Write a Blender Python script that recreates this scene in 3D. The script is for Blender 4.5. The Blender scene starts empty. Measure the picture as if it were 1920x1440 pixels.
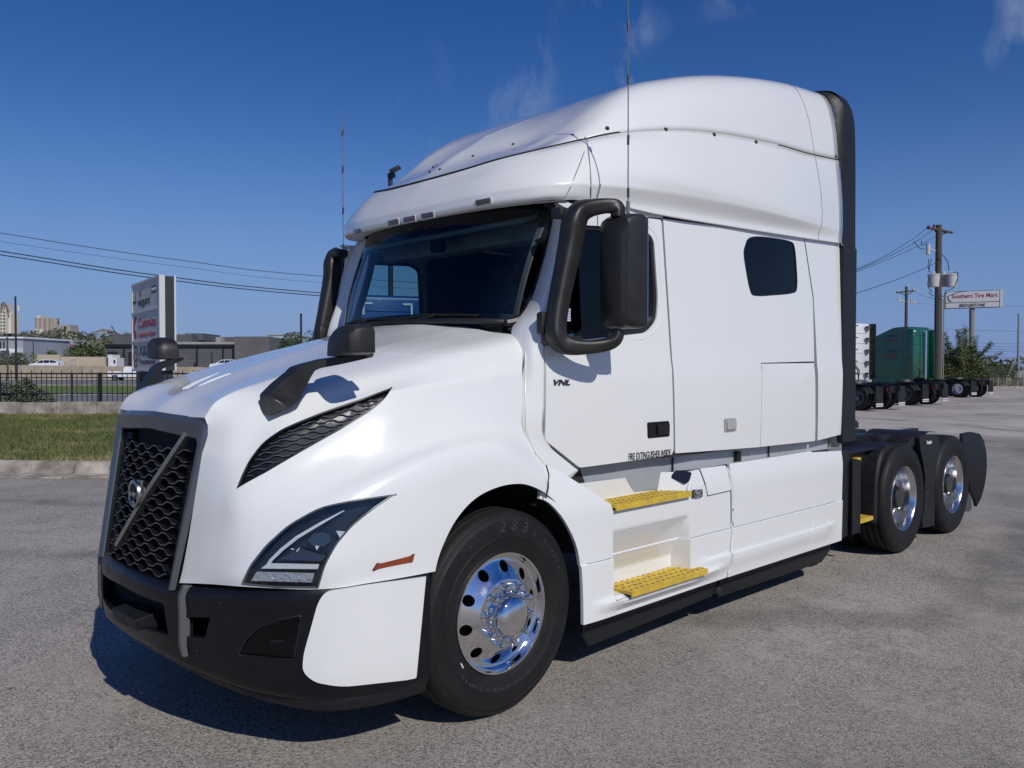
import bpy, bmesh, math, random
from mathutils import Vector, Matrix, noise
from mathutils.bvhtree import BVHTree
random.seed(7)
S = bpy.context.scene
COL = S.collection
R = math.radians

# ------------------------------------------------------------------ camera
FPX, HOR, PHI = 1545.0, 690.0, R(45.82)           # focal length in photo pixels, horizon row, heading
PITCH = math.atan((720 - HOR) / FPX)
CAM = Vector((-2.777, -4.116, 1.71))
FW0 = Vector((math.cos(PHI), math.sin(PHI), 0)); RT = Vector((math.sin(PHI), -math.cos(PHI), 0)); ZZ = Vector((0, 0, 1))
FW = FW0 * math.cos(PITCH) - ZZ * math.sin(PITCH); UP = ZZ * math.cos(PITCH) + FW0 * math.sin(PITCH)
cam_d = bpy.data.cameras.new('camera'); cam = bpy.data.objects.new('camera', cam_d); COL.objects.link(cam)
cam_d.sensor_width = 36; cam_d.sensor_fit = 'HORIZONTAL'; cam_d.lens = 36 * FPX / 1920
cam_d.clip_start = 0.05; cam_d.clip_end = 6000
m = Matrix((RT, UP, -FW)).transposed().to_4x4(); m.translation = CAM
cam.matrix_world = m
S.camera = cam

# ------------------------------------------------------------------ light
SUN = Vector((-0.25, -1.0, 0.87)).normalized()     # direction to the sun
w = bpy.data.worlds.new('World'); S.world = w; w.use_nodes = True
nt = w.node_tree; nt.nodes.clear()
def N(t, ty, **k):
    n = t.nodes.new(ty)
    for a, b in k.items():
        if a == 'inputs':
            for i, v in b.items(): n.inputs[i].default_value = v
        else: setattr(n, a, b)
    return n
out = N(nt, 'ShaderNodeOutputWorld'); bg = N(nt, 'ShaderNodeBackground', inputs={1: 0.078})
sky = N(nt, 'ShaderNodeTexSky', sky_type='NISHITA', sun_disc=False, sun_elevation=math.asin(SUN.z), sun_rotation=math.atan2(SUN.x, SUN.y),
        altitude=200, air_density=1.0, dust_density=0.2, ozone_density=2.2)
geo = N(nt, 'ShaderNodeTexCoord')
# thin wisps of cirrus high in the sky
mp = N(nt, 'ShaderNodeMapping'); mp.inputs['Scale'].default_value = (1.0, 1.0, 0.55); mp.inputs['Rotation'].default_value = (0.2, 0.35, 0.5)
nz = N(nt, 'ShaderNodeTexNoise', inputs={'Scale': 12.0, 'Detail': 9.0, 'Roughness': 0.62, 'Distortion': 0.5})
nz2 = N(nt, 'ShaderNodeTexNoise', inputs={'Scale': 5.0, 'Detail': 2.0})
r1 = N(nt, 'ShaderNodeMapRange', inputs={1: 0.52, 2: 0.78, 3: 0.0, 4: 1.0}); r2 = N(nt, 'ShaderNodeMapRange', inputs={1: 0.52, 2: 0.66, 3: 0.0, 4: 1.0})
mu = N(nt, 'ShaderNodeMath', operation='MULTIPLY'); mu2 = N(nt, 'ShaderNodeMath', operation='MULTIPLY', inputs={1: 0.7})
mix = N(nt, 'ShaderNodeMix', data_type='RGBA'); mix.inputs[7].default_value = (6.5, 7.2, 8.5, 1)
hs = N(nt, 'ShaderNodeHueSaturation', inputs={'Saturation': 1.40, 'Value': 0.97, 'Hue': 0.519})
L = nt.links.new
L(geo.outputs['Generated'], mp.inputs[0]); L(mp.outputs[0], nz.inputs[0]); L(geo.outputs['Generated'], nz2.inputs[0])
L(nz.outputs[0], r1.inputs[0]); L(nz2.outputs[0], r2.inputs[0]); L(r1.outputs[0], mu.inputs[0]); L(r2.outputs[0], mu.inputs[1])
dp = N(nt, 'ShaderNodeVectorMath', operation='DOT_PRODUCT'); dp.inputs[1].default_value = tuple(RT * .92 + ZZ * .40); L(geo.outputs['Generated'], dp.inputs[0])
r3 = N(nt, 'ShaderNodeMapRange', inputs={1: -0.05, 2: 0.40, 3: 0.0, 4: 1.0}); L(dp.outputs['Value'], r3.inputs[0]); mu3 = N(nt, 'ShaderNodeMath', operation='MULTIPLY'); L(mu.outputs[0], mu3.inputs[0]); L(r3.outputs[0], mu3.inputs[1])
L(mu3.outputs[0], mu2.inputs[0]); L(mu2.outputs[0], mix.inputs[0]); 
sxyz = N(nt, 'ShaderNodeSeparateXYZ'); L(geo.outputs['Generated'], sxyz.inputs[0])
hz = N(nt, 'ShaderNodeMapRange', interpolation_type='SMOOTHSTEP', inputs={1: -0.02, 2: 0.30, 3: 0.88, 4: 0.0}); L(sxyz.outputs[2], hz.inputs[0])
hm = N(nt, 'ShaderNodeMix', data_type='RGBA'); hm.inputs[7].default_value = (3.1, 4.5, 7.0, 1); L(hz.outputs[0], hm.inputs[0]); L(sky.outputs[0], hm.inputs[6])
L(hm.outputs[2], hs.inputs['Color']); L(hs.outputs[0], mix.inputs[6])
L(mix.outputs[2], bg.inputs[0]); L(bg.outputs[0], out.inputs[0])
sd = bpy.data.lights.new('sun', 'SUN'); sd.energy = 3.25; sd.angle = R(0.53); sd.color = (1.0, 0.955, 0.89)
so = bpy.data.objects.new('sun', sd); COL.objects.link(so); so.rotation_euler = SUN.to_track_quat('Z', 'Y').to_euler()
S.view_settings.view_transform = 'Standard'; S.view_settings.look = 'None'; S.view_settings.exposure = 0.0; S.view_settings.gamma = 1
S.view_settings.use_curve_mapping = False
S.render.resolution_x = 1024; S.render.resolution_y = 768

# ------------------------------------------------------------------ survey helpers (photo ray -> real place at a known depth)
def ray(px, py): return FW * FPX + RT * (px - 960) - UP * (py - 720)
def AY(px, py, y): r = ray(px, py); return CAM + r * ((y - CAM.y) / r.y)
def AX(px, py, x): r = ray(px, py); return CAM + r * ((x - CAM.x) / r.x)
def AZ(px, py, z): r = ray(px, py); return CAM + r * ((z - CAM.z) / r.z)
def AD(px, py, d): r = ray(px, py); return CAM + r * (d / FPX)
def PX(p):
    d = Vector(p) - CAM; k = d.dot(FW); return (960 + FPX * d.dot(RT) / k, 720 - FPX * d.dot(UP) / k)

# ------------------------------------------------------------------ materials
MATS = {}
def mat(name, color, rough=0.5, metal=0.0, coat=0.0, spec=0.5, bump=None, var=None, trans=0.0, coords='Object', coat_rough=0.03):
    if name in MATS: return MATS[name]
    m = bpy.data.materials.new(name); m.use_nodes = True; MATS[name] = m
    t = m.node_tree; b = t.nodes['Principled BSDF']; l = t.links.new
    b.inputs['Base Color'].default_value = (*color, 1); b.inputs['Roughness'].default_value = rough; b.inputs['Metallic'].default_value = metal
    b.inputs['Coat Weight'].default_value = coat; b.inputs['Coat Roughness'].default_value = coat_rough
    b.inputs['Specular IOR Level'].default_value = spec; b.inputs['Transmission Weight'].default_value = trans
    tc = N(t, 'ShaderNodeTexCoord')
    if var:     # (scale, amount, [second colour], [detail])
        n = N(t, 'ShaderNodeTexNoise', inputs={'Scale': var[0], 'Detail': var[3] if len(var) > 3 else 6.0, 'Roughness': 0.6})
        mr = N(t, 'ShaderNodeMapRange', inputs={1: 0.3, 2: 0.7, 3: 0.0, 4: var[1]})
        mx = N(t, 'ShaderNodeMix', data_type='RGBA'); mx.inputs[6].default_value = (*color, 1)
        c2 = var[2] if len(var) > 2 else tuple(c * 0.55 for c in color); mx.inputs[7].default_value = (*c2, 1)
        l(tc.outputs[coords], n.inputs[0]); l(n.outputs[0], mr.inputs[0]); l(mr.outputs[0], mx.inputs[0]); l(mx.outputs[2], b.inputs['Base Color'])
        mr2 = N(t, 'ShaderNodeMapRange', inputs={1: 0.3, 2: 0.7, 3: max(0, rough - 0.07), 4: min(1, rough + 0.09)})
        l(n.outputs[0], mr2.inputs[0]); l(mr2.outputs[0], b.inputs['Roughness'])
    if bump:    # (scale, strength, distance)
        n = N(t, 'ShaderNodeTexNoise', inputs={'Scale': bump[0], 'Detail': 4.0})
        bp = N(t, 'ShaderNodeBump', inputs={'Strength': bump[1], 'Distance': bump[2]})
        l(tc.outputs[coords], n.inputs[0]); l(n.outputs[0], bp.inputs['Height']); l(bp.outputs[0], b.inputs['Normal'])
    return m
WHITE = mat('white_paint', (0.75, 0.76, 0.745), 0.24, coat=1.0, var=(1.3, 0.06, (0.70, 0.69, 0.66)), coat_rough=0.02)
WHITEP = mat('white_plastic', (0.72, 0.72, 0.70), 0.45, var=(4, 0.3, (0.56, 0.54, 0.50)))
BLK = mat('black_plastic', (0.009, 0.010, 0.012), 0.5, spec=.35, var=(14, 0.5, (0.018, 0.018, 0.019)), bump=(260, 0.12, 0.002))
BLKS = mat('satin_black_bumper', (0.0045, 0.005, 0.007), 0.34, spec=.38, var=(5, 0.5, (0.009, 0.009, 0.010)), bump=(400, 0.06, 0.001))
GRYF = mat('grey_grille_frame', (0.13, 0.145, 0.165), 0.30, metal=0.6, var=(6, 0.2))
MIRB = mat('mirror_black_plastic', (0.014, 0.0135, 0.013), 0.44, var=(9, 0.6, (0.026, 0.023, 0.020)), bump=(320, 0.15, 0.002))
RUB = mat('tyre_rubber', (0.0075, 0.0075, 0.008), 0.6, spec=.3, var=(7, 0.8, (0.015, 0.0145, 0.014)), bump=(60, 0.12, 0.003))
RUBL = mat('tyre_lettering', (0.026, 0.026, 0.027), 0.6)
SEAL = mat('rubber_seal', (0.012, 0.012, 0.013), 0.5)
CHR = mat('polished_aluminium', (0.82, 0.82, 0.83), 0.07, metal=1.0, var=(9, 0.15))
ALU = mat('machined_aluminium', (0.72, 0.72, 0.73), 0.2, metal=1.0, var=(12, 0.35))
STEEL = mat('dark_steel', (0.05, 0.05, 0.055), 0.5, metal=0.6, var=(10, 0.5))
YEL = mat('yellow_step_paint', (0.70, 0.48, 0.035), 0.55, var=(18, 0.9, (0.42, 0.27, 0.06)))
GREYP = mat('grey_blue_sill', (0.34, 0.37, 0.41), 0.4, coat=0.4, var=(2.5, 0.3))
DARKIN = mat('cab_interior', (0.022, 0.025, 0.03), 0.7, var=(3, 0.6, (0.045, 0.05, 0.055)))
HEADL = mat('cab_headliner', (0.34, 0.37, 0.35), 0.85, var=(5, 0.4))
ORANGE = mat('amber_reflector', (0.30, 0.055, 0.018), 0.25, coat=.7, var=(90, 0.7, (0.16, 0.025, 0.01)))
AMBD = mat('smoked_marker', (0.06, 0.05, 0.05), 0.25, coat=1.0)
LAMP = mat('headlamp_clear_plastic', (0.75, 0.77, 0.80), 0.14, metal=0.6, bump=(55, 1.0, 0.01))
DRL = mat('light_guide_white', (0.72, 0.73, 0.72), 0.3, coat=0.5)
def glassmat(name, tint, fres=1.45, rough=0.0, body=None, alpha=0.0):
    m = bpy.data.materials.new(name); m.use_nodes = True; t = m.node_tree; t.nodes.clear(); l = t.links.new
    o = N(t, 'ShaderNodeOutputMaterial'); tr = N(t, 'ShaderNodeBsdfTransparent'); tr.inputs[0].default_value = (*tint, 1)
    gl = N(t, 'ShaderNodeBsdfGlossy', inputs={'Roughness': rough}); fr = N(t, 'ShaderNodeFresnel', inputs={0: fres}); mx = N(t, 'ShaderNodeMixShader')
    l(fr.outputs[0], mx.inputs[0]); l(tr.outputs[0], mx.inputs[1]); l(gl.outputs[0], mx.inputs[2])
    l(mx.outputs[0], o.inputs[0]); return m
GLASS = glassmat('windshield_glass', (0.62, 0.76, 0.77))
GLASSD = glassmat('door_glass', (0.66, 0.78, 0.80))
TINT = glassmat('tinted_sleeper_glass', (0.05, 0.06, 0.07))
LENS = glassmat('headlamp_lens', (0.80, 0.84, 0.88), 1.5)
FOGL = glassmat('fog_lamp_lens', (0.25, 0.28, 0.30), 1.5)

# ------------------------------------------------------------------ object helpers
def link(name, me, m=None, parent=None, smooth=True, angle=35):
    o = bpy.data.objects.new(name, me); COL.objects.link(o)
    if m:
        for mm in (m if isinstance(m, (list, tuple)) else [m]): me.materials.append(mm)
    if parent: o.parent = parent
    if smooth:
        me.shade_smooth(); me.set_sharp_from_angle(angle=R(angle))
    return o
def mesh(name, vs, fs, m=None, parent=None, smooth=True, angle=35):
    me = bpy.data.meshes.new(name); me.from_pydata([tuple(v) for v in vs], [], fs); me.update()
    return link(name, me, m, parent, smooth, angle)
def frombm(name, bm, m=None, parent=None, smooth=True, angle=35, recalc=True):
    if recalc: bmesh.ops.recalc_face_normals(bm, faces=bm.faces)
    me = bpy.data.meshes.new(name); bm.to_mesh(me); bm.free()
    return link(name, me, m, parent, smooth, angle)
def empty(name, loc, rz=0): 
    o = bpy.data.objects.new(name, None); COL.objects.link(o); o.location = loc; o.rotation_euler = (0, 0, rz); o.empty_display_size = 0.2; return o
def tag(o, label=None, cat=None, group=None, kind=None):
    if label: o['label'] = label
    if cat: o['category'] = cat
    if group: o['group'] = group
    if kind: o['kind'] = kind
    return o
def bx(bm, c, s, rot=None, bev=0):
    mtx = Matrix.Translation(c) @ (rot.to_4x4() if rot else Matrix()) @ Matrix.Diagonal((s[0], s[1], s[2], 1))
    r = bmesh.ops.create_cube(bm, size=1, matrix=mtx)
    if bev > 0:
        es = list({e for v in r['verts'] for e in v.link_edges})
        bmesh.ops.bevel(bm, geom=es, offset=bev, segments=2, affect='EDGES', profile=0.5)
def tube(bm, pts, rad, seg=10, cap=True, flat=1.0, up=Vector((0, 0, 1)), sq=False):
    pts = [Vector(p) for p in pts]; rings = []; n = len(pts)
    rr = rad if isinstance(rad, (list, tuple)) else [rad] * n
    for i, p in enumerate(pts):
        d = (pts[min(i + 1, n - 1)] - pts[max(i - 1, 0)]).normalized()
        a = d.cross(up); a = a.normalized() if a.length > 1e-3 else d.cross(Vector((1, 0, 0))).normalized()
        b = d.cross(a).normalized()
        rings.append([bm.verts.new(p + (a * math.cos(t) * rr[i] + b * math.sin(t) * rr[i] * flat) * ((abs(math.cos(t)) ** 4 + abs(math.sin(t)) ** 4) ** -.25 * .92 if sq else 1)) for t in [2 * math.pi * k / seg for k in range(seg)]])
    for i in range(n - 1):
        for k in range(seg):
            bm.faces.new((rings[i][k], rings[i][(k + 1) % seg], rings[i + 1][(k + 1) % seg], rings[i + 1][k]))
    if cap: bm.faces.new(rings[0][::-1]); bm.faces.new(rings[-1])
def lathe(bm, prof, axis='y', seg=48, centre=(0, 0, 0), closed=False):
    c = Vector(centre); rings = []
    for (r, h) in prof:
        ring = []
        for k in range(seg):
            t = 2 * math.pi * k / seg
            if axis == 'y': p = Vector((r * math.cos(t), h, r * math.sin(t)))
            elif axis == 'z': p = Vector((r * math.cos(t), r * math.sin(t), h))
            else: p = Vector((h, r * math.cos(t), r * math.sin(t)))
            ring.append(bm.verts.new(c + p))
        rings.append(ring)
    n = len(rings)
    for i in range(n if closed else n - 1):
        a, b = rings[i], rings[(i + 1) % n]
        for k in range(seg): bm.faces.new((a[k], a[(k + 1) % seg], b[(k + 1) % seg], b[k]))
    if not closed:
        if prof[0][0] > 1e-4: pass
        bmesh.ops.remove_doubles(bm, verts=bm.verts, dist=1e-5)
def evalmesh(o, name=None):
    dg = bpy.context.evaluated_depsgraph_get(); dg.update()
    me = bpy.data.meshes.new_from_object(o.evaluated_get(dg), preserve_all_data_layers=False, depsgraph=dg)
    old = o.data; o.modifiers.clear(); mats = list(old.materials); o.data = me
    if not me.materials:
        for mm in mats: me.materials.append(mm)
    return o
def cut(o, cutters, thick=0, offset=-1, bevel=0, angle=32):
    if thick:
        s = o.modifiers.new('s', 'SOLIDIFY'); s.thickness = thick; s.offset = offset; s.use_even_offset = False
    for c in cutters:
        b = o.modifiers.new('b', 'BOOLEAN'); b.operation = 'DIFFERENCE'; b.solver = 'EXACT'; b.object = c
    if bevel:
        b = o.modifiers.new('v', 'BEVEL'); b.width = bevel; b.segments = 2; b.limit_method = 'ANGLE'; b.angle_limit = R(60); b.use_clamp_overlap = True
    evalmesh(o)
    o.data.shade_smooth(); o.data.set_sharp_from_angle(angle=R(angle))
    for c in set(cutters): bpy.data.objects.remove(c)
    return o
def bevmod(o, wd, seg=2, ang=50):
    b = o.modifiers.new('v', 'BEVEL'); b.width = wd; b.segments = seg; b.limit_method = 'ANGLE'; b.angle_limit = R(ang); b.harden_normals = True; return o
def prism(pts3, vec, m=None, name='cutter'):
    """closed prism from a loop of 3D points pushed along vec both ways"""
    bm = bmesh.new(); v = Vector(vec); a = [bm.verts.new(Vector(p) - v) for p in pts3]; b = [bm.verts.new(Vector(p) + v) for p in pts3]
    bm.faces.new(a); bm.faces.new(b[::-1]); n = len(a)
    for i in range(n): bm.faces.new((a[i], b[i], b[(i + 1) % n], a[(i + 1) % n]))
    bmesh.ops.triangulate(bm, faces=bm.faces[:2]) if False else None
    return frombm(name, bm, m, smooth=False)
def mirrored(o, name=None, parent=None):
    """copy of a part on the other side of the centre line"""
    me = o.data.copy()
    for v in me.vertices: v.co.y = -v.co.y
    me.flip_normals()
    c = bpy.data.objects.new(name or o.name.split('.')[0], me); COL.objects.link(c); c.parent = parent or o.parent
    for md in o.modifiers:
        if md.type == 'BEVEL': bevmod(c, md.width, md.segments, math.degrees(md.angle_limit))
    if 'label' in o.keys(): c['label'] = o['label']
    return c
def smoothloop(pts, sub=6, closed=True):
    """Catmull-Rom through a list of 2D/3D points"""
    P = [Vector(p) for p in pts]; n = len(P); o = []
    rng = range(n if closed else n - 1)
    for i in rng:
        if closed: p0, p1, p2, p3 = P[i - 1], P[i], P[(i + 1) % n], P[(i + 2) % n]
        else: p0, p1, p2, p3 = P[max(i - 1, 0)], P[i], P[i + 1], P[min(i + 2, n - 1)]
        for k in range(sub):
            t = k / sub
            o.append(0.5 * ((2 * p1) + (-p0 + p2) * t + (2 * p0 - 5 * p1 + 4 * p2 - p3) * t * t + (-p0 + 3 * p1 - 3 * p2 + p3) * t ** 3))
    if not closed: o.append(P[-1])
    return o
def rounded(pts, r=0.03, seg=4):
    """round the corners of a 2D polygon"""
    P = [Vector(p) for p in pts]; n = len(P); o = []
    rs = r if isinstance(r, (list, tuple)) else [r] * n
    for i in range(n):
        a = P[i - 1] - P[i]; b = P[(i + 1) % n] - P[i]
        q = min(rs[i], a.length * 0.45, b.length * 0.45)
        if q < 1e-5: o.append(P[i]); continue
        s = P[i] + a.normalized() * q; e = P[i] + b.normalized() * q
        for k in range(seg + 1):
            t = k / seg; o.append((1 - t) ** 2 * s + 2 * t * (1 - t) * P[i] + t * t * e)
    return o
def hermgrid(rows, nu, nv, rb=(), cb=()):
    """smooth surface through a net of 3D points (rows x columns); nu, nv = subdivisions per cell"""
    rows = [[Vector(p) for p in r] for r in rows]
    def knots(curves):
        k = [0.0]
        for i in range(1, len(curves[0])): k.append(k[-1] + max(1e-4, sum((c[i] - c[i - 1]).length for c in curves) / len(curves)) ** 0.75)
        return k
    def sample(c, k, n, brk=()):
        m = len(c); T = []; TL = {}
        for i in range(m):
            if i == 0: T.append((c[1] - c[0]) / (k[1] - k[0]))
            elif i == m - 1: T.append((c[-1] - c[-2]) / (k[-1] - k[-2]))
            elif i in brk:
                T.append((c[i + 1] - c[i]) / (k[i + 1] - k[i])); TL[i] = (c[i] - c[i - 1]) / (k[i] - k[i - 1])
            else:
                h0, h1 = k[i] - k[i - 1], k[i + 1] - k[i]
                T.append(((c[i] - c[i - 1]) / h0 * h1 + (c[i + 1] - c[i]) / h1 * h0) / (h0 + h1))
        o = []
        for i in range(m - 1):
            h = k[i + 1] - k[i]; T1 = TL.get(i + 1, T[i + 1])
            for j in range(n):
                t = j / n; o.append(c[i] * (2 * t ** 3 - 3 * t * t + 1) + T[i] * h * (t ** 3 - 2 * t * t + t) + c[i + 1] * (-2 * t ** 3 + 3 * t * t) + T1 * h * (t ** 3 - t * t))
        o.append(c[-1]); return o
    ku = knots(rows); A = [sample(r, ku, nu, cb if i >= 2 else ()) for i, r in enumerate(rows)]
    cols = [list(c) for c in zip(*A)]; kv = knots([[r[j] for r in rows] for j in range(len(rows[0]))])
    B = [sample(c, kv, nv, rb) for c in cols]
    return [list(r) for r in zip(*B)]
def gridmesh(name, G, m=None, parent=None, both=False, angle=35, flip=False, smooth=True, inner=None):
    if inner is not None:      # face away from this inner point
        a = 0.0; I = Vector(inner)
        for i in range(len(G) - 1):
            for j in range(len(G[0]) - 1):
                nn = (G[i][j + 1] - G[i][j]).cross(G[i + 1][j + 1] - G[i][j]); a += nn.dot(G[i][j] - I)
        flip = a < 0
    vs = [p for r in G for p in r]; nr, nc = len(G), len(G[0])
    fs = [(i * nc + j, i * nc + j + 1, (i + 1) * nc + j + 1, (i + 1) * nc + j) for i in range(nr - 1) for j in range(nc - 1)]
    if flip: fs = [f[::-1] for f in fs]
    if both:
        k = len(vs); vs = vs + [Vector((p.x, -p.y, p.z)) for p in vs]; fs = fs + [tuple(k + q for q in f[::-1]) for f in fs]
    bm = bmesh.new(); V = [bm.verts.new(v) for v in vs]
    for f in fs: bm.faces.new([V[q] for q in f])
    bmesh.ops.remove_doubles(bm, verts=bm.verts, dist=1e-4)
    bmesh.ops.dissolve_degenerate(bm, edges=bm.edges, dist=1e-5)
    return frombm(name, bm, m, parent, smooth, angle, recalc=False)
def fill2d(loops, step=None):
    """triangulated, grid-refined flat sheet in 2D from an outline and holes; returns a bmesh with coords (u, 0, v)"""
    bm = bmesh.new()
    for lp in loops:
        vs = [bm.verts.new((p[0], 0, p[1])) for p in lp]
        for i in range(len(vs)): bm.edges.new((vs[i], vs[(i + 1) % len(vs)]))
    bmesh.ops.triangle_fill(bm, use_beauty=True, use_dissolve=False, edges=bm.edges[:], normal=(0, -1, 0))
    if step:
        us = [p[0] for p in loops[0]]; vs = [p[1] for p in loops[0]]
        for ax, lo, hi in ((0, min(us), max(us)), (2, min(vs), max(vs))):
            n = max(1, int((hi - lo) / step))
            for i in range(1, n):
                c = lo + (hi - lo) * i / n; co = [0, 0, 0]; co[ax] = c; no = [0, 0, 0]; no[ax] = 1
                bmesh.ops.bisect_plane(bm, geom=bm.verts[:] + bm.edges[:] + bm.faces[:], plane_co=co, plane_no=no, dist=1e-5)
    return bm
def panel(name, loops, yf, th, m, parent=None, step=0.08, bev=0.003, side=-1, angle=30, xc=(), zc=()):
    """body panel in the (x, z) outline lying on the surface y = yf(x, z); th = thickness inwards"""
    bm = fill2d(loops, step)
    for ax, cs_ in ((0, xc), (2, zc)):
        for c in cs_:
            co = [0, 0, 0]; co[ax] = c; no = [0, 0, 0]; no[ax] = 1
            bmesh.ops.bisect_plane(bm, geom=bm.verts[:] + bm.edges[:] + bm.faces[:], plane_co=co, plane_no=no, dist=1e-5)
    for v in bm.verts: v.co.y = yf(v.co.x, v.co.z)
    for f in bm.faces:
        f.normal_update()
        if f.normal.y * side < 0: f.normal_flip()
    r = bmesh.ops.extrude_face_region(bm, geom=bm.faces[:])
    nv = [g for g in r['geom'] if isinstance(g, bmesh.types.BMVert)]
    for v in nv: v.co.y -= side * th
    bmesh.ops.recalc_face_normals(bm, faces=bm.faces)
    o = frombm(name, bm, m, parent, True, angle, recalc=False)
    if bev: bevmod(o, bev, 2, 60)
    return o
def text(name, body, size, m, parent=None, depth=0.002, font_scale=1.0, shear=0.0, bold=0.0, align='LEFT'):
    cu = bpy.data.curves.new(name, 'FONT'); cu.body = body; cu.size = size; cu.extrude = depth; cu.shear = shear; cu.offset = bold; cu.align_x = align
    cu.resolution_u = 3
    o = bpy.data.objects.new(name, cu); COL.objects.link(o)
    dg = bpy.context.evaluated_depsgraph_get(); dg.update()
    me = bpy.data.meshes.new_from_object(o.evaluated_get(dg)); bpy.data.objects.remove(o)
    for v in me.vertices: v.co.x *= font_scale
    me.materials.clear()
    return link(name, me, m, parent, False)
def place(me, mtx): me.transform(mtx); return me

# ================================================================== GROUND
def ground_mat():
    m = bpy.data.materials.new('asphalt'); m.use_nodes = True; t = m.node_tree; b = t.nodes['Principled BSDF']; l = t.links.new
    tc = N(t, 'ShaderNodeTexCoord'); P = tc.outputs['Object']
    def noise_(sc, det=4.0, ro=0.6): n = N(t, 'ShaderNodeTexNoise', inputs={'Scale': sc, 'Detail': det, 'Roughness': ro}); l(P, n.inputs[0]); return n.outputs[0]
    def mr(s, a, b_, c, d): n = N(t, 'ShaderNodeMapRange', inputs={1: a, 2: b_, 3: c, 4: d}); l(s, n.inputs[0]); return n.outputs[0]
    def mixc(f, a, b_, mode='MIX'):
        n = N(t, 'ShaderNodeMix', data_type='RGBA', blend_type=mode)
        if isinstance(f, float): n.inputs[0].default_value = f
        else: l(f, n.inputs[0])
        for i, v in ((6, a), (7, b_)):
            if isinstance(v, tuple): n.inputs[i].default_value = (*v, 1)
            else: l(v, n.inputs[i])
        return n.outputs[2]
    base = mixc(mr(noise_(0.35, 7), 0.35, 0.65, 0, 1), (0.27, 0.246, 0.218), (0.45, 0.410, 0.362))
    base = mixc(mr(noise_(1.7, 6), 0.46, 0.74, 0, 0.55), base, (0.15, 0.137, 0.123))
    # stones of the aggregate
    v = N(t, 'ShaderNodeTexVoronoi', feature='F1', inputs={'Scale': 115.0}); l(P, v.inputs[0])
    sp = N(t, 'ShaderNodeSeparateColor'); l(v.outputs['Color'], sp.inputs[0])
    base = mixc(mr(sp.outputs[0], 0.45, 1.0, 0, 0.62), base, (0.66, 0.61, 0.55))
    base = mixc(mr(sp.outputs[1], 0.45, 1.0, 0, 0.85), base, (0.055, 0.051, 0.048))
    v2 = N(t, 'ShaderNodeTexVoronoi', feature='F1', inputs={'Scale': 120.0}); l(P, v2.inputs[0])
    sp2 = N(t, 'ShaderNodeSeparateColor'); l(v2.outputs['Color'], sp2.inputs[0])
    base = mixc(mr(sp2.outputs[2], 0.90, 0.94, 0, 0.5), base, (0.42, 0.39, 0.35))
    # paler, pinkish worn concrete further down the yard, wavy edge
    sx = N(t, 'ShaderNodeSeparateXYZ'); l(P, sx.inputs[0])
    ad = N(t, 'ShaderNodeMath', operation='MULTIPLY_ADD', inputs={1: 9.0}); l(noise_(0.12, 5), ad.inputs[0]); l(sx.outputs[0], ad.inputs[2])
    pale = mixc(mr(noise_(0.25, 8, 0.7), 0.38, 0.62, 0, 1), (0.33, 0.295, 0.265), (0.52, 0.475, 0.43))
    base = mixc(mr(ad.outputs[0], 21.5, 25.5, 0, 0.92), base, pale)
    # oil spots, tyre sweeps
    wv = N(t, 'ShaderNodeTexWave', wave_type='RINGS', rings_direction='Z', inputs={'Scale': 0.11, 'Distortion': 6.0, 'Detail': 3.0, 'Detail Scale': 1.2})
    mp = N(t, 'ShaderNodeMapping'); mp.inputs['Location'].default_value = (-8, -14, 0); l(P, mp.inputs[0]); l(mp.outputs[0], wv.inputs[0])
    mk = N(t, 'ShaderNodeMath', operation='MULTIPLY'); l(mr(wv.outputs[0], 0.86, 0.98, 0, 0.35), mk.inputs[0]); l(mr(noise_(0.22, 3), 0.44, 0.56, 0, 1), mk.inputs[1])
    base = mixc(mk.outputs[0], base, (0.030, 0.029, 0.029))
    base = mixc(mr(noise_(2.6, 2), 0.70, 0.78, 0, 0.55), base, (0.035, 0.033, 0.032))
    # fine cracks
    wn = N(t, 'ShaderNodeTexNoise', inputs={'Scale': 1.4, 'Detail': 5.0}); l(P, wn.inputs[0])
    am = N(t, 'ShaderNodeMix', data_type='RGBA', blend_type='ADD'); am.inputs[0].default_value = 1.0; l(P, am.inputs[6]); l(wn.outputs['Color'], am.inputs[7])
    vc = N(t, 'ShaderNodeTexVoronoi', feature='DISTANCE_TO_EDGE', inputs={'Scale': 0.16}); l(am.outputs[2], vc.inputs[0])
    ck = mr(vc.outputs[0], 0.0, 0.0018, 0.45, 0.0)
    ckm = N(t, 'ShaderNodeMath', operation='MULTIPLY'); l(ck, ckm.inputs[0]); l(mr(noise_(0.5, 4), 0.42, 0.62, 0, 1), ckm.inputs[1])
    base = mixc(ckm.outputs[0], base, (0.022, 0.021, 0.02))
    # broad worn and stained patches, drips
    base = mixc(mr(noise_(0.09, 5, 0.65), 0.46, 0.62, 0, 0.45), base, (0.15, 0.137, 0.12))
    base = mixc(mr(noise_(0.8, 9, 0.75), 0.50, 0.72, 0, 0.65), base, (0.46, 0.42, 0.37))
    base = mixc(mr(noise_(5.0, 3, 0.5), 0.735, 0.765, 0, 0.6), base, (0.04, 0.037, 0.034))
    l(base, b.inputs['Base Color']); b.inputs['Roughness'].default_value = 0.82; b.inputs['Specular IOR Level'].default_value = 0.35
    ds = N(t, 'ShaderNodeMath', operation='MULTIPLY', inputs={1: 1.0}); l(v.outputs['Distance'], ds.inputs[0])
    bp = N(t, 'ShaderNodeBump', inputs={'Strength': 0.75, 'Distance': 0.006}); bp.invert = True; l(ds.outputs[0], bp.inputs['Height']); l(bp.outputs[0], b.inputs['Normal'])
    return m
ASPH = ground_mat()
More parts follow.
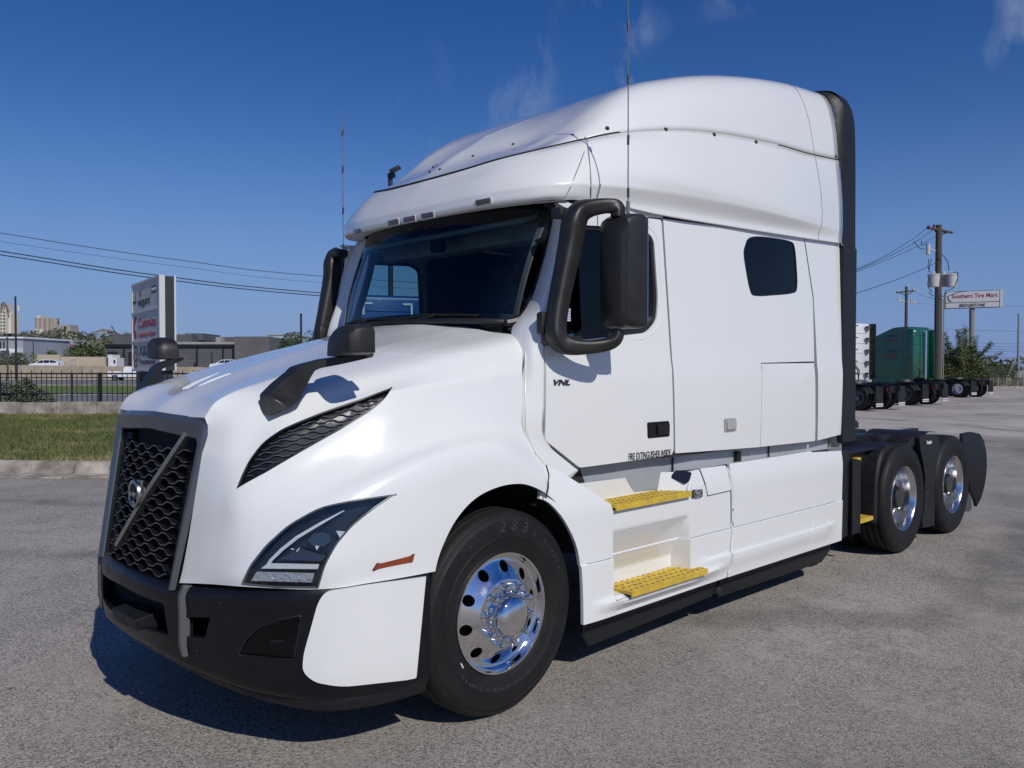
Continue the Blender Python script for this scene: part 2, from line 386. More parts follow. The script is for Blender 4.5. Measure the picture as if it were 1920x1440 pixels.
g = mesh('yard_ground', [(-400, -400, 0), (1800, -400, 0), (1800, 1800, 0), (-400, 1800, 0)], [(0, 1, 2, 3)], ASPH, smooth=False); tag(g, kind='structure')

# ================================================================== THE WHITE TRACTOR
T = empty('semi_truck', (0, 0, 0))
tag(T, 'large white high-roof sleeper tractor in the foreground with black bumper and polished front wheel', 'truck')
FWX, RWX = 0.0, (5.124, 6.444)      # axles

# ---- hood -------------------------------------------------------------
def r_(*a): return [AY(*p) if len(p) == 3 else Vector(p[:3]) for p in a]
def q(x, y, z): return (x, y, z, 0)
hood_rows = [
 r_(q(-1.222,0,1.487), q(-1.135,0,1.560), q(-1.00,0,1.622), q(-.84,0,1.680), q(-.62,0,1.752), q(-.38,0,1.825), q(-.15,0,1.893), q(.03,0,1.942), q(.125,0,1.965)),
 r_(q(-1.212,-.27,1.485), q(-1.12,-.27,1.554), q(-.985,-.28,1.614), q(-.825,-.28,1.670), q(-.60,-.29,1.742), q(-.36,-.29,1.815), q(-.12,-.3,1.885), q(.065,-.3,1.936), q(.16,-.3,1.962)),
 r_((384,783,-.535), (402,756,-.54), (434,737,-.545), (484,719,-.55), (565,693,-.56), (652,668,-.57), (745,643,-.575), (820,625,-.58), (872,612,-.586)),
 r_((387,792,-.545), (414,770,-.575), (452,752,-.61), (508,731,-.65), (585,706,-.68), (680,680,-.71), (785,652,-.735), (870,633,-.75), (918,622,-.76)),
 r_((390,803,-.55), (433,793,-.64), (480,775,-.70), (545,750,-.765), (625,722,-.815), (722,696,-.86), (830,668,-.90), (920,646,-.92), (978,633,-.935)),
 r_((387,825,-.547), (430,828,-.66), (476,815,-.73), (540,785,-.81), (635,748,-.875), (735,717,-.93), (845,690,-.97), (925,670,-.99), (979,660,-1.0)),
 r_((379,850,-.542), (422,862,-.672), (462,862,-.755), (530,818,-.845), (630,771,-.925), (737,733,-.985), (850,715,-1.03), (927,700,-1.05), (979,695,-1.06)),
 r_((366,930,-.525), (408,935,-.675), (448,935,-.79), (530,893,-.885), (640,838,-.97), (740,790,-1.03), (850,765,-1.06), (927,755,-1.075), (979,755,-1.085)),
 r_((355,1000,-.505), (400,1003,-.67), (452,990,-.815), (545,942,-.95), (648,893,-1.04), (750,850,-1.09), (852,815,-1.11), (930,803,-1.11), (980,805,-1.105)),
 r_((345,1055,-.488), (394,1056,-.665), (455,1048,-.84), (562,985,-1.02), (664,935,-1.13), (765,885,-1.18), (865,850,-1.195), (950,838,-1.19), (1008,858,-1.165)),
 r_((340,1078,-.478), (392,1080,-.66), (457,1080,-.86), (575,1050,-1.065), (685,1015,-1.165), (785,965,-1.208), (880,920,-1.215), (965,885,-1.215), (1027,905,-1.205)),
 r_((336,1093,-.47), (391,1095,-.655), (459,1100,-.862), (596,1105,-1.085), (700,1092,-1.172), (797,1075,-1.212), q(-.20,-1.218,.79), q(.08,-1.22,.79), q(.34,-1.21,.80)),
]
HG = hermgrid(hood_rows, 8, 6, rb=(2, 6))
hood = gridmesh('hood', HG, WHITE, T, both=True, angle=40, inner=(-.2, -.1, 1.0))
HB = BVHTree.FromPolygons([v.co for v in hood.data.vertices], [tuple(p.vertices) for p in hood.data.polygons])
def on_hood(px, py, off=0.0):
    """where the line of sight of the survey meets the hood surface"""
    d = ray(px, py).normalized(); h = HB.ray_cast(CAM, d)
    if h[0] is None: return None
    n = h[1] if h[1].dot(d) < 0 else -h[1]
    return h[0] + n * off
def cutter_px(pxs, back=0.14, front=0.1, name='cutter'):
    """prism cut square into the hood (along its own mean normal) through outline points on the surface"""
    P = [on_hood(*p) for p in pxs]; c = sum(P, Vector()) / len(P)
    nn = Vector()
    for i in range(len(P)): nn += (P[i] - c).cross(P[(i + 1) % len(P)] - c)
    nn.normalize()
    if nn.dot(CAM - c) < 0: nn = -nn
    bm = bmesh.new(); a = [bm.verts.new(p + nn * front) for p in P]; b = [bm.verts.new(p - nn * back) for p in P]; n = len(a)
    bm.faces.new(a); bm.faces.new(b[::-1])
    for i in range(n): bm.faces.new((a[i], b[i], b[(i + 1) % n], a[(i + 1) % n]))
    return frombm(name, bm, None, smooth=False), P, nn
def mcut(c):
    o = c.copy(); o.data = c.data.copy(); COL.objects.link(o)
    for v in o.data.vertices: v.co.y = -v.co.y
    o.data.flip_normals(); return o
vent_px = rounded([(443,917),(452,893),(466,864),(492,829),(530,803),(600,774),(680,747),(736,726),(722,748),(700,768),(640,805),(560,850),(500,885)], [.5,8,12,18,15,10,5,1,14,14,5,5,5], 3)
hl_px = rounded([(451,1097),(468,1060),(498,1022),(540,984),(600,950),(660,938),(743,926),(700,955),(662,985),(632,1020),(610,1060),(597,1104),(520,1103)], [1,10,12,18,24,10,.5,10,12,12,12,1,5], 3)
cv, ventP, ventN = cutter_px(vent_px); ch, hlP, hlN = cutter_px(hl_px)
bm = bmesh.new()      # wheel arch prism in x-z
arch = smoothloop([(-.452,.70),(-.44,.80),(-.40,.90),(-.32,1.01),(-.20,1.095),(-.05,1.135),(.10,1.135),(.22,1.10),(.325,1.045),(.43,.96),(.52,.84),(.56,.70)], 5, closed=False) + [Vector((.5,.3)), Vector((-.4,.3))]
cutters = [cv, mcut(cv), ch, mcut(ch)]
for s in (-1, 1):
    bm = bmesh.new(); a = [bm.verts.new((p[0], s * .55, p[1])) for p in arch]; b = [bm.verts.new((p[0], s * 1.5, p[1])) for p in arch]; n = len(a)
    bm.faces.new(a); bm.faces.new(b[::-1])
    for i in range(n): bm.faces.new((a[i], b[i], b[(i + 1) % n], a[(i + 1) % n]))
    cutters.append(frombm('cutter', bm, None, smooth=False))
cut(hood, cutters, thick=0.022, offset=-1, angle=38)

def curtain(name, P, n, depth, m, parent, w=0.0):
    bm = bmesh.new(); a = [bm.verts.new(p) for p in P]; b = [bm.verts.new(p - n * depth) for p in P]; k = len(P)
    for i in range(k): bm.faces.new((a[i], b[i], b[(i + 1) % k], a[(i + 1) % k]))
    return frombm(name, bm, m, parent)
def plate(P, off, n):
    bm = bmesh.new(); bm.faces.new([bm.verts.new(p + n * off) for p in P]); bmesh.ops.triangulate(bm, faces=bm.faces); return bm
def inset2(P, n, d):
    """shrink a near-flat loop towards its inside by d"""
    k = len(P); o = []
    c = sum(P, Vector()) / k; ar = Vector()
    for i in range(k): ar += (P[i] - c).cross(P[(i + 1) % k] - c)
    sgn = 1 if ar.dot(n) > 0 else -1
    for i in range(k):
        e = (P[(i + 1) % k] - P[i - 1]).normalized(); o.append(P[i] + n.cross(e) * d * sgn)
    return o
# ---- side vents in the hood
def side_vent():
    def hs(p, off):
        h = HB.ray_cast(p + ventN * .3, -ventN); return (h[0] if h[0] else p) - ventN * off
    vp = inset2(ventP, ventN, -.004); c0 = sum(vp, Vector()) / len(vp); ua = (vp[len(vp) // 2] - vp[0]).normalized(); ub = ventN.cross(ua)
    pb = fill2d([[((p - c0).dot(ua), (p - c0).dot(ub)) for p in vp]], .03)
    for v_ in pb.verts: v_.co = hs(c0 + ua * v_.co.x + ub * v_.co.z, .026)
    v = frombm('side_vent', pb, BLKS, T)
    fr = bmesh.new(); tube(fr, [p - ventN * .006 for p in inset2(ventP, ventN, .004)] + [inset2(ventP, ventN, .004)[0] - ventN * .006], .0055, 6, cap=False)
    frombm('vent_frame', fr, BLKS, v)
    cols = 15; made = []
    # wavy bars running along the vent, clipped to its outline
    e1 = (on_hood(736,726) - on_hood(443,917)).normalized(); e2 = ventN.cross(e1).normalized(); 
    if e2.z < 0: e2 = -e2
    o = sum(ventP, Vector()) / len(ventP)
    hx = Vector((1, -.32, .02)); hx = (hx - ventN * hx.dot(ventN)).normalized(); hz = ventN.cross(hx).normalized()
    if hz.z < 0: hz = -hz
    inner = inset2(ventP, ventN, .016); P2 = [((p - o).dot(hx), (p - o).dot(hz)) for p in inner]
    def inside(u, v_):
        c = False; k = len(P2)
        for i in range(k):
            (a, b), (c_, d) = P2[i], P2[i - 1]
            if (b > v_) != (d > v_) and u < (c_ - a) * (v_ - b) / (d - b) + a: c = not c
        return c
    zmin, zmax = min(p[1] for p in P2), max(p[1] for p in P2); umin, umax = min(p[0] for p in P2), max(p[0] for p in P2)
    row = 0; z = zmin + .01
    wavef = [(0, 0), (.30, 0), (.5, 1), (.80, 1), (1.0, 0)]
    while z < zmax:
        bars = bmesh.new(); any_ = False; seg = []; per = .085; ph = (row % 2) * .5
        us = [umin + i * .0085 for i in range(int((umax - umin) / .0085) + 1)]
        def w(u):
            f = (u / per + ph) % 1
            for i in range(4):
                if wavef[i][0] <= f <= wavef[i + 1][0]: return wavef[i][1] + (wavef[i + 1][1] - wavef[i][1]) * (f - wavef[i][0]) / (wavef[i + 1][0] - wavef[i][0])
            return 0
        for u in us + [None]:
            zz = None if u is None else z + (w(u) - .5) * .009
            if u is not None and inside(u, zz): seg.append(hs(o + hx * u + hz * zz, .019))
            else:
                if len(seg) > 2: tube(bars, seg, .0028, 4); any_ = True
                seg = []
        if any_: frombm('vent_bar', bars, MATS['vent_bar'] if 'vent_bar' in MATS else mat('vent_bar', (.10, .12, .15), .4, metal=.3), v)
        else: bars.free()
        z += .0215; row += 1
    return v
sv = side_vent()
def mirror_tree(o, parent):
    c = mirrored(o, None, parent)
    for ch in [k for k in COL.objects if k.parent == o]: mirror_tree(ch, c)
    return c
mirror_tree(sv, T)
# ---- headlights
def headlight():
    h = frombm('headlight', plate(inset2(hlP, hlN, -.003), -.055, hlN), mat('headlamp_bowl', (.012,.016,.024), .25, coat=.6), T)
    curt = curtain('headlight_housing', inset2(hlP, hlN, .001), hlN, .055, BLKS, h)
    # chrome-less light guide: an outline stroke along the upper edge and across the bottom
    def strip(pxs, name, m, depth, rad, flat=.5):
        b = bmesh.new(); tube(b, [on_hood(*p) - hlN * depth for p in pxs], rad, 8, flat=flat); return frombm(name, b, m, h)
    def patch(pxs, name, m, d0, d1, parent=h, bev=.002):
        P = [on_hood(*p) for p in pxs]; b = bmesh.new(); k = len(P)
        a = [b.verts.new(p - hlN * d0) for p in P]; c = [b.verts.new(p - hlN * d1) for p in P]
        b.faces.new(a); b.faces.new(c[::-1])
        for i in range(k): b.faces.new((a[i], c[i], c[(i + 1) % k], a[(i + 1) % k]))
        bmesh.ops.triangulate(b, faces=[f for f in b.faces if len(f.verts) > 4])
        ob = frombm(name, b, m, parent, True, 30); return ob
    up = [(493,1067),(503,1050),(524,1029),(553,1006),(596,981),(643,957)]; dn = [(500,1067),(508,1053),(529,1033),(558,1010),(600,984.5),(645,958)]
    for i in range(5): patch([up[i], up[i + 1], dn[i + 1], dn[i]], 'light_guide', DRL, .020, .034)
    patch([(487,1067),(500,1057),(597,1059),(594,1068)], 'light_guide', DRL, .020, .034)
    patch([(469,1090),(479,1073),(588,1076),(583,1093)], 'turn_signal_lens', LAMP, .016, .05)
    patch([(575,1015),(584,1002),(602,998),(616,1003),(618,1016),(606,1026),(583,1024)], 'low_beam_projector', mat('projector_glass', (.03,.045,.07), .05, coat=1), .030, .05)
    patch([(629,996),(645,997),(640,1010),(636,1010)], 'reflector_facet', DRL, .022, .03)
    patch([(589,1024),(597,1025),(592,1033)], 'reflector_facet', DRL, .022, .03)
    patch([(543,1029),(549,1030),(549,1032),(543,1031)], 'reflector_facet', DRL, .024, .03)
    patch([(553,1034),(559,1028),(560,1029),(555,1036)], 'reflector_facet', DRL, .024, .03)
    patch([(520,1050),(560,1030),(610,1044),(600,1054)], 'high_beam_projector', mat('projector_glass', (.03,.045,.07), .05, coat=1), .034, .05)
    tb = bmesh.new(); tp = inset2(hlP, hlN, .0045); tube(tb, [p - hlN * .003 for p in tp] + [tp[0] - hlN * .003], .0045, 6, cap=False); frombm('lens_gasket', tb, mat('lens_edge', (.10, .11, .12), .35), h)
    # clear cover, following the hood surface
    zz = fill2d([[(p[0], p[1]) for p in hl_px]], 9)
    for v in zz.verts:
        s = on_hood(v.co.x, v.co.z, .001); v.co = s if s else v.co
    frombm('headlight_cover', zz, LENS, h)
    return h
hl = headlight(); mirror_tree(hl, T)
# small raised ribs on the hood top
for pxs, r0 in (([(343,729),(352,726),(364,719),(384,710),(412,698)], .013), ([(372,724),(392,715),(412,707),(432,700)], .006)):
    pp = [on_hood(*p) for p in pxs]; bm = bmesh.new(); tube(bm, pp, [r0 * k for k in (.5, 1.0, .8, .5, .15)][:len(pp)], 8, flat=.8); frombm('hood_rib', bm, WHITE, T)
# ---- side marker
P = [on_hood(*p) for p in rounded([(697,1070),(706,1056),(778,1038),(774,1054)], 1.5, 2)]
n = (P[3] - P[0]).cross(P[-1] - P[0]).normalized(); n = n if n.dot(CAM - P[0]) > 0 else -n
def slab(name, P, n, d0, d1, m, parent, bev=0.001):
    b = bmesh.new(); k = len(P); a = [b.verts.new(p + n * d0) for p in P]; c = [b.verts.new(p + n * d1) for p in P]
    b.faces.new(a); b.faces.new(c[::-1])
    for i in range(k): b.faces.new((a[i], c[i], c[(i + 1) % k], a[(i + 1) % k]))
    o = frombm(name, b, m, parent, True, 30)
    if bev: bevmod(o, bev)
    return o
mk = slab('side_marker_light', P, n, .001, -.02, SEAL, T); lens = slab('marker_lens', inset2(P, n, .004), n, .006, -.01, ORANGE, mk)
mirror_tree(mk, T)

# ---- grille -----------------------------------------------------------
def gx(y, z): return -1.238 + .165 * (z - 1.49) + .038 * (abs(y) / .5) ** 2
def half(z): return .478 + (.560 - .478) * (z - .745) / (1.49 - .745)
def ztop(y): return 1.489 - .022 * (abs(y) / .5) ** 2
fo = [(-.476,.728)] + rounded([(-.476,.728),(-.562,1.483),(0,1.500),(.562,1.483),(.476,.728)], [0,.055,.001,.055,0], 5)[1:-1] + [(.476,.728)]
fi = [(-.428,.728)] + rounded([(-.428,.728),(-.482,1.388),(0,1.412),(.482,1.388),(.428,.728)], [0,.03,.001,.03,0], 5)[1:-1] + [(.428,.728)]
fo = [Vector(p) for p in fo]; fi = [Vector(p) for p in fi]
def resamp(pl, n):
    L_ = [0]; 
    for i in range(1, len(pl)): L_.append(L_[-1] + (pl[i] - pl[i - 1]).length)
    o = []; j = 0
    for k in range(n):
        s = L_[-1] * k / (n - 1)
        while j < len(pl) - 2 and L_[j + 1] < s: j += 1
        o.append(pl[j].lerp(pl[j + 1], 0 if L_[j + 1] == L_[j] else (s - L_[j]) / (L_[j + 1] - L_[j])))
    return o
grille = empty('grille', (0, 0, 0)); grille.parent = T
a_, b_ = resamp(fo, 90), resamp(fi, 90); vs = []; 
for p, q_ in zip(a_, b_):
    mid = p.lerp(q_, .22); near = p.lerp(q_, .93)
    vs += [(gx(p.x, p.y) + .012, p.x, p.y), (gx(mid.x, mid.y) - .010, mid.x, mid.y), (gx(near.x, near.y) + .004, near.x, near.y), (gx(q_.x, q_.y) + .012, q_.x, q_.y), (gx(q_.x, q_.y) + .075, q_.x * .995, q_.y - .004)]
fs = [(i * 5 + k, (i + 1) * 5 + k, (i + 1) * 5 + k + 1, i * 5 + k + 1) for i in range(89) for k in range(4)]
gfr = mesh('grille_surround', vs, fs, [GRYF, BLKS], grille, True, 40)
for f in gfr.data.polygons:
    if abs(sum(gfr.data.vertices[v].co.x - gx(gfr.data.vertices[v].co.y, gfr.data.vertices[v].co.z) for v in f.vertices) / 4) > .03: f.material_index = 1
bm = bmesh.new(); nb = 14
G = [[Vector((gx(y, z) + .085, y, z)) for y in [-.52 + 1.04 * i / nb for i in range(nb + 1)]] for z in (.70, 1.0, 1.25, 1.42)]
gridmesh('grille_backing', G, mat('grille_back', (.006,.006,.008), .8), grille, flip=True)
# side and top border plates just inside the surround
for s in (-1, 1):
    vs = []; 
    for i in range(9):
        z = .73 + (1.37 - .73) * i / 8; h = .43 + (.478 - .43) * i / 8
        for wd, dx in ((0, .03), (.06, .045), (.065, .085)): vs.append((gx(h, z) + dx, s * (h - wd), z))
    mesh('grille_border', vs, [(i * 3 + k, (i + 1) * 3 + k, (i + 1) * 3 + k + 1, i * 3 + k + 1) for i in range(8) for k in range(2)], BLKS, grille)
wavef = [(0, 0), (.26, 0), (.5, 1), (.76, 1), (1.0, 0)]
def wav(u):
    f = u % 1
    for i in range(4):
        if wavef[i][0] <= f <= wavef[i + 1][0]: return wavef[i][1] + (wavef[i + 1][1] - wavef[i][1]) * (f - wavef[i][0]) / (wavef[i + 1][0] - wavef[i][0])
    return 0
BARF = mat('grille_bar_highlight', (.10, .10, .115), .42, metal=.2); BARB = mat('grille_bar_shade', (.004, .004, .005), .75, spec=.15)  # front faces painted paler as a highlight, bodies near-black as their shade
nrow = 18; per = .158
for i in range(nrow):
    z0 = 1.325 - i * .0348; ph = .5 * (i % 2); hw = .43 + (.478 - .43) * (z0 - .73) / .64 - .066 + random.uniform(-.012, .012)
    ys = set([-hw, hw]); k = int(-hw / per) - 2
    while k * per < hw + per:
        for (f, _) in wavef[:4]:
            y = (k + f - ph) * per
            if -hw < y < hw: ys.add(y)
        k += 1
    ys = sorted(ys); vs = []; fs = []
    for y in ys:
        z = z0 + (wav(y / per + ph) - .5) * .019; x = gx(y, z)
        for dx, dz in ((.018, .0030), (.018, -.0030), (.045, -.0025), (.045, .0025)): vs.append((x + dx, y, z + dz))
    for j in range(len(ys) - 1):
        for k in range(4): fs.append((j * 4 + k, (j + 1) * 4 + k, (j + 1) * 4 + (k + 1) % 4, j * 4 + (k + 1) % 4))
    fs += [(0, 1, 2, 3), tuple((len(ys) - 1) * 4 + k for k in (3, 2, 1, 0))]
    o = mesh('grille_bar', vs, fs, [BARB, BARF], grille, False)
    for j in range(len(ys) - 1): o.data.polygons[j * 4].material_index = 1
# vertical webs between the bars (many tiny ones, one part)
bm = bmesh.new()
for i in range(nrow - 1):
    z0 = 1.325 - i * .0348; k = -3
    ph = .5 * (i % 2)
    for k in range(-4, 5):
        y = (k + .13 + .5 - ph + .5) * per
        if abs(y) < .36: bx(bm, (gx(y, z0) + .065, y, z0 - .0174), (.02, .045, .016))
tag(frombm('grille_web', bm, BARB, grille, False), kind='stuff')
# diagonal bar and emblem
dg0, dg1 = Vector((0, 0, 0)), None
tp = AX(335, 814, -1.262); bt = AX(221, 1022, -1.335)
tp = Vector((gx(tp.y, tp.z) + .0, tp.y, tp.z)); bt = Vector((gx(bt.y, bt.z), bt.y, bt.z))
bm = bmesh.new(); dirv = (bt - tp).normalized(); sidev = dirv.cross(Vector((-1, 0, -.17)).normalized()).normalized()
fv = sidev.cross(dirv).normalized(); fv = fv if fv.x < 0 else -fv
vs = []
for p in (tp, tp.lerp(bt, .5), bt):
    p = Vector((gx(p.y, p.z), p.y, p.z))
    for s_, f_ in ((-1, .008), (1, .008), (1.15, -.03), (-1.15, -.03)): vs.append(p + sidev * .0115 * s_ + fv * f_)
fs = [(j * 4 + k, (j + 1) * 4 + k, (j + 1) * 4 + (k + 1) % 4, j * 4 + (k + 1) % 4) for j in range(2) for k in range(4)] + [(0, 1, 2, 3), (11, 10, 9, 8)]
bevmod(mesh('diagonal_bar', vs, fs, mat('bar_satin_metal', (.36,.36,.34), .34, metal=.85), grille), .0015)
em = Vector((gx(0, 1.10) - .012, 0, 1.103))
bm = bmesh.new(); lathe(bm, [(.047,.0),(.050,-.010),(.058,-.014),(.066,-.012),(.071,0.0),(.070,.02),(.047,.02)], 'x', 40); 
o = frombm('emblem', bm, mat('emblem_chrome', (.42,.42,.41), .28, metal=1.0), grille); o.data.transform(Matrix.Translation(em))
bm = bmesh.new(); bx(bm, (-.012, 0, 0), (.012, .10, .026), bev=.003); o2 = frombm('emblem_bar', bm, mat('emblem_dark', (.03,.032,.036), .35, metal=.3), grille); o2.data.transform(Matrix.Translation(em))
tx = text('emblem_lettering', 'VOLVO', .026, mat('emblem_letter', (.6,.6,.6), .2, metal=1), grille, .0008, align='CENTER')
tx.data.transform(Matrix.Translation(em + Vector((-.019, 0, -.0095))) @ Matrix(((0,0,-1,0),(-1,0,0,0),(0,1,0,0),(0,0,0,1))))
bm = bmesh.new()   # arrow of the iron mark, pointing up towards the driver side
bx(bm, (0, -.066, .066), (.012, .05, .012), Matrix.Rotation(0, 3, 'X'), .002); bx(bm, (0, -.086, .047), (.012, .012, .05), None, .002)
o3 = frombm('emblem_arrow', bm, MATS['emblem_chrome'], grille); o3.data.transform(Matrix.Translation(em))

# ---- bumper -------------------------------------------------------------
plan = [(-1.382,0),(-1.368,-.25),(-1.320,-.47),(-1.264,-.62),(-1.187,-.82),(-1.097,-.965),(-.955,-1.095),(-.78,-1.178),(-.60,-1.212),(-.478,-1.222)]
ZL1 = [.49,.485,.46,.43,.405,.39,.38,.375,.37,.37]; ZL2 = [.435,.43,.40,.37,.345,.33,.32,.315,.31,.31]; ZL3 = [.425,.42,.39,.355,.325,.30,.285,.275,.275,.275]
def brow(dz_list):
    rows = []
    for (z, ix, iz) in dz_list:
        row = []
        for i, (x, y) in enumerate(plan):
            row.append(Vector((x + ix * (1 if i < 6 else .35 if i < 8 else .1), y * (1 - (ix * .55 if i > 2 else 0)), z + iz(i) if callable(iz) else z)))
        rows.append(row)
    return rows
ztopf = [.748,.747,.745,.752,.778,.784,.782,.786,.790,.793]
def lift(i): return (ztopf[i] - .765)
brs = brow([(.764, .060, lift), (.766, .020, lift), (.742, .002, lift), (.64, 0, None), (.55, .0, None), (0, .006, lambda i: ZL1[i]), (0, .022, lambda i: ZL2[i]), (0, .060, lambda i: ZL3[i])])
BG = hermgrid(brs, 4, 6)
bump = gridmesh('bumper', BG, BLKS, T, both=True, angle=40, inner=(-.7, 0, .5))
BB = BVHTree.FromPolygons([v.co for v in bump.data.vertices], [tuple(p.vertices) for p in bump.data.polygons])
def on_bump(px, py, off=0.0):
    d = ray(px, py).normalized(); h = BB.ray_cast(CAM, d)
    if h[0] is None: return AY(px, py, -1.18)
    n = h[1] if h[1].dot(d) < 0 else -h[1]
    return h[0] + n * off
def pcut(P, n, back=.10, front=.06):
    b = bmesh.new(); k = len(P); a = [b.verts.new(p + n * front) for p in P]; c = [b.verts.new(p - n * back) for p in P]
    b.faces.new(a); b.faces.new(c[::-1])
    for i in range(k): b.faces.new((a[i], c[i], c[(i + 1) % k], a[(i + 1) % k]))
    return frombm('cutter', b, None, smooth=False)
intake = [Vector((-1.38, y, z)) for y, z in ((-.40,.655),(0,.672),(.40,.655),(.43,.52),(0,.51),(-.43,.52))]
fogP = [on_bump(*p) for p in rounded([(449,1227),(462,1202),(484,1178),(515,1165),(564,1155),(550,1236)], [3,8,12,8,4,6], 3)]
fogN = (fogP[-1] - fogP[0]).cross(fogP[6] - fogP[0]).normalized(); fogN = fogN if fogN.dot(CAM - fogP[0]) > 0 else -fogN
towP = [on_bump(*p) for p in [(346,1157),(394,1158),(384,1197),(346,1193)]]
c1, c2, c3 = pcut(intake, Vector((-1,0,0)), .12, .2), pcut(fogP, fogN, .05, .05), pcut(towP, Vector((-.97,-.25,0)), .08, .05)
cut(bump, [c1, c2, mcut(c2), c3, mcut(c3)], thick=.03, offset=-1, angle=38)
mesh('light_leak_plate', [(-1.30,-.5,.43),(-1.30,.5,.43),(-.6,1.1,.36),(-.6,-1.1,.36)], [(0,1,2,3)], mat('leak_plate_black', (.005,.005,.006), .9), T, False)  # unseen plate added under the bumper, blocks light leaking into its shadow
back = mesh('intake_backing', [(-1.27,-.55,.43),(-1.27,-.55,.745),(-1.27,.55,.43),(-1.27,.55,.745)], [(0,1,3,2)], mat('intake_dark', (.004,.004,.005), .9), bump, False)
bm = bmesh.new()
for s in (-1, 1):
    P0 = [p if s < 0 else Vector((p.x, -p.y, p.z)) for p in towP]
    c = sum(P0, Vector()) / 4; bx(bm, c + Vector((.11, -s * 0.03, 0)), (.02, .3, .22))
frombm('tow_hole_backing', bm, MATS['intake_dark'], bump, False)
fog = frombm('fog_lamp', plate(fogP, -.045, fogN), mat('fog_bowl', (.03,.03,.032), .3, coat=.5), T)
curtain('fog_lamp_housing', fogP, fogN, .045, BLKS, fog)
frombm('fog_lamp_cover', plate(inset2(fogP, fogN, .004), -.004, fogN), FOGL, fog)
fc = sum(fogP, Vector()) / len(fogP)
P = [on_bump(*p) for p in [(500,1208),(508,1203),(530,1204),(516,1210)]]; slab('fog_reflector', P, fogN, -.02, -.035, mat('fog_reflector', (.6,.63,.68), .15, metal=.9), fog, 0)
bm = bmesh.new(); Pf = inset2(fogP, fogN, -.003); tube(bm, [p + fogN * .001 for p in Pf] + [Pf[0] + fogN * .001], .004, 6, cap=False); frombm('fog_lamp_rim', bm, BLK, fog)
mirror_tree(fog, T)
# licence-plate ledge and vertical trim posts
bm = bmesh.new()
vsb = [(-1.405,-.24,.560),(-1.415,.04,.560),(-1.30,.04,.575),(-1.30,-.24,.575),(-1.40,-.23,.505),(-1.41,.03,.505),(-1.30,.03,.50),(-1.30,-.23,.50)]
o = mesh('plate_ledge', vsb, [(0,1,2,3),(0,4,5,1),(1,5,6,2),(2,6,7,3),(3,7,4,0),(4,7,6,5)], BLK, bump, False); bevmod(o, .004)
for s in (-1, 1):
    vs = []
    for z in (.752, .71, .6, .5, .44):
        x = -1.308
        for dx, dy in ((-.012, 0), (-.014, .034), (.03, .036), (.03, -.004)): vs.append((x + dx + (.012 if z < .45 else 0) + (.018 if z > .73 else 0), s * (.505 + dy), z))
    fs = [(j * 4 + k, (j + 1) * 4 + k, (j + 1) * 4 + (k + 1) % 4, j * 4 + (k + 1) % 4) for j in range(4) for k in range(4)] + [(0,1,2,3),(19,18,17,16)]
    o = mesh('bumper_trim_post', vs, fs, mat('trim_grey', (.13,.135,.13), .42, metal=.35), bump); bevmod(o, .004)
    bm = bmesh.new()
    for (px, py) in ((412,1131),(431,1158),(370,1221)):
        p = on_bump(px, py, .002); lathe(bm, [(0.0,-.003),(.006,-.003),(.009,0.0),(.009,.004)], 'x', 10, (p.x, s * abs(p.y), p.z))
    frombm('bumper_bolt', bm, BLK, bump)
# panel joint in the bumper
bm = bmesh.new(); tube(bm, [on_bump(*p, .0) for p in ((437,1110),(425,1130),(408,1160),(397,1190),(392,1220),(391,1250),(400,1270))], .0022, 5); 
o = frombm('bumper_joint', bm, mat('joint_shadow', (.004,.004,.004), .8), bump); mirrored(o, 'bumper_joint', bump)
# white corner of the bumper
loopc = rounded([(610,1108),(797,1081),(779,1270),(760,1274),(640,1287),(590,1278),(567,1258),(570,1225),(596,1130)], [14,2,3,3,30,26,14,10,14], 4)
CG = hermgrid(brow([(.90, 0, None), (.64, 0, None), (.55, 0, None), (0, .006, lambda i: ZL1[i]), (0, .022, lambda i: ZL2[i]), (0, .060, lambda i: ZL3[i])]), 4, 6)
BB = BVHTree.FromPolygons([p for r in CG for p in r], [(i * len(CG[0]) + j, i * len(CG[0]) + j + 1, (i + 1) * len(CG[0]) + j + 1, (i + 1) * len(CG[0]) + j) for i in range(len(CG) - 1) for j in range(len(CG[0]) - 1)])
zz = fill2d([[(p[0], p[1]) for p in loopc]], 16)
for v in zz.verts: v.co = on_bump(v.co.x, v.co.z, .008)
r = bmesh.ops.extrude_face_region(zz, geom=zz.faces[:])
for g_ in r['geom']:
    if isinstance(g_, bmesh.types.BMVert): g_.co += Vector((.012, .012, 0))
o = frombm('bumper_corner', zz, WHITE, T, True, 35); bevmod(o, .004, 3); mirrored(o)
# air dam
rows = brow([(0, .040, lambda i: ZL3[i] + .02), (0, .050, lambda i: ZL3[i] - .012), (0, .062, lambda i: ZL3[i] - .035)])
for r_w in rows:
    pass
o = gridmesh('air_dam', hermgrid([r_w[:] for r_w in rows], 4, 6), BLK, T, both=True, inner=(-.7, 0, .3)); sm = o.modifiers.new('s', 'SOLIDIFY'); sm.thickness = .012; sm.offset = -1

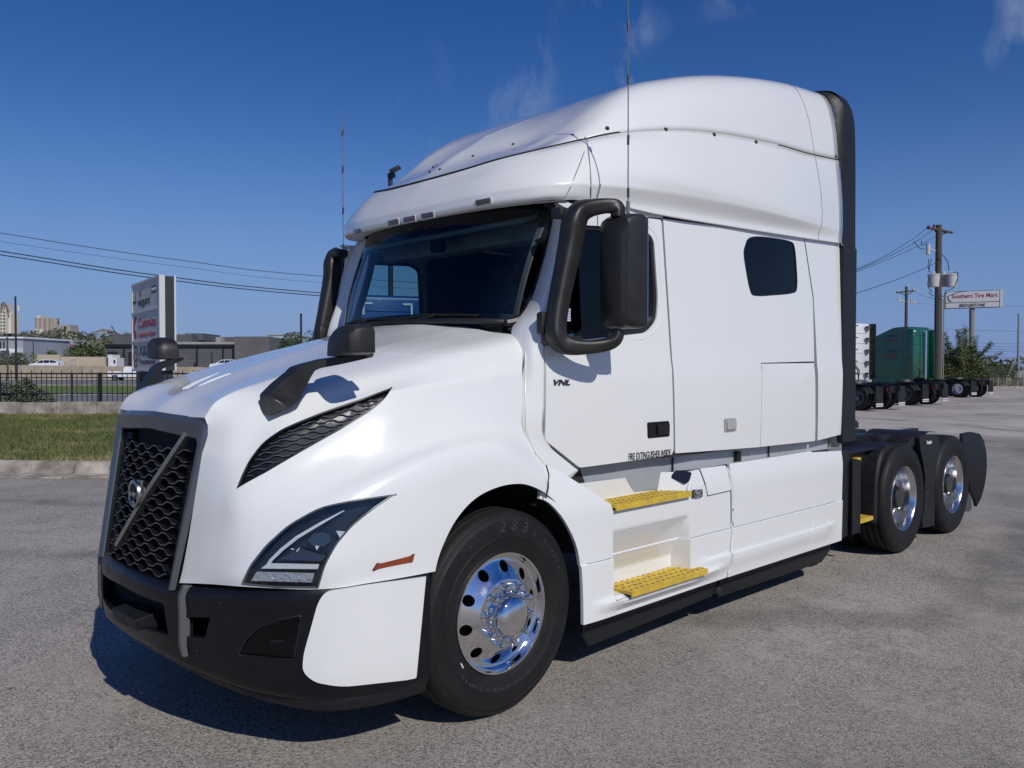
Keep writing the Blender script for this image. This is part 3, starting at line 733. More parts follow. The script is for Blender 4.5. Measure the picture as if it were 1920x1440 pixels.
# ---- front wheel wells (dark liner) -------------------------------------
for s in (-1, 1):
    prof = [Vector((p[0], p[1])) for p in arch[:-2]]
    G = [[Vector((p.x * (1 if y > 1 else 1.0), s * y, p.y + .004)) for p in prof] for y in (1.195, 1.0, .7, .55)]
    gridmesh('wheel_well', G, mat('liner_black', (.007,.007,.008), .8), T, flip=(s > 0))
    mesh('wheel_well_wall', [(-.55, s * .56, .30), (.62, s * .56, .30), (.62, s * .56, 1.2), (-.55, s * .56, 1.2)], [(0,1,2,3)], MATS['liner_black'], T, False)
    mesh('wheel_well_wall', [(-.50, s * 1.17, .30), (-.50, s * .56, .30), (-.50, s * .56, 1.2), (-.50, s * 1.17, .78)], [(0,1,2,3)], MATS['liner_black'], T, False)
# ---- cab corner (cowl and A pillar), windshield --------------------------
def ybase(x):
    k = [(.2,1.075),(.5,1.115),(.9,1.155),(1.4,1.185),(2.0,1.20),(9,1.205)]
    if x <= k[0][0]: return 1.075 - (k[0][0] - x) * .2
    for i in range(len(k) - 1):
        if x <= k[i + 1][0]:
            t = (x - k[i][0]) / (k[i + 1][0] - k[i][0]); return k[i][1] + (k[i + 1][1] - k[i][1]) * t
def ys(x, z):
    y = ybase(x)
    if z > 1.725: y -= .007 * min(1, (z - 1.725) / .012) + .012 * min(1, (z - 1.735) / .4 if z > 1.735 else 0)
    if z > 2.12: y -= .03 * (z - 2.12)
    if z < 1.725: y -= .012 * max(0, (1.725 - z) / .55) ** 2
    return -y
def AS(px, py, off=0.0):
    """sight line meets the driver-side cab wall"""
    y = -1.18
    for _ in range(5): p = AY(px, py, y); y = ys(p.x, p.z) - off
    return AY(px, py, y)
def xz(pxs, off=0.0): return [Vector((AS(*p, off).x, AS(*p, off).z)) for p in pxs]
cc = [r_((1038,376,-.89),(1050,376,-.97),(1063,378,-1.035),(1072,384,-1.07)), r_((1031,430,-.885),(1040,433,-.975),(1052,436,-1.05),(1060,440,-1.095)),
      r_((1008,520,-.875),(1018,523,-.97),(1030,526,-1.05),(1044,530,-1.095)), r_((988,572,-.86),(1000,577,-.965),(1014,582,-1.05),(1029,590,-1.095)),
      r_((960,610,-.84),(975,612,-.93),(998,622,-1.03),(1020,640,-1.09)), r_((958,640,-.90),(975,645,-.97),(998,660,-1.055),(1020,690,-1.093)),
      r_((960,710,-.98),(978,720,-1.03),(1000,735,-1.075),(1020,760,-1.095)), r_((968,790,-1.02),(982,795,-1.06),(1003,800,-1.085),(1020,822,-1.095)),
      r_((985,850,-1.06),(1010,860,-1.09),(1040,862,-1.10),(1068,869,-1.105)), r_((1000,905,-1.07),(1030,905,-1.10),(1060,905,-1.11),(1085,882,-1.11))]
o = gridmesh('cab_corner', hermgrid(cc, 5, 4), WHITE, T, inner=(1.2, 0, 1.8)); o2 = mirrored(o)
for o_ in (o, o2): sm = o_.modifiers.new('s', 'SOLIDIFY'); sm.thickness = .015; sm.offset = -1
# raised seam step between hood and cowl
bm = bmesh.new(); tube(bm, [AY(984,632,-.945), AY(985,662,-1.015), AY(985,700,-1.07), AY(985,755,-1.095), AY(987,805,-1.115), AY(1006,850,-1.165), AY(1022,870,-1.19)], .005, 6)
o = frombm('cowl_joint_seal', bm, WHITE, T); mirrored(o)
bm = bmesh.new(); tube(bm, [AY(1024,872,-1.195), AY(1029,890,-1.212), AY(1028,915,-1.218), AY(1023,934,-1.22)], .004, 5); o = frombm('fender_joint', bm, SEAL, T); mirrored(o)
# windshield
wsb = [(.165,0,1.978),(.185,-.3,1.976),(.255,-.6,1.970),(.345,-.77,1.963),(.428,-.845,1.958)]
wst = [(.400,0,2.690),(.425,-.3,2.688),(.500,-.62,2.678),(.590,-.80,2.665),(.680,-.888,2.650)]
wsr = [[Vector(a).lerp(Vector(b), t) + Vector((-.03 * math.sin(math.pi * t), 0, 0)) for a, b in zip(wsb, wst)] for t in (0, .33, .66, 1)]
ws = gridmesh('windshield', hermgrid(wsr, 4, 5), GLASS, T, both=True)
def rim(pts, rad, name, m, parent, flat=1.0):
    bm = bmesh.new(); tube(bm, pts, rad, 8, flat=flat); return frombm(name, bm, m, parent)
side = smoothloop([AY(*p) for p in [(1020,381,-.872),(1033,386,-.893),(1038,405,-.90),(1032,450,-.892),(1016,510,-.884),(998,560,-.872),(984,588,-.86),(968,602,-.85),(945,607,-.82)]], 4, False)
o = rim(side, [.020] + [.026] * (len(side) - 2) + [.014], 'windshield_seal', mat('seal_satin', (.012,.011,.011), .4, spec=.35), T); mirrored(o)
bot = [Vector((x, s * y, z)) for s, pts in ((1, [(p[0], -p[1], p[2]) for p in wsb][::-1]), (-1, [(p[0], -p[1], p[2]) for p in wsb][1:])) for (x, y, z) in pts]
rim([p + Vector((-.01, 0, .004)) for p in smoothloop(bot, 4, False)], .017, 'windshield_bottom_seal', SEAL, T)
# black band behind the upper and lower glass edge
for t0, t1, nm in ((.0, .07, 'glass_border'), (.90, 1.0, 'glass_border')):
    G = []
    for t in (t0, (t0 + t1) / 2, t1):
        row = [Vector(a).lerp(Vector(b), t) + Vector((-.03 * math.sin(math.pi * t) + .012, 0, 0)) for a, b in zip(wsb, wst)]; G.append(row)
    gridmesh(nm, hermgrid(G, 1, 5), SEAL, T, both=True)
G = [[(Vector(wsb[3]).lerp(Vector(wst[3]), t) * (1 - k) + Vector(wsb[4]).lerp(Vector(wst[4]), t) * k) + Vector((-.03 * math.sin(math.pi * t) + .012, 0, 0)) for t in [i / 8 for i in range(9)]] for k in (.72, 1.0)]
mirrored(gridmesh('glass_border', G, SEAL, T))
# wipers and cowl trim
for (a, b, c) in (((-.45, .0, 0), (.5, 0, 0), 0),):
    for y0, y1 in ((.55, -.12), (-.12, -.70)):
        bm = bmesh.new()
        def wp(y, t): 
            i = abs(y); x = .165 + .10 * (i / .6) ** 2 + (.25 if False else 0); return Vector((x + .235 * t - .03 * math.sin(math.pi * t) - .022, y, 1.978 + .71 * t))
        tube(bm, [wp(y0, .03), wp(y0 * .6 + y1 * .4, .055), wp(y1, .035)], .008, 6); tube(bm, [wp(y0 - .1, -.01), wp((y0 + y1) / 2, .05)], .012, 6)
        frombm('wiper', bm, BLK, T)

# ---- driver side panels --------------------------------------------------
FR = -1
door_o = xz([(1062,392),(1240,412),(1263,845),(1259,853),(1087,877),(1022,825),(1022,652),(1030,596),(1046,528),(1060,440)])
door_loop = rounded(door_o, [.02,.02,.03,.02,.02,.02,.05,.2,.2,.2], 4)
win_o = xz([(1078,421),(1206,429),(1226,446),(1234,560),(1231,602),(1212,624),(1046,642),(1040,610),(1058,520),(1066,440)])
win_loop = rounded(win_o, [.03,.07,.05,.05,.04,.05,.03,.08,.2,.03], 5)
door = panel('door', [door_loop, win_loop], ys, .035, WHITE, T, .09, .005); 
def offset2(lp, d):
    k = len(lp); ar = sum(lp[i].x * lp[(i + 1) % k].y - lp[(i + 1) % k].x * lp[i].y for i in range(k)); s = 1 if ar > 0 else -1; o = []
    for i in range(k):
        e = (lp[(i + 1) % k] - lp[i - 1]); e = e.normalized() if e.length > 1e-9 else Vector((1, 0)); o.append(lp[i] + Vector((-e.y, e.x)) * d * s)
    return o
seal = panel('window_seal', [offset2(win_loop, -.002), offset2(win_loop, .022)], lambda x, z: ys(x, z) + .010, .02, SEAL, door, None, .002)
glass = panel('window_glass', [offset2(win_loop, .018)], lambda x, z: ys(x, z) + .022, .004, GLASSD, door, None, 0)
dd = mirrored(door); mirrored(seal, None, dd); mirrored(glass, None, dd)
# pressed frame line round the window
bm = bmesh.new(); lp = offset2(win_loop, -.035); tube(bm, [Vector((p.x, ys(p.x, p.y) + .0015, p.y)) for p in lp[6:-12]], .004, 6)
frombm('window_pressing', bm, WHITE, door)
# window divider bar near its rear edge
# handle
hb = rounded(xz([(1213,792),(1254,789),(1255,818),(1214,822)]), .012, 3)
hd = panel('door_handle', [hb], lambda x, z: ys(x, z) - .004, .02, BLKS, door, None, .003)
hp = panel('handle_recess', [rounded(xz([(1218,797),(1236,795),(1236,817),(1218,819)]), .008, 3)], lambda x, z: ys(x, z) - .006, .01, mat('recess_black', (.004,.004,.005), .6), hd, None, .002)
hg = panel('handle_grip', [rounded(xz([(1228,796),(1251,793),(1251,813),(1230,815)]), .01, 3)], lambda x, z: ys(x, z) - .020, .015, BLK, hd, None, .005)
hc = mirrored(hd, None, dd); mirrored(hp, None, hc); mirrored(hg, None, hc)
# belt line grooves in door and sleeper
# lettering
def side_text(body, px, py, h_px, width_px, m, parent, off=.003, bold=0, shear=0, nm='lettering', depth=.001, slope=None):
    p = AS(px, py); p2 = AS(px + 10, py - .5); top = AS(px, py - h_px); h = (top.z - p.z) / .73
    t = text(nm, body, h, m, parent, depth, 1.0, shear, bold); xs = [v.co.x for v in t.data.vertices]; w0 = max(xs) - min(xs)
    pe = AS(px + width_px, py - 4); wd = pe.x - p.x; x0 = min(xs); k = wd / w0
    for v in t.data.vertices: 
        X_ = p.x + (v.co.x - x0) * k; Z_ = p.z + v.co.y; v.co = Vector((X_, ys(X_, Z_) - off - v.co.z, Z_))
    return t
side_text('VNL', 1037, 722, 10.5, 31, mat('badge_dark', (.05,.055,.065), .3, metal=.4), door, .005, .0012, .30, 'model_badge', .002)
side_text('FIRE EXTINGUISHER INSIDE', 1178, 863, 13.5, 79, mat('decal_black', (.012,.012,.013), .5), door, .002, .0006, 0, 'decal_lettering', .0004)
# sleeper wall
slo = xz([(1243.5,410),(1507,447),(1524,560),(1530,679),(1531,826),(1266,850)])
stor = xz([(1427.5,682),(1526.5,680.5),(1528.5,827),(1426,838)])
swin = smoothloop([Vector(p) for p in xz([(1397,460),(1403,447),(1420,443),(1452,446),(1481,452),(1490,462),(1494,500),(1495,540),(1486,550),(1450,554),(1416,555),(1406,545),(1398,505),(1394,475)])], 3)
sl_loop = rounded([slo[0], slo[1], slo[2], Vector((stor[1].x + .004, stor[1].y + .012)), Vector((stor[0].x - .006, stor[0].y + .006)), Vector((stor[3].x - .006, stor[3].y - .0)), slo[5]], .004, 2)
sleeper = panel('sleeper_wall', [sl_loop, swin], ys, .03, WHITE, T, .10, .004); sleeper2 = mirrored(sleeper)
sdoor = panel('storage_door', [rounded(stor, .012, 3)], ys, .03, WHITE, T, .1, .004); mirrored(sdoor)
sw = panel('sleeper_window', [offset2(swin, .003)], lambda x, z: ys(x, z) + .006, .006, TINT, T, None, 0); mirrored(sw)
for o_ in (sw,):
    f_ = panel('window_gasket', [offset2(swin, -.001), offset2(swin, .007)], lambda x, z: ys(x, z) + .001, .02, SEAL, sw, None, .001)
cb = panel('sleeper_window_shade', [offset2(swin, -.01)], lambda x, z: ys(x, z) + .05, .01, mat('curtain_grey', (.02,.022,.026), .8), T, None, 0)
mirrored(cb)
# square marker light
mk = panel('side_marker_light', [rounded(xz([(1357,785),(1378,783.5),(1379,808),(1358,810)]), .012, 3)], lambda x, z: ys(x, z) - .006, .02, GREYP, T, None, .003)
ml = panel('marker_lens', [rounded(xz([(1361,789),(1378,787.5),(1378,804),(1361,806)]), .008, 3)], lambda x, z: ys(x, z) - .014, .012, mat('lens_grey', (.42,.40,.36), .25, coat=1), mk, None, .004)
# rear quarter
rq = xz([(1509,447),(1577.5,455.5),(1579.5,814),(1533,826),(1532,679),(1526,560)])
rp = panel('rear_quarter_panel', [rounded(rq, .006, 2)], lambda x, z: ys(x, z) + (.0 if x > 3.5 else 0), .03, WHITE, T, .1, .005); mirrored(rp)
XE = 3.80
# dark inner body shell just behind the outer panels (closes the gaps)
def shell(name, x0, x1, z0, z1, m):
    for s in (-1, 1): mesh(name, [(x0, s * 1.165, z0), (x1, s * 1.165, z0), (x1, s * 1.14, z1), (x0, s * 1.14, z1)], [(0, 1, 2, 3)], m, T, False)
INN = mat('inner_shell', (.03,.03,.032), .8)
shell('sleeper_inner_wall', 1.42, XE - .02, 1.16, 2.70, INN)
# rocker under the doors (grey-blue, set back)
sillf = lambda x, z: ys(x, z) + .075
sill = panel('door_sill', [[Vector(p) for p in [(.42,.96),(3.72,.96),(3.72,1.165),(.42,1.20)]]], sillf, .03, GREYP, T, .2, .003); mirrored(sill)
for x in (.62, 1.56, 2.75):
    bm = bmesh.new(); bx(bm, (x, sillf(x, 1.1) - .006, 1.10), (.008, .012, .17)); frombm('sill_joint', bm, STEEL, sill, False)
bm = bmesh.new(); bx(bm, (2.30, sillf(2.3, 1.1) - .02, 1.09), (.05, .03, .09), bev=.006); frombm('latch', bm, BLK, sill)
bm = bmesh.new(); bx(bm, (2.07, 0, 1.08), (3.4, 2.1, .12)); frombm('cab_floor', bm, mat('floor_dark', (.02,.02,.02), .8), T, False)
# rear wall of the sleeper
mesh('sleeper_rear_wall', [(XE,-1.19,1.02),(XE,1.19,1.02),(XE,1.15,3.7),(XE,-1.15,3.7)], [(0,1,2,3)], WHITEP, T, False)

# ---- roof fairing --------------------------------------------------------
rr = [
 [(.335,0,2.612),(.348,-.35,2.614),(.385,-.65,2.619),(.475,-.90,2.626),(.620,-1.045,2.640),(.90,-1.115,2.645),(1.30,-1.170,2.630),(2.10,-1.185,2.650),(2.85,-1.19,2.675),(3.35,-1.19,2.695),(3.76,-1.19,2.712)],
 [(.318,0,2.622),(.330,-.35,2.625),(.366,-.66,2.630),(.458,-.915,2.638),(.610,-1.062,2.656),(.90,-1.122,2.670),(1.30,-1.172,2.670),(2.10,-1.186,2.692),(2.85,-1.190,2.716),(3.35,-1.190,2.730),(3.76,-1.19,2.750)],
 [(.316,0,2.682),(.328,-.35,2.686),(.363,-.665,2.693),(.454,-.925,2.704),(.606,-1.078,2.720),(.90,-1.155,2.740),(1.30,-1.212,2.760),(2.10,-1.235,2.790),(2.85,-1.232,2.800),(3.35,-1.215,2.805),(3.76,-1.195,2.810)],
 [(.343,0,2.745),(.357,-.35,2.750),(.395,-.662,2.762),(.488,-.893,2.778),(.640,-1.055,2.795),(.92,-1.150,2.815),(1.31,-1.222,2.835),(2.10,-1.243,2.850),(2.85,-1.238,2.855),(3.35,-1.220,2.858),(3.76,-1.196,2.86)],
 [(.400,0,2.830),(.424,-.35,2.840),(.478,-.65,2.870),(.566,-.80,2.905),(.745,-.965,2.965),(.99,-1.085,3.020),(1.38,-1.165,3.040),(2.10,-1.200,3.060),(2.80,-1.210,3.080),(3.30,-1.205,3.090),(3.76,-1.19,3.10)],
 [(.425,0,2.878),(.452,-.35,2.890),(.520,-.62,2.922),(.620,-.77,2.955),(.850,-.940,3.030),(1.10,-1.040,3.105),(1.50,-1.100,3.190),(2.10,-1.130,3.275),(2.80,-1.150,3.330),(3.28,-1.155,3.350),(3.76,-1.165,3.385)],
 [(.550,0,2.975),(.600,-.32,2.978),(.680,-.57,3.005),(.800,-.72,3.045),(.99,-.885,3.175),(1.21,-.965,3.305),(1.60,-1.030,3.430),(2.18,-1.075,3.545),(2.82,-1.100,3.630),(3.28,-1.110,3.670),(3.76,-1.13,3.70)],
 [(.680,0,3.080),(.750,-.30,3.065),(.860,-.52,3.095),(.97,-.66,3.175),(1.14,-.790,3.320),(1.39,-.860,3.475),(1.76,-.915,3.605),(2.25,-.955,3.735),(2.86,-.995,3.845),(3.30,-1.015,3.900),(3.76,-1.04,3.930)],
 [(.860,0,3.195),(.930,-.18,3.205),(1.06,-.32,3.255),(1.20,-.42,3.350),(1.40,-.50,3.480),(1.66,-.55,3.605),(2.00,-.60,3.715),(2.45,-.64,3.825),(2.98,-.68,3.920),(3.36,-.70,3.965),(3.76,-.72,3.985)],
 [(.98,0,3.270),(1.10,0,3.335),(1.28,0,3.425),(1.48,0,3.520),(1.72,0,3.625),(1.98,0,3.720),(2.28,0,3.815),(2.66,0,3.895),(3.06,0,3.955),(3.40,0,3.985),(3.76,0,4.00)],
]
RG = hermgrid(rr, 6, 6, rb=(2, 5))
SPL = 5 * 6      # grid row of the joint between the lower fairing and the cap
lower = gridmesh('lower_roof_fairing', RG[:SPL + 1], WHITE, T, both=True, inner=(2, 0, 2.8), angle=45); 
cap = gridmesh('roof_cap', RG[SPL:], WHITE, T, both=True, inner=(2, 0, 2.5), angle=45)
for o_, t_ in ((lower, .02), (cap, .02)): s_ = o_.modifiers.new('s', 'SOLIDIFY'); s_.thickness = t_; s_.offset = -1
cap.location = (0, 0, 0)
def gline(a, b, off=.0):      # along the net
    return [RG[i][j] for i, j in zip(a, b)]
JNT = mat('joint_shadow', (.004,.004,.004), .8)
def seamtube(pts, name='panel_joint', rad=.0035, parent=T, m=JNT, both=True):
    bm = bmesh.new(); tube(bm, pts, rad, 5); o = frombm(name, bm, m, parent)
    if both: mirrored(o)
    return o
seamtube(RG[SPL][:5 * 6 + 1], rad=.0065, name='cap_joint')                  # dark slot at the front of the cap
seamtube(RG[SPL][5 * 6:8 * 6], rad=.0015, m=mat('joint_pale', (.35,.35,.35), .6), name='cap_joint')
seamtube(RG[SPL][8 * 6:], rad=.004, name='cap_joint')
# joint down the rear quarter of the fairing
cj = int(9.0 * 6)
def net_at(i, xx):
    """point of net row i where x = xx"""
    r = RG[i]
    for j in range(5 * 6, len(r) - 1):
        if r[j].x <= xx <= r[j + 1].x: return r[j].lerp(r[j + 1], (xx - r[j].x) / (r[j + 1].x - r[j].x))
    return r[-1]
seamtube([net_at(i, 3.36 + .00 * i - .12 * max(0, (i - 30) / 18)) for i in range(0, 49)], rad=.003, m=mat('joint_mid', (.18,.18,.18), .6), name='quarter_joint')
# visor joint and a grey line near the door
jj = [AY(1057,372,-1.085), AY(1075,345,-1.13), AY(1090,315,-1.10), AY(1100,285,-1.04), AY(1107,256,-.99)]
rq_ = [(i * len(RG[0]) + j, i * len(RG[0]) + j + 1, (i + 1) * len(RG[0]) + j + 1, (i + 1) * len(RG[0]) + j) for i in range(len(RG) - 1) for j in range(len(RG[0]) - 1)]; nq_ = len(RG) * len(RG[0])
RB = BVHTree.FromPolygons([p for r in RG for p in r] + [Vector((p.x, -p.y, p.z)) for r in RG for p in r], rq_ + [tuple(nq_ + k for k in f) for f in rq_])
def on_roof(px, py, off=0.0):
    d = ray(px, py).normalized(); h = RB.ray_cast(CAM, d)
    if h[0] is None: return None
    n = h[1] if h[1].dot(d) < 0 else -h[1]; return h[0] + n * off
def roofline(pxs, **k):
    pts = [on_roof(*p, .0012) for p in pxs]; pts = [p for p in pts if p]
    if len(pts) > 1: seamtube(smoothloop(pts, 4, False), **k)
roofline([(1058,371),(1068,354),(1079,328),(1091,297),(1103,264)], rad=.0028, m=MATS['joint_mid'], name='visor_joint')
roofline([(1097,257),(1102,275),(1106,310),(1108,345),(1107,371)], rad=.0032, m=MATS['joint_mid'], name='fairing_line')  # thin grey line down the side of the fairing
# marker lights on the visor
for (px, py, wd, hg, a) in ((908,378.5,27,9,-.20),(804,404,22,8,-.22),(770,411,20.5,8,-.24),(740,417,18.5,8,-.26),(673,434,14,7,-.28)):
    P = [on_roof(px + u, py + v + a * u) for u, v in ((-wd/2,-hg/2),(wd/2,-hg/2),(wd/2,hg/2),(-wd/2,hg/2))]
    P = [p for p in P if p]
    if len(P) < 4: continue
    n = (P[1] - P[0]).cross(P[3] - P[0]).normalized(); n = n if n.x < 0 else -n
    c = sum(P, Vector()) / 4; e1 = (P[1] - P[0]).normalized(); n = e1.cross(Vector((-.12, 0, 1))).normalized(); n = n if n.x < 0 else -n; n = (n - e1 * n.dot(e1)).normalized(); e2 = n.cross(e1); M_ = Matrix((e1, e2, n)).transposed()
    wd_ = (P[1] - P[0]).length; hg_ = .030
    bm = bmesh.new(); bx(bm, (0, 0, .002), (wd_ + .012, hg_ + .012, .016), None, .003); k = frombm('roof_marker_light', bm, mat('marker_rim', (.5,.5,.5), .4), T); k.data.transform(Matrix.Translation(c) @ M_.to_4x4())
    bm = bmesh.new(); bx(bm, (0, 0, .008), (wd_, hg_, .014), None, .003); l_ = frombm('marker_lens', bm, AMBD, k); l_.data.transform(Matrix.Translation(c) @ M_.to_4x4())
# rubber studs along the cap
for px, py in ((825,318),(887,293),(962,271),(1138.5,241),(1248,243),(1338.5,252.5),(1417,266.5),(1566.5,293),(1572,294)):
    p = on_roof(px, py)
    if not p: continue
    for s in (-1, 1):
        bm = bmesh.new(); n = Vector((-.2, -1, .2)).normalized() if px > 1000 else Vector((-.8, -.3, .4)).normalized()
        bmesh.ops.create_uvsphere(bm, u_segments=10, v_segments=6, radius=.010 if px < 1100 else .014 if px < 1500 else .011, matrix=Matrix.Translation(p))
        o = frombm('rubber_stud', bm, SEAL, T)
        if s > 0:
            for v in o.data.vertices: v.co.y = -v.co.y
# visor underside
G = [[Vector(p) for p in rr[0][:5]], [Vector((p[0] + .10, p[1] * .95, p[2] + .012)) for p in rr[0][:5]]]
gridmesh('visor_underside', hermgrid(G, 2, 6), WHITEP, T, both=True)
# cab roof cover
mesh('cab_ceiling', [(.62,-.88,2.69),(3.75,-1.12,2.69),(3.75,1.12,2.69),(.62,.88,2.69)], [(0,1,2,3)], HEADL, T, False)
# door header strip (white) between fairing seam and door
hp = panel('door_header', [rounded(xz([(1046,381),(1062,381),(1178,388),(1243,402),(1243,409.5),(1180,404),(1062,390)]), .002, 2)], ys, .03, WHITE, T, .15, .002); mirrored(hp)

# ---- black side extenders ------------------------------------------------
def extf(x, z): return -1.205 + .03 * max(0, z - 2.7) / 1.2 + .012 * max(0, (x - 3.9)) / .2
o = panel('side_extender', [[Vector(p) for p in [(3.785,1.10),(3.785,2.702),(4.045,2.702),(4.05,1.10)]]], extf, .05, BLK, T, .2, .010); mirrored(o)
# crown of the extender following the roof section
EXO = [Vector(p) for p in ((-1.195,2.70),(-1.193,3.0),(-1.19,3.4),(-1.182,3.7),(-1.168,3.84),(-1.12,3.935),(-1.02,3.985),(-.7,4.015),(0,4.03))]
ring = [r[-1] for r in RG]; ring[0:1] = [Vector((3.76, -1.19, 2.705)), RG[0][-1]]
def along(pl, t):
    L_ = [0]
    for i in range(1, len(pl)): L_.append(L_[-1] + (pl[i] - pl[i - 1]).length)
    q_ = t * L_[-1]
    for i in range(1, len(pl)):
        if q_ <= L_[i] + 1e-9: return pl[i - 1].lerp(pl[i], (q_ - L_[i - 1]) / (L_[i] - L_[i - 1]))
    return pl[-1]
EXO = smoothloop(EXO, 5, False); rl = [Vector((p.y, p.z)) for p in ring]; la = [0]
for i in range(1, len(rl)): la.append(la[-1] + (rl[i] - rl[i - 1]).length)
oute = [along(EXO, v_ / la[-1]) for v_ in la]; G = []
for x, k_, ins in ((3.766, 0, .004), (3.785, .35, .006), (3.83, .9, .0), (3.88, 1, 0), (4.02, 1, 0), (4.045, 1, -.012), (4.045, 1, -.06)):
    G.append([Vector((x - .09 * max(0, (o_.y - 3.72) / .3) * (x > 3.86), (p.x + (o_.x - p.x) * k_) - ins * (1 if p.x < -.01 else 0), p.y + (o_.y - p.y) * k_ + (ins if p.y > 3.9 else 0))) for p, o_ in zip(rl, oute)])
gridmesh('roof_extender', G, BLK, T, both=True, inner=(3.8, 0, 3))

# ---- lower side fairings (skirts) ----------------------------------------
def sst(a, b, x):
    t = max(0, min(1, (x - a) / (b - a))); return t * t * (3 - 2 * t)
XL, XR, ZS = .812, 1.565, .446
def lowf(x, z):
    y = 1.236
    if x < .75: y -= .030 * (1 - sst(.28, .75, x))
    if z > .92: y -= .045 * ((z - .92) / .25) ** 1.5                 # rolls in towards the top edge
    if z > .645: y -= .007 * sst(.645, .652, z)                      # thin step along the joint line
    # scooped recess above the lower step
    dep = .125 * max(0, min(1, (.80 - z) / .26)) * max(0, min(1, (x - XL) / .012)) * max(0, min(1, (XR - x) / .03))
    if z < ZS + .006: dep *= max(0, min(1, (z - ZS + .006) / .012))
    y -= dep
    # swollen lip round the lower step, fading to a long ridge rearwards
    lipx = sst(.60, .95, x) * (1 - sst(1.45, 2.05, x))
    y += .050 * lipx * sst(.35, .41, z) * (1 - sst(ZS - .022, ZS + .0, z))
    r = sst(1.5, 1.9, x) * (1 - sst(3.35, 3.62, x))
    y += .020 * r * sst(.50, .485, z) * sst(.36, .46, z)
    return -y
fr_loop = [(.281,1.226),(.415,1.179),(.563,1.091),(.798,.953),(.812,.917),(1.552,.915),(1.545,.96),(1.600,1.062),(1.66,1.068),(1.995,1.068),(2.035,.99),(2.043,.66),(2.02,.50),(1.982,.335),(.557,.335),(.560,.50),(.548,.66),(.510,.80),(.45,.91),(.385,.99),(.325,1.045),(.285,1.06),(.300,1.12)]
# put the arch edge where the survey shows it
arc_px = [(1094,1172),(1093,1110),(1090,1060),(1082,1018),(1064,978),(1046,952),(1034,941),(1023,937)]
arc = [Vector((AY(*p, -1.225).x, AY(*p, -1.225).z)) for p in arc_px]
loop = [Vector(p) for p in fr_loop[:14]] + smoothloop(arc, 3, False) + [Vector((AY(1027,905,-1.215).x, AY(1027,905,-1.215).z))]
fa = panel('front_side_fairing', [loop], lowf, .02, WHITE, T, .022, .003, angle=28, xc=(XL, XL + .012, XR - .03, XR), zc=(ZS - .006, ZS + .006, .645, .652, .80, .54)); mirrored(fa)
rloop = [(2.05,.99),(2.055,1.075),(2.6,1.075),(3.20,1.078),(3.25,1.066),(3.735,1.045),(3.700,.329),(1.995,.335),(2.035,.50),(2.058,.66)]
rf = panel('rear_side_fairing', [[Vector(p) for p in rloop]], lambda x, z: lowf(x, z) - .004, .02, WHITE, T, .04, .003, angle=28, zc=(.645, .652, .46, .485, .50)); mirrored(rf)
def strip_on(pts, f, rad, name, m, parent, off=0.0):
    bm = bmesh.new(); tube(bm, [Vector((x, f(x, z) - off, z)) for x, z in pts], rad, 6); return frombm(name, bm, m, parent)
strip_on([(2.02,1.05),(2.05,1.0),(2.062,.9),(2.068,.78),(2.064,.66),(2.04,.50),(2.01,.36)], lambda x, z: lowf(x, z) + .002, .012, 'fairing_rib', WHITE, rf)
strip_on([(3.20,1.05),(3.235,.98),(3.25,.86),(3.24,.70),(3.21,.56),(3.18,.44),(3.16,.36)], lambda x, z: lowf(x, z) + .001, .006, 'fairing_crease', WHITE, rf)
strip_on([(.60,.652),(.70,.652),(.80,.652)], lambda x, z: lowf(x, .655) - .001, .002, 'joint_line', MATS['joint_mid'], fa)
strip_on([(1.57,.652),(1.8,.652),(2.04,.652)], lambda x, z: lowf(x, .655) - .001, .002, 'joint_line', MATS['joint_mid'], fa)
strip_on([(2.07,.652),(2.6,.652),(3.2,.652),(3.60,.652)], lambda x, z: lowf(x, .655) - .005, .002, 'joint_line', MATS['joint_mid'], rf)
# small hinged cover right of the upper step
fl = xz  # (kept for symmetry of the survey helpers)
cov = [Vector((AY(*p, -1.235).x, AY(*p, -1.235).z)) for p in [(1318,879),(1366,873),(1371,919),(1328,929),(1324,905)]]
c = panel('fairing_flap', [rounded(cov, [.01,.01,.02,.004,.03], 3)], lambda x, z: lowf(x, z) - .006, .01, WHITE, T, .05, .003); mirrored(c)
strip_on([(cov[0].x - .004, cov[0].y), (cov[4].x - .004, cov[4].y), (cov[3].x - .004, cov[3].y - .004), (cov[2].x, cov[2].y - .004)], lowf, .003, 'flap_joint', JNT, c)
# upper step well
well = mesh('step_well', [(.56,-1.20,1.06),(.60,-1.075,1.065),(1.50,-1.075,1.050),(1.50,-1.075,.925),(.70,-1.075,.925),(.70,-1.225,.925),(1.55,-1.225,.925),(1.56,-1.20,1.07),(1.585,-1.215,1.065)],
     [(1,4,3,2),(4,5,6,3),(0,5,4,1)], WHITEP, T, False); mirrored(well)
bm = bmesh.new(); A = [Vector(p) for p in [(1.552,-1.236,.93),(1.612,-1.222,1.066),(1.44,-1.085,1.062),(1.42,-1.08,.93)]]
pod = slab('step_pod', A, Vector((-.75,-.6,.25)).normalized(), 0, -.04, WHITE, T, .006)
nq = (A[1] - A[0]).cross(A[3] - A[0]).normalized(); nq = nq if nq.dot(CAM - A[0]) > 0 else -nq
tmp = [AY(*p, -1.15) for p in rounded([(1255,897),(1266,883),(1297,887),(1292,904),(1284,909)], 4, 3)]
def onplane(p, P0, n_): d = p - CAM; return CAM + d * ((P0 - CAM).dot(n_) / d.dot(n_))
W = [onplane(p, A[0], nq) for p in tmp]; slab('pod_lamp', W, nq, .022, -.01, mat('pod_black', (.01,.01,.012), .12, coat=1), pod); mirror_tree(pod, T)
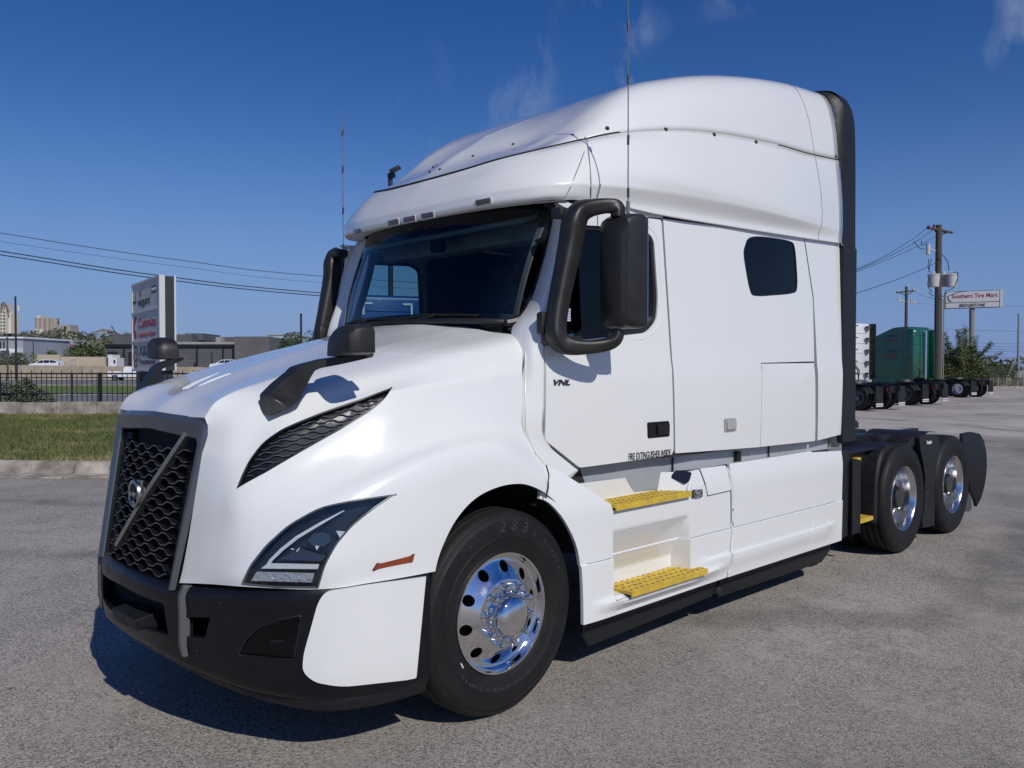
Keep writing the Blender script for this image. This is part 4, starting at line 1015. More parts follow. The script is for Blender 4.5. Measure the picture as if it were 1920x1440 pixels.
# top shelf of the fairing towards the cab
for s in (-1, 1):
    G = [[Vector((x, s * y_, z)) for x in (1.60, 2.0, 2.6, 3.2, 3.735)] for y_, z in ((1.19, 1.072), (1.115, 1.055), (1.11, 1.0))]
    gridmesh('fairing_shelf', hermgrid(G, 1, 3), WHITEP, T, flip=(s > 0))
# maker's plate
q4 = [Vector((AY(*p, -1.236).x, AY(*p, -1.236).z)) for p in [(1297,918.5),(1316,917),(1316,931.5),(1297,933)]]
pl = panel('dealer_plate', [rounded(q4, .006, 2)], lambda x, z: -1.2425, .004, mat('plate_black', (.012,.014,.018), .25, coat=.6), T, None, .001)
tx = text('plate_lettering', 'MHC', .052, mat('plate_silver', (.6,.6,.62), .35, metal=.6), pl, .0006, 1.0, .25, .001)
w0 = max(v.co.x for v in tx.data.vertices) - min(v.co.x for v in tx.data.vertices); k = (q4[1].x - q4[0].x) * .62 / w0; mx = min(v.co.x for v in tx.data.vertices)
for v in tx.data.vertices: v.co = Vector((q4[0].x + (q4[1].x - q4[0].x) * .28 + (v.co.x - mx) * k, -1.2440 - v.co.z, (q4[0].y + q4[2].y) / 2 - .019 + v.co.y))
cc2 = (q4[0] + q4[1] + q4[2] + q4[3]) / 4; bm = bmesh.new()
tube(bm, [Vector((cc2.x + .042 * math.cos(t), -1.2435, cc2.y + .024 * math.sin(t))) for t in [R(a) for a in range(60, 301, 20)]], .0022, 5); frombm('plate_swoosh', bm, MATS['plate_silver'], pl)
# yellow steps with punched holes
def step(name, x0, x1, y0, y1, z, cols, rows_, parent=T):
    """y0 outer edge (towards the viewer), y1 inner"""
    bm = bmesh.new(); t = .004; HX = (x1 - x0) / cols; HY = abs(y1 - y0 - .0) / rows_
    sg = 1 if y1 > y0 else -1
    for i in range(cols):
        for j in range(rows_):
            a, b = x0 + i * HX, x0 + (i + 1) * HX; c, d = y0 + sg * j * HY, y0 + sg * (j + 1) * HY
            mx_, my_ = HX * .20, HY * .24
            o_ = [(a, c), (b, c), (b, d), (a, d)]
            cx_ = (a + b) / 2; cy_ = (c + d) / 2; hx, hy = HX / 2 - mx_, HY / 2 - my_
            i_ = [(cx_ - hx, cy_ - sg * hy), (cx_ + hx, cy_ - sg * hy), (cx_ + hx, cy_ + sg * hy), (cx_ - hx, cy_ + sg * hy)]
            if (j + i) % 2 == 2: continue
            O = [bm.verts.new((p[0], p[1], z)) for p in o_]; I = [bm.verts.new((p[0], p[1], z + (.002))) for p in i_]; D = [bm.verts.new((p[0], p[1], z - .012)) for p in i_]
            for k in range(4):
                bm.faces.new((O[k], O[(k + 1) % 4], I[(k + 1) % 4], I[k])); bm.faces.new((I[k], I[(k + 1) % 4], D[(k + 1) % 4], D[k]))
    bmesh.ops.remove_doubles(bm, verts=bm.verts, dist=1e-5)
    # front lip
    bx(bm, ((x0 + x1) / 2, y0 - sg * .003, z - .0155), (x1 - x0, .006, .034))
    for xx in (x0 + .0, x1 - .0): bx(bm, (xx, (y0 + y1) / 2, z - .009), (.006, abs(y1 - y0), .018))
    o = frombm(name, bm, YEL, parent, False)
    u = bmesh.new(); bx(u, ((x0 + x1) / 2, (y0 + y1) / 2, z - .019), (x1 - x0 - .008, abs(y1 - y0) - .008, .010)); frombm('step_hole_shade', u, mat('step_dark', (.012,.011,.010), .8), o, False)  # dark plate close under the tread, stands in for shade in the holes
    return o
up_ = step('upper_step', .81, 1.548, -1.250, -1.075, .950, 15, 3)
lo_ = step('lower_step', .885, 1.655, -1.300, -1.095, .462, 15, 4)
mirror_tree(up_, T); mirror_tree(lo_, T)
# shelf under the lower step
sh = mesh('step_shelf', [(.81,-1.10,.430),(1.60,-1.10,.430),(1.70,-1.275,.426),(.80,-1.275,.426)], [(0,1,2,3)], WHITE, T, False); mirrored(sh)
# black rubber skirts below
def skf(x, z): return -1.115 - .03 * (z - .15) / .2
for loop_ in ([(.665,.335),(.672,.235),(.75,.143),(2.00,.185),(2.04,.28),(2.04,.335)], [(2.07,.335),(2.07,.16),(3.62,.145),(3.74,.22),(3.74,.33)]):
    o = panel('rubber_skirt', [[Vector(p) for p in loop_]], skf, .02, BLK, T, .2, .003); mirrored(o)
    strip_on([(loop_[0][0] + .04, .25), (loop_[-1][0] - .03, .255)], skf, .004, 'skirt_rib', BLK, o)
for s in (-1, 1):
    bm = bmesh.new(); bx(bm, (2.055, s * 1.12, .215), (.06, .05, .05), Matrix.Rotation(.5, 3, 'Y'), .01); frombm('skirt_bracket', bm, STEEL, T)
# black end of the fairing
o = panel('fairing_end', [[Vector(p) for p in [(3.742,1.04),(3.87,1.035),(3.84,.345),(3.708,.335)]]], lambda x, z: -1.228 + .02 * (x - 3.74), .04, BLK, T, .2, .004); mirrored(o)

# ---- cab mirrors ----------------------------------------------------------
def cabmirror():
    e = empty('door_mirror', (0, 0, 0)); e.parent = T
    arm = [AY(1158,408,-1.355), AY(1158,392,-1.352), AY(1144,386,-1.325), AY(1112,389,-1.26), AY(1088,398,-1.205), AY(1076,420,-1.185), AY(1070,455,-1.175), AY(1060,505,-1.168), AY(1050,555,-1.162), AY(1043,600,-1.162), AY(1044,630,-1.172), AY(1062,648,-1.20), AY(1100,651,-1.26), AY(1136,646,-1.315), AY(1155,636,-1.35), AY(1160,618,-1.355)]
    bm = bmesh.new(); sp = smoothloop(arm, 4, False); k = len(sp) - 1
    rad = []
    ctl = [.038,.040,.042,.048,.060,.068,.065,.061,.058,.057,.057,.052,.040,.036,.034,.032]
    for i in range(k + 1):
        f = i / 4; a = int(min(f, 14)); rad.append(ctl[a] + (ctl[a + 1] - ctl[a]) * (f - a))
    tube(bm, sp, rad, 20, up=Vector((0, 1, .1)), sq=True, flat=.92); o = frombm('mirror_arm', bm, MIRB, e, angle=50)
    for (px, py, y, sz) in ((1019,606,-1.10,(.07,.05,.12)), (1052,400,-1.09,(.09,.08,.06)), (1030,630,-1.11,(.08,.06,.10))):
        bm = bmesh.new(); bx(bm, AY(px, py, y), sz, None, .015); frombm('arm_bracket', bm, MIRB, e)
    # head: convex shell towards the front, mirror glass to the rear
    yi, yo, zb, zt = -1.238, -1.462, 1.92, 2.535
    rings = []
    for x, iy, iz0, iz1 in ((.80,.004,.004,.004),(.775,0,0,0),(.70,.004,.004,.008),(.655,.016,.014,.03),(.632,.045,.05,.085)):
        a, b, c, d = yi - iy, yo + iy * 1.1, zb + iz0, zt - iz1
        rings.append([Vector((x + .012, p[0], p[1])) for p in rounded([(a, c), (b, c), (b, d), (a, d)], .045, 4)])
    bm = bmesh.new(); V = [[bm.verts.new(Vector((p.x, p.y, p.z))) for p in r] for r in rings]
    for i in range(len(V) - 1):
        for j in range(len(V[0])): bm.faces.new((V[i][j], V[i][(j + 1) % len(V[0])], V[i + 1][(j + 1) % len(V[0])], V[i + 1][j]))
    bm.faces.new(V[0]); bm.faces.new(V[-1])
    o = frombm('mirror_head', bm, MIRB, e, angle=28)
    bm = bmesh.new(); bx(bm, (.803, (yi + yo) / 2, (zb + zt) / 2), (.004, .24, .56)); frombm('mirror_glass', bm, CHR, e, False)
    bm = bmesh.new(); tube(bm, [Vector((.745,-1.381,2.505)), Vector((.745,-1.381,2.60))], .011, 8); tube(bm, [Vector((.745,-1.381,2.6)), Vector((.738,-1.383,3.72))], [.0040,.0028], 6)
    frombm('antenna', bm, mat('antenna_steel', (.30,.31,.33), .35, metal=.7), e)
    bm = bmesh.new()
    for z in (2.62, 2.9, 3.22, 3.5): tube(bm, [Vector((.745 - .006 * (z - 2.6), -1.3815, z)), Vector((.745, -1.3815, z + .05))], .0072, 6)
    tag(frombm('antenna_band', bm, SEAL, e), kind='stuff')
    return e
cmr = cabmirror()
e2 = empty('door_mirror', (0, 0, 0)); e2.parent = T
for ch_ in [k for k in COL.objects if k.parent == cmr]: mirrored(ch_, None, e2)
# ---- hood mirrors ---------------------------------------------------------
hm = empty('hood_mirror', (0, 0, 0)); hm.parent = T
hx = -.775
def hprof(sc, z0): return None
outl = rounded([(630,669),(631,640),(635,624),(645,613),(660,607.5),(676,608),(683,615),(684,661),(668,665)], [4,6,8,8,8,6,4,2,3], 3)
Ph = [AX(*p, hx) for p in outl]; chc = sum(Ph, Vector()) / len(Ph)
bm = bmesh.new(); rings = []
for dx, sc in ((.058,.95),(.050,1.0),(-.01,1.0),(-.040,.95),(-.060,.80),(-.068,.5)):
    rings.append([bm.verts.new(Vector((hx + dx, chc.y + (p.y - chc.y) * sc, Ph[0].z + (p.z - Ph[0].z) * (sc if p.z > Ph[0].z + .02 else 1)))) for p in Ph])
for i in range(len(rings) - 1):
    for j in range(len(Ph)): bm.faces.new((rings[i][j], rings[i][(j + 1) % len(Ph)], rings[i + 1][(j + 1) % len(Ph)], rings[i + 1][j]))
bm.faces.new(rings[0]); bm.faces.new(rings[-1]); frombm('mirror_head', bm, MIRB, hm, angle=32)
def armf(x, z):
    t = max(0, min(1, (x + 1.00) / .32)); return -(.790 + .275 * t)
ao = [(504,741),(552,698),(562,688),(580,682),(615,673),(650,668),(701,661),(700,669),(640,683),(603,690),(592,694),(586,703),(576,722),(563,749),(545,763),(507,780)]
base = on_hood(530, 752); 
def AA(px, py):
    y = -1.0
    for _ in range(6): p = AY(px, py, y); y = armf(p.x, p.z)
    return AY(px, py, y)
al = [Vector((AA(*p).x, AA(*p).z)) for p in ao]
arm = panel('mirror_arm', [rounded(al, .008, 2)], armf, .085, MIRB, hm, .06, .012)
g2 = [Vector((AA(*p).x, AA(*p).z)) for p in [(541,699),(556,697.5)]]
strip_on([(p.x, p.y) for p in g2], armf, .0015, 'arm_joint', JNT, arm)
hm2 = empty('hood_mirror', (0, 0, 0)); hm2.parent = T
for ch_ in [k for k in COL.objects if k.parent == hm]: mirrored(ch_, None, hm2)

# ---- wheels ----------------------------------------------------------------
TP = [(.285,-.100),(.292,-.120),(.305,-.131),(.335,-.141),(.375,-.1465),(.378,-.1485),(.381,-.1465),(.42,-.148),(.452,-.143),(.455,-.1445),(.458,-.142),(.480,-.134),(.483,-.1355),(.486,-.1325),(.497,-.121),(.503,-.105),
      (.505,-.092),(.492,-.088),(.492,-.080),(.506,-.076),(.507,-.036),(.493,-.032),(.493,-.024),(.507,-.020),(.507,.020),(.493,.024),(.493,.032),(.507,.036),(.506,.076),(.492,.080),(.492,.088),(.505,.092),(.503,.105),(.494,.122),(.480,.134),(.45,.143),(.40,.148),(.335,.141),(.30,.128),(.285,.100)]
def tyre_mesh():
    bm = bmesh.new(); lathe(bm, TP, 'y', 96, closed=True); bmesh.ops.recalc_face_normals(bm, faces=bm.faces)
    me = bpy.data.meshes.new('tyre'); bm.to_mesh(me); bm.free(); return me
TYM = tyre_mesh()
def inst(name, me, m, parent):
    o = bpy.data.objects.new(name, me); COL.objects.link(o); o.parent = parent
    if m and not me.materials: me.materials.append(m); me.shade_smooth(); me.set_sharp_from_angle(angle=R(30))
    return o
def ring_text(body, r, a0, da, size, parent, name, h=-.1475, flipr=False, m=RUBL, dep=.0012, sx=1.0):
    """letters one by one round the sidewall, tops outward; a0 and da in degrees, clockwise seen from outside"""
    bm = bmesh.new()
    for i, chh in enumerate(body):
        if chh == ' ': continue
        t = text('tmp', chh, size * (.62 if (chh == 's' and body.startswith('2')) else 1), None, None, dep, sx, .1, .0015, 'CENTER')
        a = R(a0 - da * i)     # angle measured from +x to up
        # local letter axes: up = radial, right = clockwise
        er = Vector((math.cos(a), 0, math.sin(a))); et = Vector((math.sin(a), 0, -math.cos(a)))
        off = bmesh.new(); off.from_mesh(t.data)
        vmap = [bm.verts.new(er * (r + v.co.y) + et * v.co.x + Vector((0, h - v.co.z, 0))) for v in off.verts]
        off.verts.ensure_lookup_table()
        for f in off.faces:
            try: bm.faces.new([vmap[v.index] for v in f.verts])
            except ValueError: pass
        off.free(); mt_ = t.data; bpy.data.objects.remove(t)
    o = frombm(name, bm, m, parent, False); o['kind'] = 'stuff'; return o
def ftransf(o): return o
def front_wheel(parent, loc, rz, lettering=True):
    w_ = empty('front_wheel', loc, rz); w_.parent = parent
    inst('tyre', TYM, RUB, w_)
    bm = bmesh.new(); lathe(bm, [(.286,-.06),(.296,-.100),(.300,-.128),(.296,-.137),(.288,-.136),(.283,-.126),(.280,-.108),(.272,-.094),(.262,-.092),(.245,-.100),(.215,-.118),(.190,-.134),(.175,-.147),(.168,-.151),(.160,-.1525),(.085,-.1525)], 'y', 96)
    o = frombm('rim', bm, CHR, w_, angle=60)
    cs = bmesh.new()
    for k in range(10):
        a = 2 * math.pi * (k + .30) / 10; bmesh.ops.create_cone(cs, cap_ends=True, segments=24, radius1=.0275, radius2=.0275, depth=.3, matrix=Matrix.Translation((.226 * math.cos(a), -.11, .226 * math.sin(a))) @ Matrix.Rotation(R(90), 4, 'X'))
    c_ = frombm('cutter', cs, None, smooth=False); c_.parent = w_
    bpy.context.view_layer.update()
    cut(o, [c_], thick=.012, offset=-1 if True else 1, angle=50)
    bm = bmesh.new(); bmesh.ops.create_circle(bm, cap_ends=True, segments=40, radius=.275, matrix=Matrix.Translation((0, -.03, 0)) @ Matrix.Rotation(R(90), 4, 'X')); frombm('dark_drum_disc', bm, MATS['liner_black'], w_, False)  # flat black disc at the drum, gives the hand holes their shade
    bm = bmesh.new(); lathe(bm, [(.118,-.150),(.116,-.160),(.108,-.165),(.105,-.185),(.101,-.208),(.086,-.226),(.055,-.238),(.02,-.243),(0.0001,-.2435)], 'y', 64); frombm('hub_cap', bm, CHR, w_, angle=50)
    nm = bmesh.new(); lathe(nm, [(.0215,.0),(.0215,-.010),(.0165,-.013),(.0165,-.030),(.0155,-.046),(.011,-.054),(.0001,-.057)], 'y', 16); nme = bpy.data.meshes.new('lug_nut'); bmesh.ops.recalc_face_normals(nm, faces=nm.faces); nm.to_mesh(nme); nm.free()
    for k in range(10):
        a = 2 * math.pi * (k + .8) / 10; n_ = inst('lug_nut', nme, CHR, w_); n_.location = (.1425 * math.cos(a), -.152, .1425 * math.sin(a))
        a += .13
    sm = bmesh.new(); lathe(sm, [(.0095,.0),(.0095,-.012),(.007,-.017),(.0001,-.018)], 'y', 12); sme = bpy.data.meshes.new('hub_stud'); bmesh.ops.recalc_face_normals(sm, faces=sm.faces); sm.to_mesh(sme); sm.free()
    for k in range(10):
        a = 2 * math.pi * (k + .35) / 10; n_ = inst('hub_stud', sme, CHR, w_); n_.location = (.122 * math.cos(a), -.152, .122 * math.sin(a))
    bm = bmesh.new(); bx(bm, (-.332 * math.cos(R(35)) , -.142, -.332 * math.sin(R(35))), (.007, .004, .028), Matrix.Rotation(R(-30), 3, 'Y')); 
    frombm('balance_weight', bm, mat('weight_pale', (.6,.58,.5), .5), w_, False)
    if lettering:
        ring_text('283s', .405, 92, 10.5, .072, w_, 'tyre_lettering', sx=1.15)
        ring_text('R', .418, 122, 7, .02, w_, 'tyre_lettering')
        ring_text('ECOPIA', .412, 48, 5.0, .028, w_, 'tyre_lettering')
        ring_text('BRIDGESTONE', .360, 296, 7.4, .056, w_, 'tyre_lettering', h=-.1452, sx=1.05)
    return w_
front_wheel(T, (0, -1.06, .505), R(0)); front_wheel(T, (0, 1.06, .505), R(180), False)
def hubs(w_):
    bm = bmesh.new(); lathe(bm, [(.120,.035),(.118,-.02),(.125,-.028),(.125,-.045),(.105,-.055),(.10,-.090),(.088,-.100),(.0001,-.102)], 'y', 28); return frombm('hub', bm, mat('hub_black', (.012,.012,.013), .3, coat=.5), w_)
def rear_rim(w_):
    bm = bmesh.new(); lathe(bm, [(.290,-.06),(.297,-.110),(.300,-.130),(.295,-.137),(.288,-.134),(.282,-.122),(.272,-.100),(.264,-.080),(.262,.010),(.255,.035),(.235,.048),(.215,.040),(.18,.030),(.12,.028)], 'y', 96); return frombm('rim', bm, ALU, w_, angle=60)
def rear_wheel(parent, loc, rz):
    w_ = empty('rear_wheel', loc, rz); w_.parent = parent
    inst('tyre', TYM, RUB, w_); t2 = inst('inner_tyre', TYM, RUB, w_); t2.location = (0, .335, 0)
    o = rear_rim(w_)
    cs = bmesh.new()
    for k in range(10):
        a = 2 * math.pi * (k + .30) / 10; bmesh.ops.create_cone(cs, cap_ends=True, segments=20, radius1=.024, radius2=.024, depth=.2, matrix=Matrix.Translation((.215 * math.cos(a), .03, .215 * math.sin(a))) @ Matrix.Rotation(R(90), 4, 'X'))
    c_ = frombm('cutter', cs, None, smooth=False); c_.parent = w_; bpy.context.view_layer.update(); cut(o, [c_], thick=.010, offset=-1, angle=50)
    bm = bmesh.new(); bmesh.ops.create_circle(bm, cap_ends=True, segments=40, radius=.27, matrix=Matrix.Translation((0, .09, 0)) @ Matrix.Rotation(R(90), 4, 'X')); frombm('dark_drum_disc', bm, MATS['liner_black'], w_, False)  # black disc again, painted-in shade behind the rear hand holes
    hubs(w_)
    nm = bmesh.new(); lathe(nm, [(.0215,.0),(.0215,-.010),(.0165,-.013),(.0165,-.030),(.0155,-.046),(.011,-.054),(.0001,-.057)], 'y', 12); nme = bpy.data.meshes.new('lug_nut'); bmesh.ops.recalc_face_normals(nm, faces=nm.faces); nm.to_mesh(nme); nm.free()
    for k in range(10):
        a = 2 * math.pi * (k + .8) / 10; n_ = inst('lug_nut', nme, CHR, w_); n_.location = (.1475 * math.cos(a), .028, .1475 * math.sin(a))
    return w_
for x in RWX:
    rear_wheel(T, (x, -1.06, .505), 0); rear_wheel(T, (x, 1.06, .505), R(180))

# ---- frame and rear fenders ------------------------------------------------
for s in (-1, 1):
    bm = bmesh.new(); bx(bm, (5.2, s * .43, .86), (4.6, .08, .27)); frombm('frame_rail', bm, BLKS, T)
for x in (3.9, 5.1, 6.4, 7.3):
    bm = bmesh.new(); bx(bm, (x, 0, .84), (.12, .84, .18)); frombm('cross_member', bm, BLKS, T)
for x in (0,) + RWX:
    bm = bmesh.new(); tube(bm, [Vector((x, -.95, .5)), Vector((x, .95, .5))], .07, 12); frombm('axle', bm, STEEL, T)
bm = bmesh.new(); bx(bm, (1.0, 0, .75), (2.4, .9, .55)); frombm('engine_block', bm, STEEL, T, False)
bm = bmesh.new(); bx(bm, (2.7, 0, .70), (2.0, 2.0, .5)); frombm('chassis_tanks', bm, BLKS, T, False)
deck = [(3.86,.905),(3.86,1.09),(5.02,1.095),(5.10,1.115),(5.22,1.115),(5.31,1.05),(5.10,.95),(4.60,.955)]
o = panel('deck_box', [[Vector(p) for p in [(3.80,.86),(3.80,1.00),(3.98,1.085),(4.98,1.10),(4.98,.90),(4.5,.90)]]], lambda x, z: -.93, 1.0, BLKS, T, None, .01)
o = panel('deck_box', [[Vector(p) for p in [(4.99,.92),(4.99,1.115),(5.20,1.12),(5.30,1.06),(5.34,.94)]]], lambda x, z: -.80, .75, BLK, T, None, .01)
fw_ = bmesh.new(); lathe(fw_, [(.0001,1.16),(.42,1.16),(.45,1.13),(.45,1.08)], 'z', 40, (5.78, 0, 0)); frombm('fifth_wheel', fw_, STEEL, T)
def fender(name, prof, y0, y1, m=BLK, edge=.02, rim=True):
    """curved sheet: profile in x-z swept from y0 (outer) to y1, outer edge rolled over"""
    pr = smoothloop([Vector(p) for p in prof], 4, False); n_ = len(pr); rows_ = []
    nrm = []
    for i in range(n_):
        d = (pr[min(i + 1, n_ - 1)] - pr[max(i - 1, 0)]).normalized(); nrm.append(Vector((-d.y, d.x)))
    for y, dd in ((y0 + .0, -edge * 1.6), (y0 - .004, -edge * .8), (y0 + .010, -.003), (y0 + .03, 0), ((y0 + y1) / 2, .004), (y1, 0)):
        rows_.append([Vector((p.x + q_.x * dd, y, p.y + q_.y * dd)) for p, q_ in zip(pr, nrm)])
    o = gridmesh(name, rows_, m, T); s_ = o.modifiers.new('s', 'SOLIDIFY'); s_.thickness = .008; s_.offset = 0; return o
def fboth(name, prof, y0, y1, **k):
    a = fender(name, prof, y0, y1, **k); b = mirrored(a); s_ = b.modifiers.new('s', 'SOLIDIFY'); s_.thickness = .008; s_.offset = 0; return a
f1 = fboth('front_quarter_fender', [(4.395,.36),(4.40,.6),(4.43,.80),(4.49,.93),(4.58,1.00),(4.74,1.035)], -1.22, -.62, edge=.025)
f2 = panel('fender_side_plate', [[Vector(p) for p in [(3.90,.36),(4.39,.36),(4.395,.6),(4.42,.80),(4.47,.92),(4.55,.985),(3.86,.99)]]], lambda x, z: -1.10, .03, BLKS, T, .3, .004); mirrored(f2)
f2b = panel('fender_top_plate', [[Vector(p) for p in [(3.86,.992),(4.66,.992),(4.66,1.01),(3.86,1.01)]]], lambda x, z: -1.16, .5, BLK, T, None, .004); mirrored(f2b)
# middle fender between the drive wheels
mf = [(5.69,.30),(5.70,.50),(5.73,.62),(5.755,.80),(5.70,.95),(5.66,1.03),(5.72,1.085),(5.86,1.10)]
def vpanel(name, pxs, yf, th, m, bev=.006):
    L_ = []
    for p in pxs:
        y = -1.2
        for _ in range(5): q_ = AY(*p, y); y = yf(q_.x, q_.z)
        L_.append(Vector((q_.x, q_.z)))
    return panel(name, [rounded(L_, .015, 3)], yf, th, m, T, .08, bev)
mfp = vpanel('middle_fender', [(1724,820),(1733,815),(1757,815),(1763,830),(1760,852),(1754,880),(1751,910),(1753,940),(1752,985),(1731,990),(1729,975),(1733,950),(1735,900),(1732,870),(1726,845)], lambda x, z: -1.185, .05, BLK); mirrored(mfp)
for s in (-1,):
    G = [[Vector((x, y, z)) for x, z in ((5.62,1.045),(5.72,1.075),(5.85,1.085),(5.97,1.07))] for y in (-1.18, -.9, -.62)]
    gridmesh('fender_crown', hermgrid(G, 3, 3), BLK, T)
for (px, py) in ((1740.5,872),(1748,869),(1739,915),(1746,913)):
    p = AY(px, py, -1.187); bm = bmesh.new(); lathe(bm, [(.0001,-.012),(.010,-.010),(.014,0)], 'y', 10, p); frombm('fender_bolt', bm, STEEL, T)
tx = text('fender_lettering', 'Fontaine', .05, mat('print_white', (.8,.8,.8), .5), T, .0006, .95, .15, .001)
p = AY(1738, 833, -1.19); mx = min(v.co.x for v in tx.data.vertices)
for v in tx.data.vertices: v.co = Vector((p.x + (v.co.x - mx) * .80, -1.189 - v.co.z, p.z + v.co.y))
# rear fender: tall curved flap seen from behind its wheel
fl_px = [(1810,823),(1815,814),(1828,810),(1837,813),(1844,827),(1848,850),(1848,880),(1845,910),(1838,935),(1832,951),(1829,935),(1821,920),(1818,895),(1812,870),(1808,850)]
rfp = vpanel('rear_fender', fl_px, lambda x, z: -1.17 + .10 * ((z - .6) / .5) ** 2 - .10 * min(1, max(0, (x - 6.9) / .4)), .03, BLK, .008); mirrored(rfp)
o = vpanel('fender_stay', [(1806,838),(1812,838),(1823,895),(1818,900)], lambda x, z: -1.14, .04, BLKS); mirrored(o)
o = vpanel('mud_flap', [(1812,905),(1822,900),(1822,955),(1816,960),(1808,958)], lambda x, z: -1.05, .02, mat('flap_grey', (.06,.065,.07), .6)); mirrored(o)
# small yellow step and bracket behind the fairing
st = step('rear_step', 4.03, 4.36, -1.215, -1.04, .44, 8, 4); mirror_tree(st, T)
bm = bmesh.new(); bx(bm, AY(1606,862,-1.12), (.07,.05,.04), None, .004); frombm('grab_bracket', bm, YEL, T)
for s in (-1, 1):
    bm = bmesh.new(); bx(bm, (3.95, s * .95, .65), (.16, .6, .6)); frombm('tank_end', bm, BLKS, T, False)

# ---- cab interior -----------------------------------------------------------
INT = T
bm = bmesh.new(); bx(bm, (.72, 0, 1.78), (.55, 1.9, .30), None, .05); frombm('dashboard', bm, DARKIN, INT)
bm = bmesh.new(); bx(bm, (.62, -.48, 1.95), (.30, .5, .10), None, .04); frombm('instrument_hood', bm, DARKIN, INT)
bm = bmesh.new(); G = [(math.cos(t) * .23, math.sin(t) * .23) for t in [2 * math.pi * i / 32 for i in range(33)]]
mt_ = Matrix.Translation((.92, -.48, 1.93)) @ Matrix.Rotation(R(-28), 4, 'Y'); tube(bm, [mt_ @ Vector((0.0, a, b)) for a, b in G], .016, 8, cap=False); tube(bm, [mt_ @ Vector((0, -.22, 0)), mt_ @ Vector((0, .22, 0))], .02, 6); frombm('steering_wheel', bm, mat('wheel_grey', (.06,.06,.065), .5), INT)
for y in (-.50, .50):
    bm = bmesh.new(); bx(bm, (1.36, y, 1.62), (.5, .5, .14), None, .04); bx(bm, (1.58, y, 2.0), (.13, .48, .72), Matrix.Rotation(R(8), 3, 'Y'), .05); bx(bm, (1.63, y, 2.42), (.1, .3, .16), None, .04); frombm('seat', bm, mat('seat_grey', (.035,.038,.042), .8), INT)
mesh('cab_bulkhead', [(2.2,-1.12,1.15),(2.2,1.12,1.15),(2.2,1.1,2.69),(2.2,-1.1,2.69)], [(0,1,2,3)], DARKIN, INT, False)
bm = bmesh.new(); bx(bm, (.90, 0, 2.56), (.36, 1.75, .14), Matrix.Rotation(R(-8), 3, 'Y'), .03); frombm('overhead_console', bm, HEADL, INT)
bm = bmesh.new(); bx(bm, (.60, 0, 2.565), (.16, 1.55, .03), Matrix.Rotation(R(-18), 3, 'Y'), .008); frombm('sun_visor', bm, HEADL, INT)
bm = bmesh.new(); bx(bm, (.58, .02, 2.50), (.06, .12, .10), None, .02); frombm('camera_housing', bm, BLK, INT)
for s in (-1, 1):       # inner door skins under and behind the side windows
    mesh('inner_door_skin', [(.30,s*1.02,1.16),(1.42,s*1.12,1.16),(1.42,s*1.12,1.90),(.40,s*1.04,1.86)], [(0,1,2,3)], DARKIN, INT, False)
    mesh('inner_pillar', [(1.40,s*1.13,1.16),(2.2,s*1.14,1.16),(2.2,s*1.10,2.69),(1.34,s*1.09,2.69)], [(0,1,2,3)], DARKIN, INT, False)
# barcode sticker in the driver window
e0 = AS(1070, 577); bm = bmesh.new()
for i in range(8): bx(bm, (AS(1070.5,579).x + .0, ys(e0.x, e0.z) + .018, AS(1070, 579 + i * 3.1).z), (.034, .002, .006))
tag(frombm('window_sticker', bm, mat('sticker_white', (.62,.66,.85), .5), T, False), kind='stuff')

# ================================================================== SURROUNDINGS
RZ = math.atan2(RT.y, RT.x)                      # turns local +x to the viewer's right
def GP(px, d, z=0.0):
    """place on the plan: photo column px at forward distance d, height z"""
    return Vector((CAM.x, CAM.y, 0)) + FW0 * d + RT * ((px - 960) * d / FPX) + ZZ * z
def HZ(py, d): return CAM.z - (py - HOR) * d / FPX      # height seen at photo row py at distance d
CONC = mat('weathered_concrete', (.46,.41,.35), .85, var=(2.6,1.25,(.17,.15,.125),9), bump=(25,.3,.01))
CONB = mat('beige_concrete_barrier', (.42,.35,.27), .85, var=(.9,.9,(.27,.22,.17),8))
IRON = mat('black_iron', (.012,.012,.015), .45)
WOOD = mat('creosote_pole', (.055,.042,.034), .85, var=(6,.7,(.10,.08,.065)))
WIRE = mat('cable_black', (.02,.022,.03), .6)
# ---- lawn ---------------------------------------------------------------
def grass_mat(name, a, b, c):
    m_ = bpy.data.materials.new(name); m_.use_nodes = True; t = m_.node_tree; bs = t.nodes['Principled BSDF']; l = t.links.new
    tc = N(t, 'ShaderNodeTexCoord'); n1 = N(t, 'ShaderNodeTexNoise', inputs={'Scale': .55, 'Detail': 6.0, 'Roughness': .7}); n2 = N(t, 'ShaderNodeTexNoise', inputs={'Scale': 14.0, 'Detail': 5.0, 'Roughness': .7})
    l(tc.outputs['Object'], n1.inputs[0]); l(tc.outputs['Object'], n2.inputs[0])
    r1_ = N(t, 'ShaderNodeMapRange', inputs={1: .50, 2: .66, 3: 0, 4: .8}); l(n1.outputs[0], r1_.inputs[0]); r2_ = N(t, 'ShaderNodeMapRange', inputs={1: .35, 2: .65, 3: 0, 4: 1}); l(n2.outputs[0], r2_.inputs[0])
    m1 = N(t, 'ShaderNodeMix', data_type='RGBA'); m1.inputs[6].default_value = (*a, 1); m1.inputs[7].default_value = (*b, 1); l(r2_.outputs[0], m1.inputs[0])
    m2 = N(t, 'ShaderNodeMix', data_type='RGBA'); m2.inputs[7].default_value = (*c, 1); l(r1_.outputs[0], m2.inputs[0]); l(m1.outputs[2], m2.inputs[6]); l(m2.outputs[2], bs.inputs['Base Color'])
    bs.inputs['Roughness'].default_value = .8; bs.inputs['Specular IOR Level'].default_value = .2
    return m_
GRS = grass_mat('lawn_grass', (.060,.085,.028), (.13,.135,.055), (.30,.23,.13))
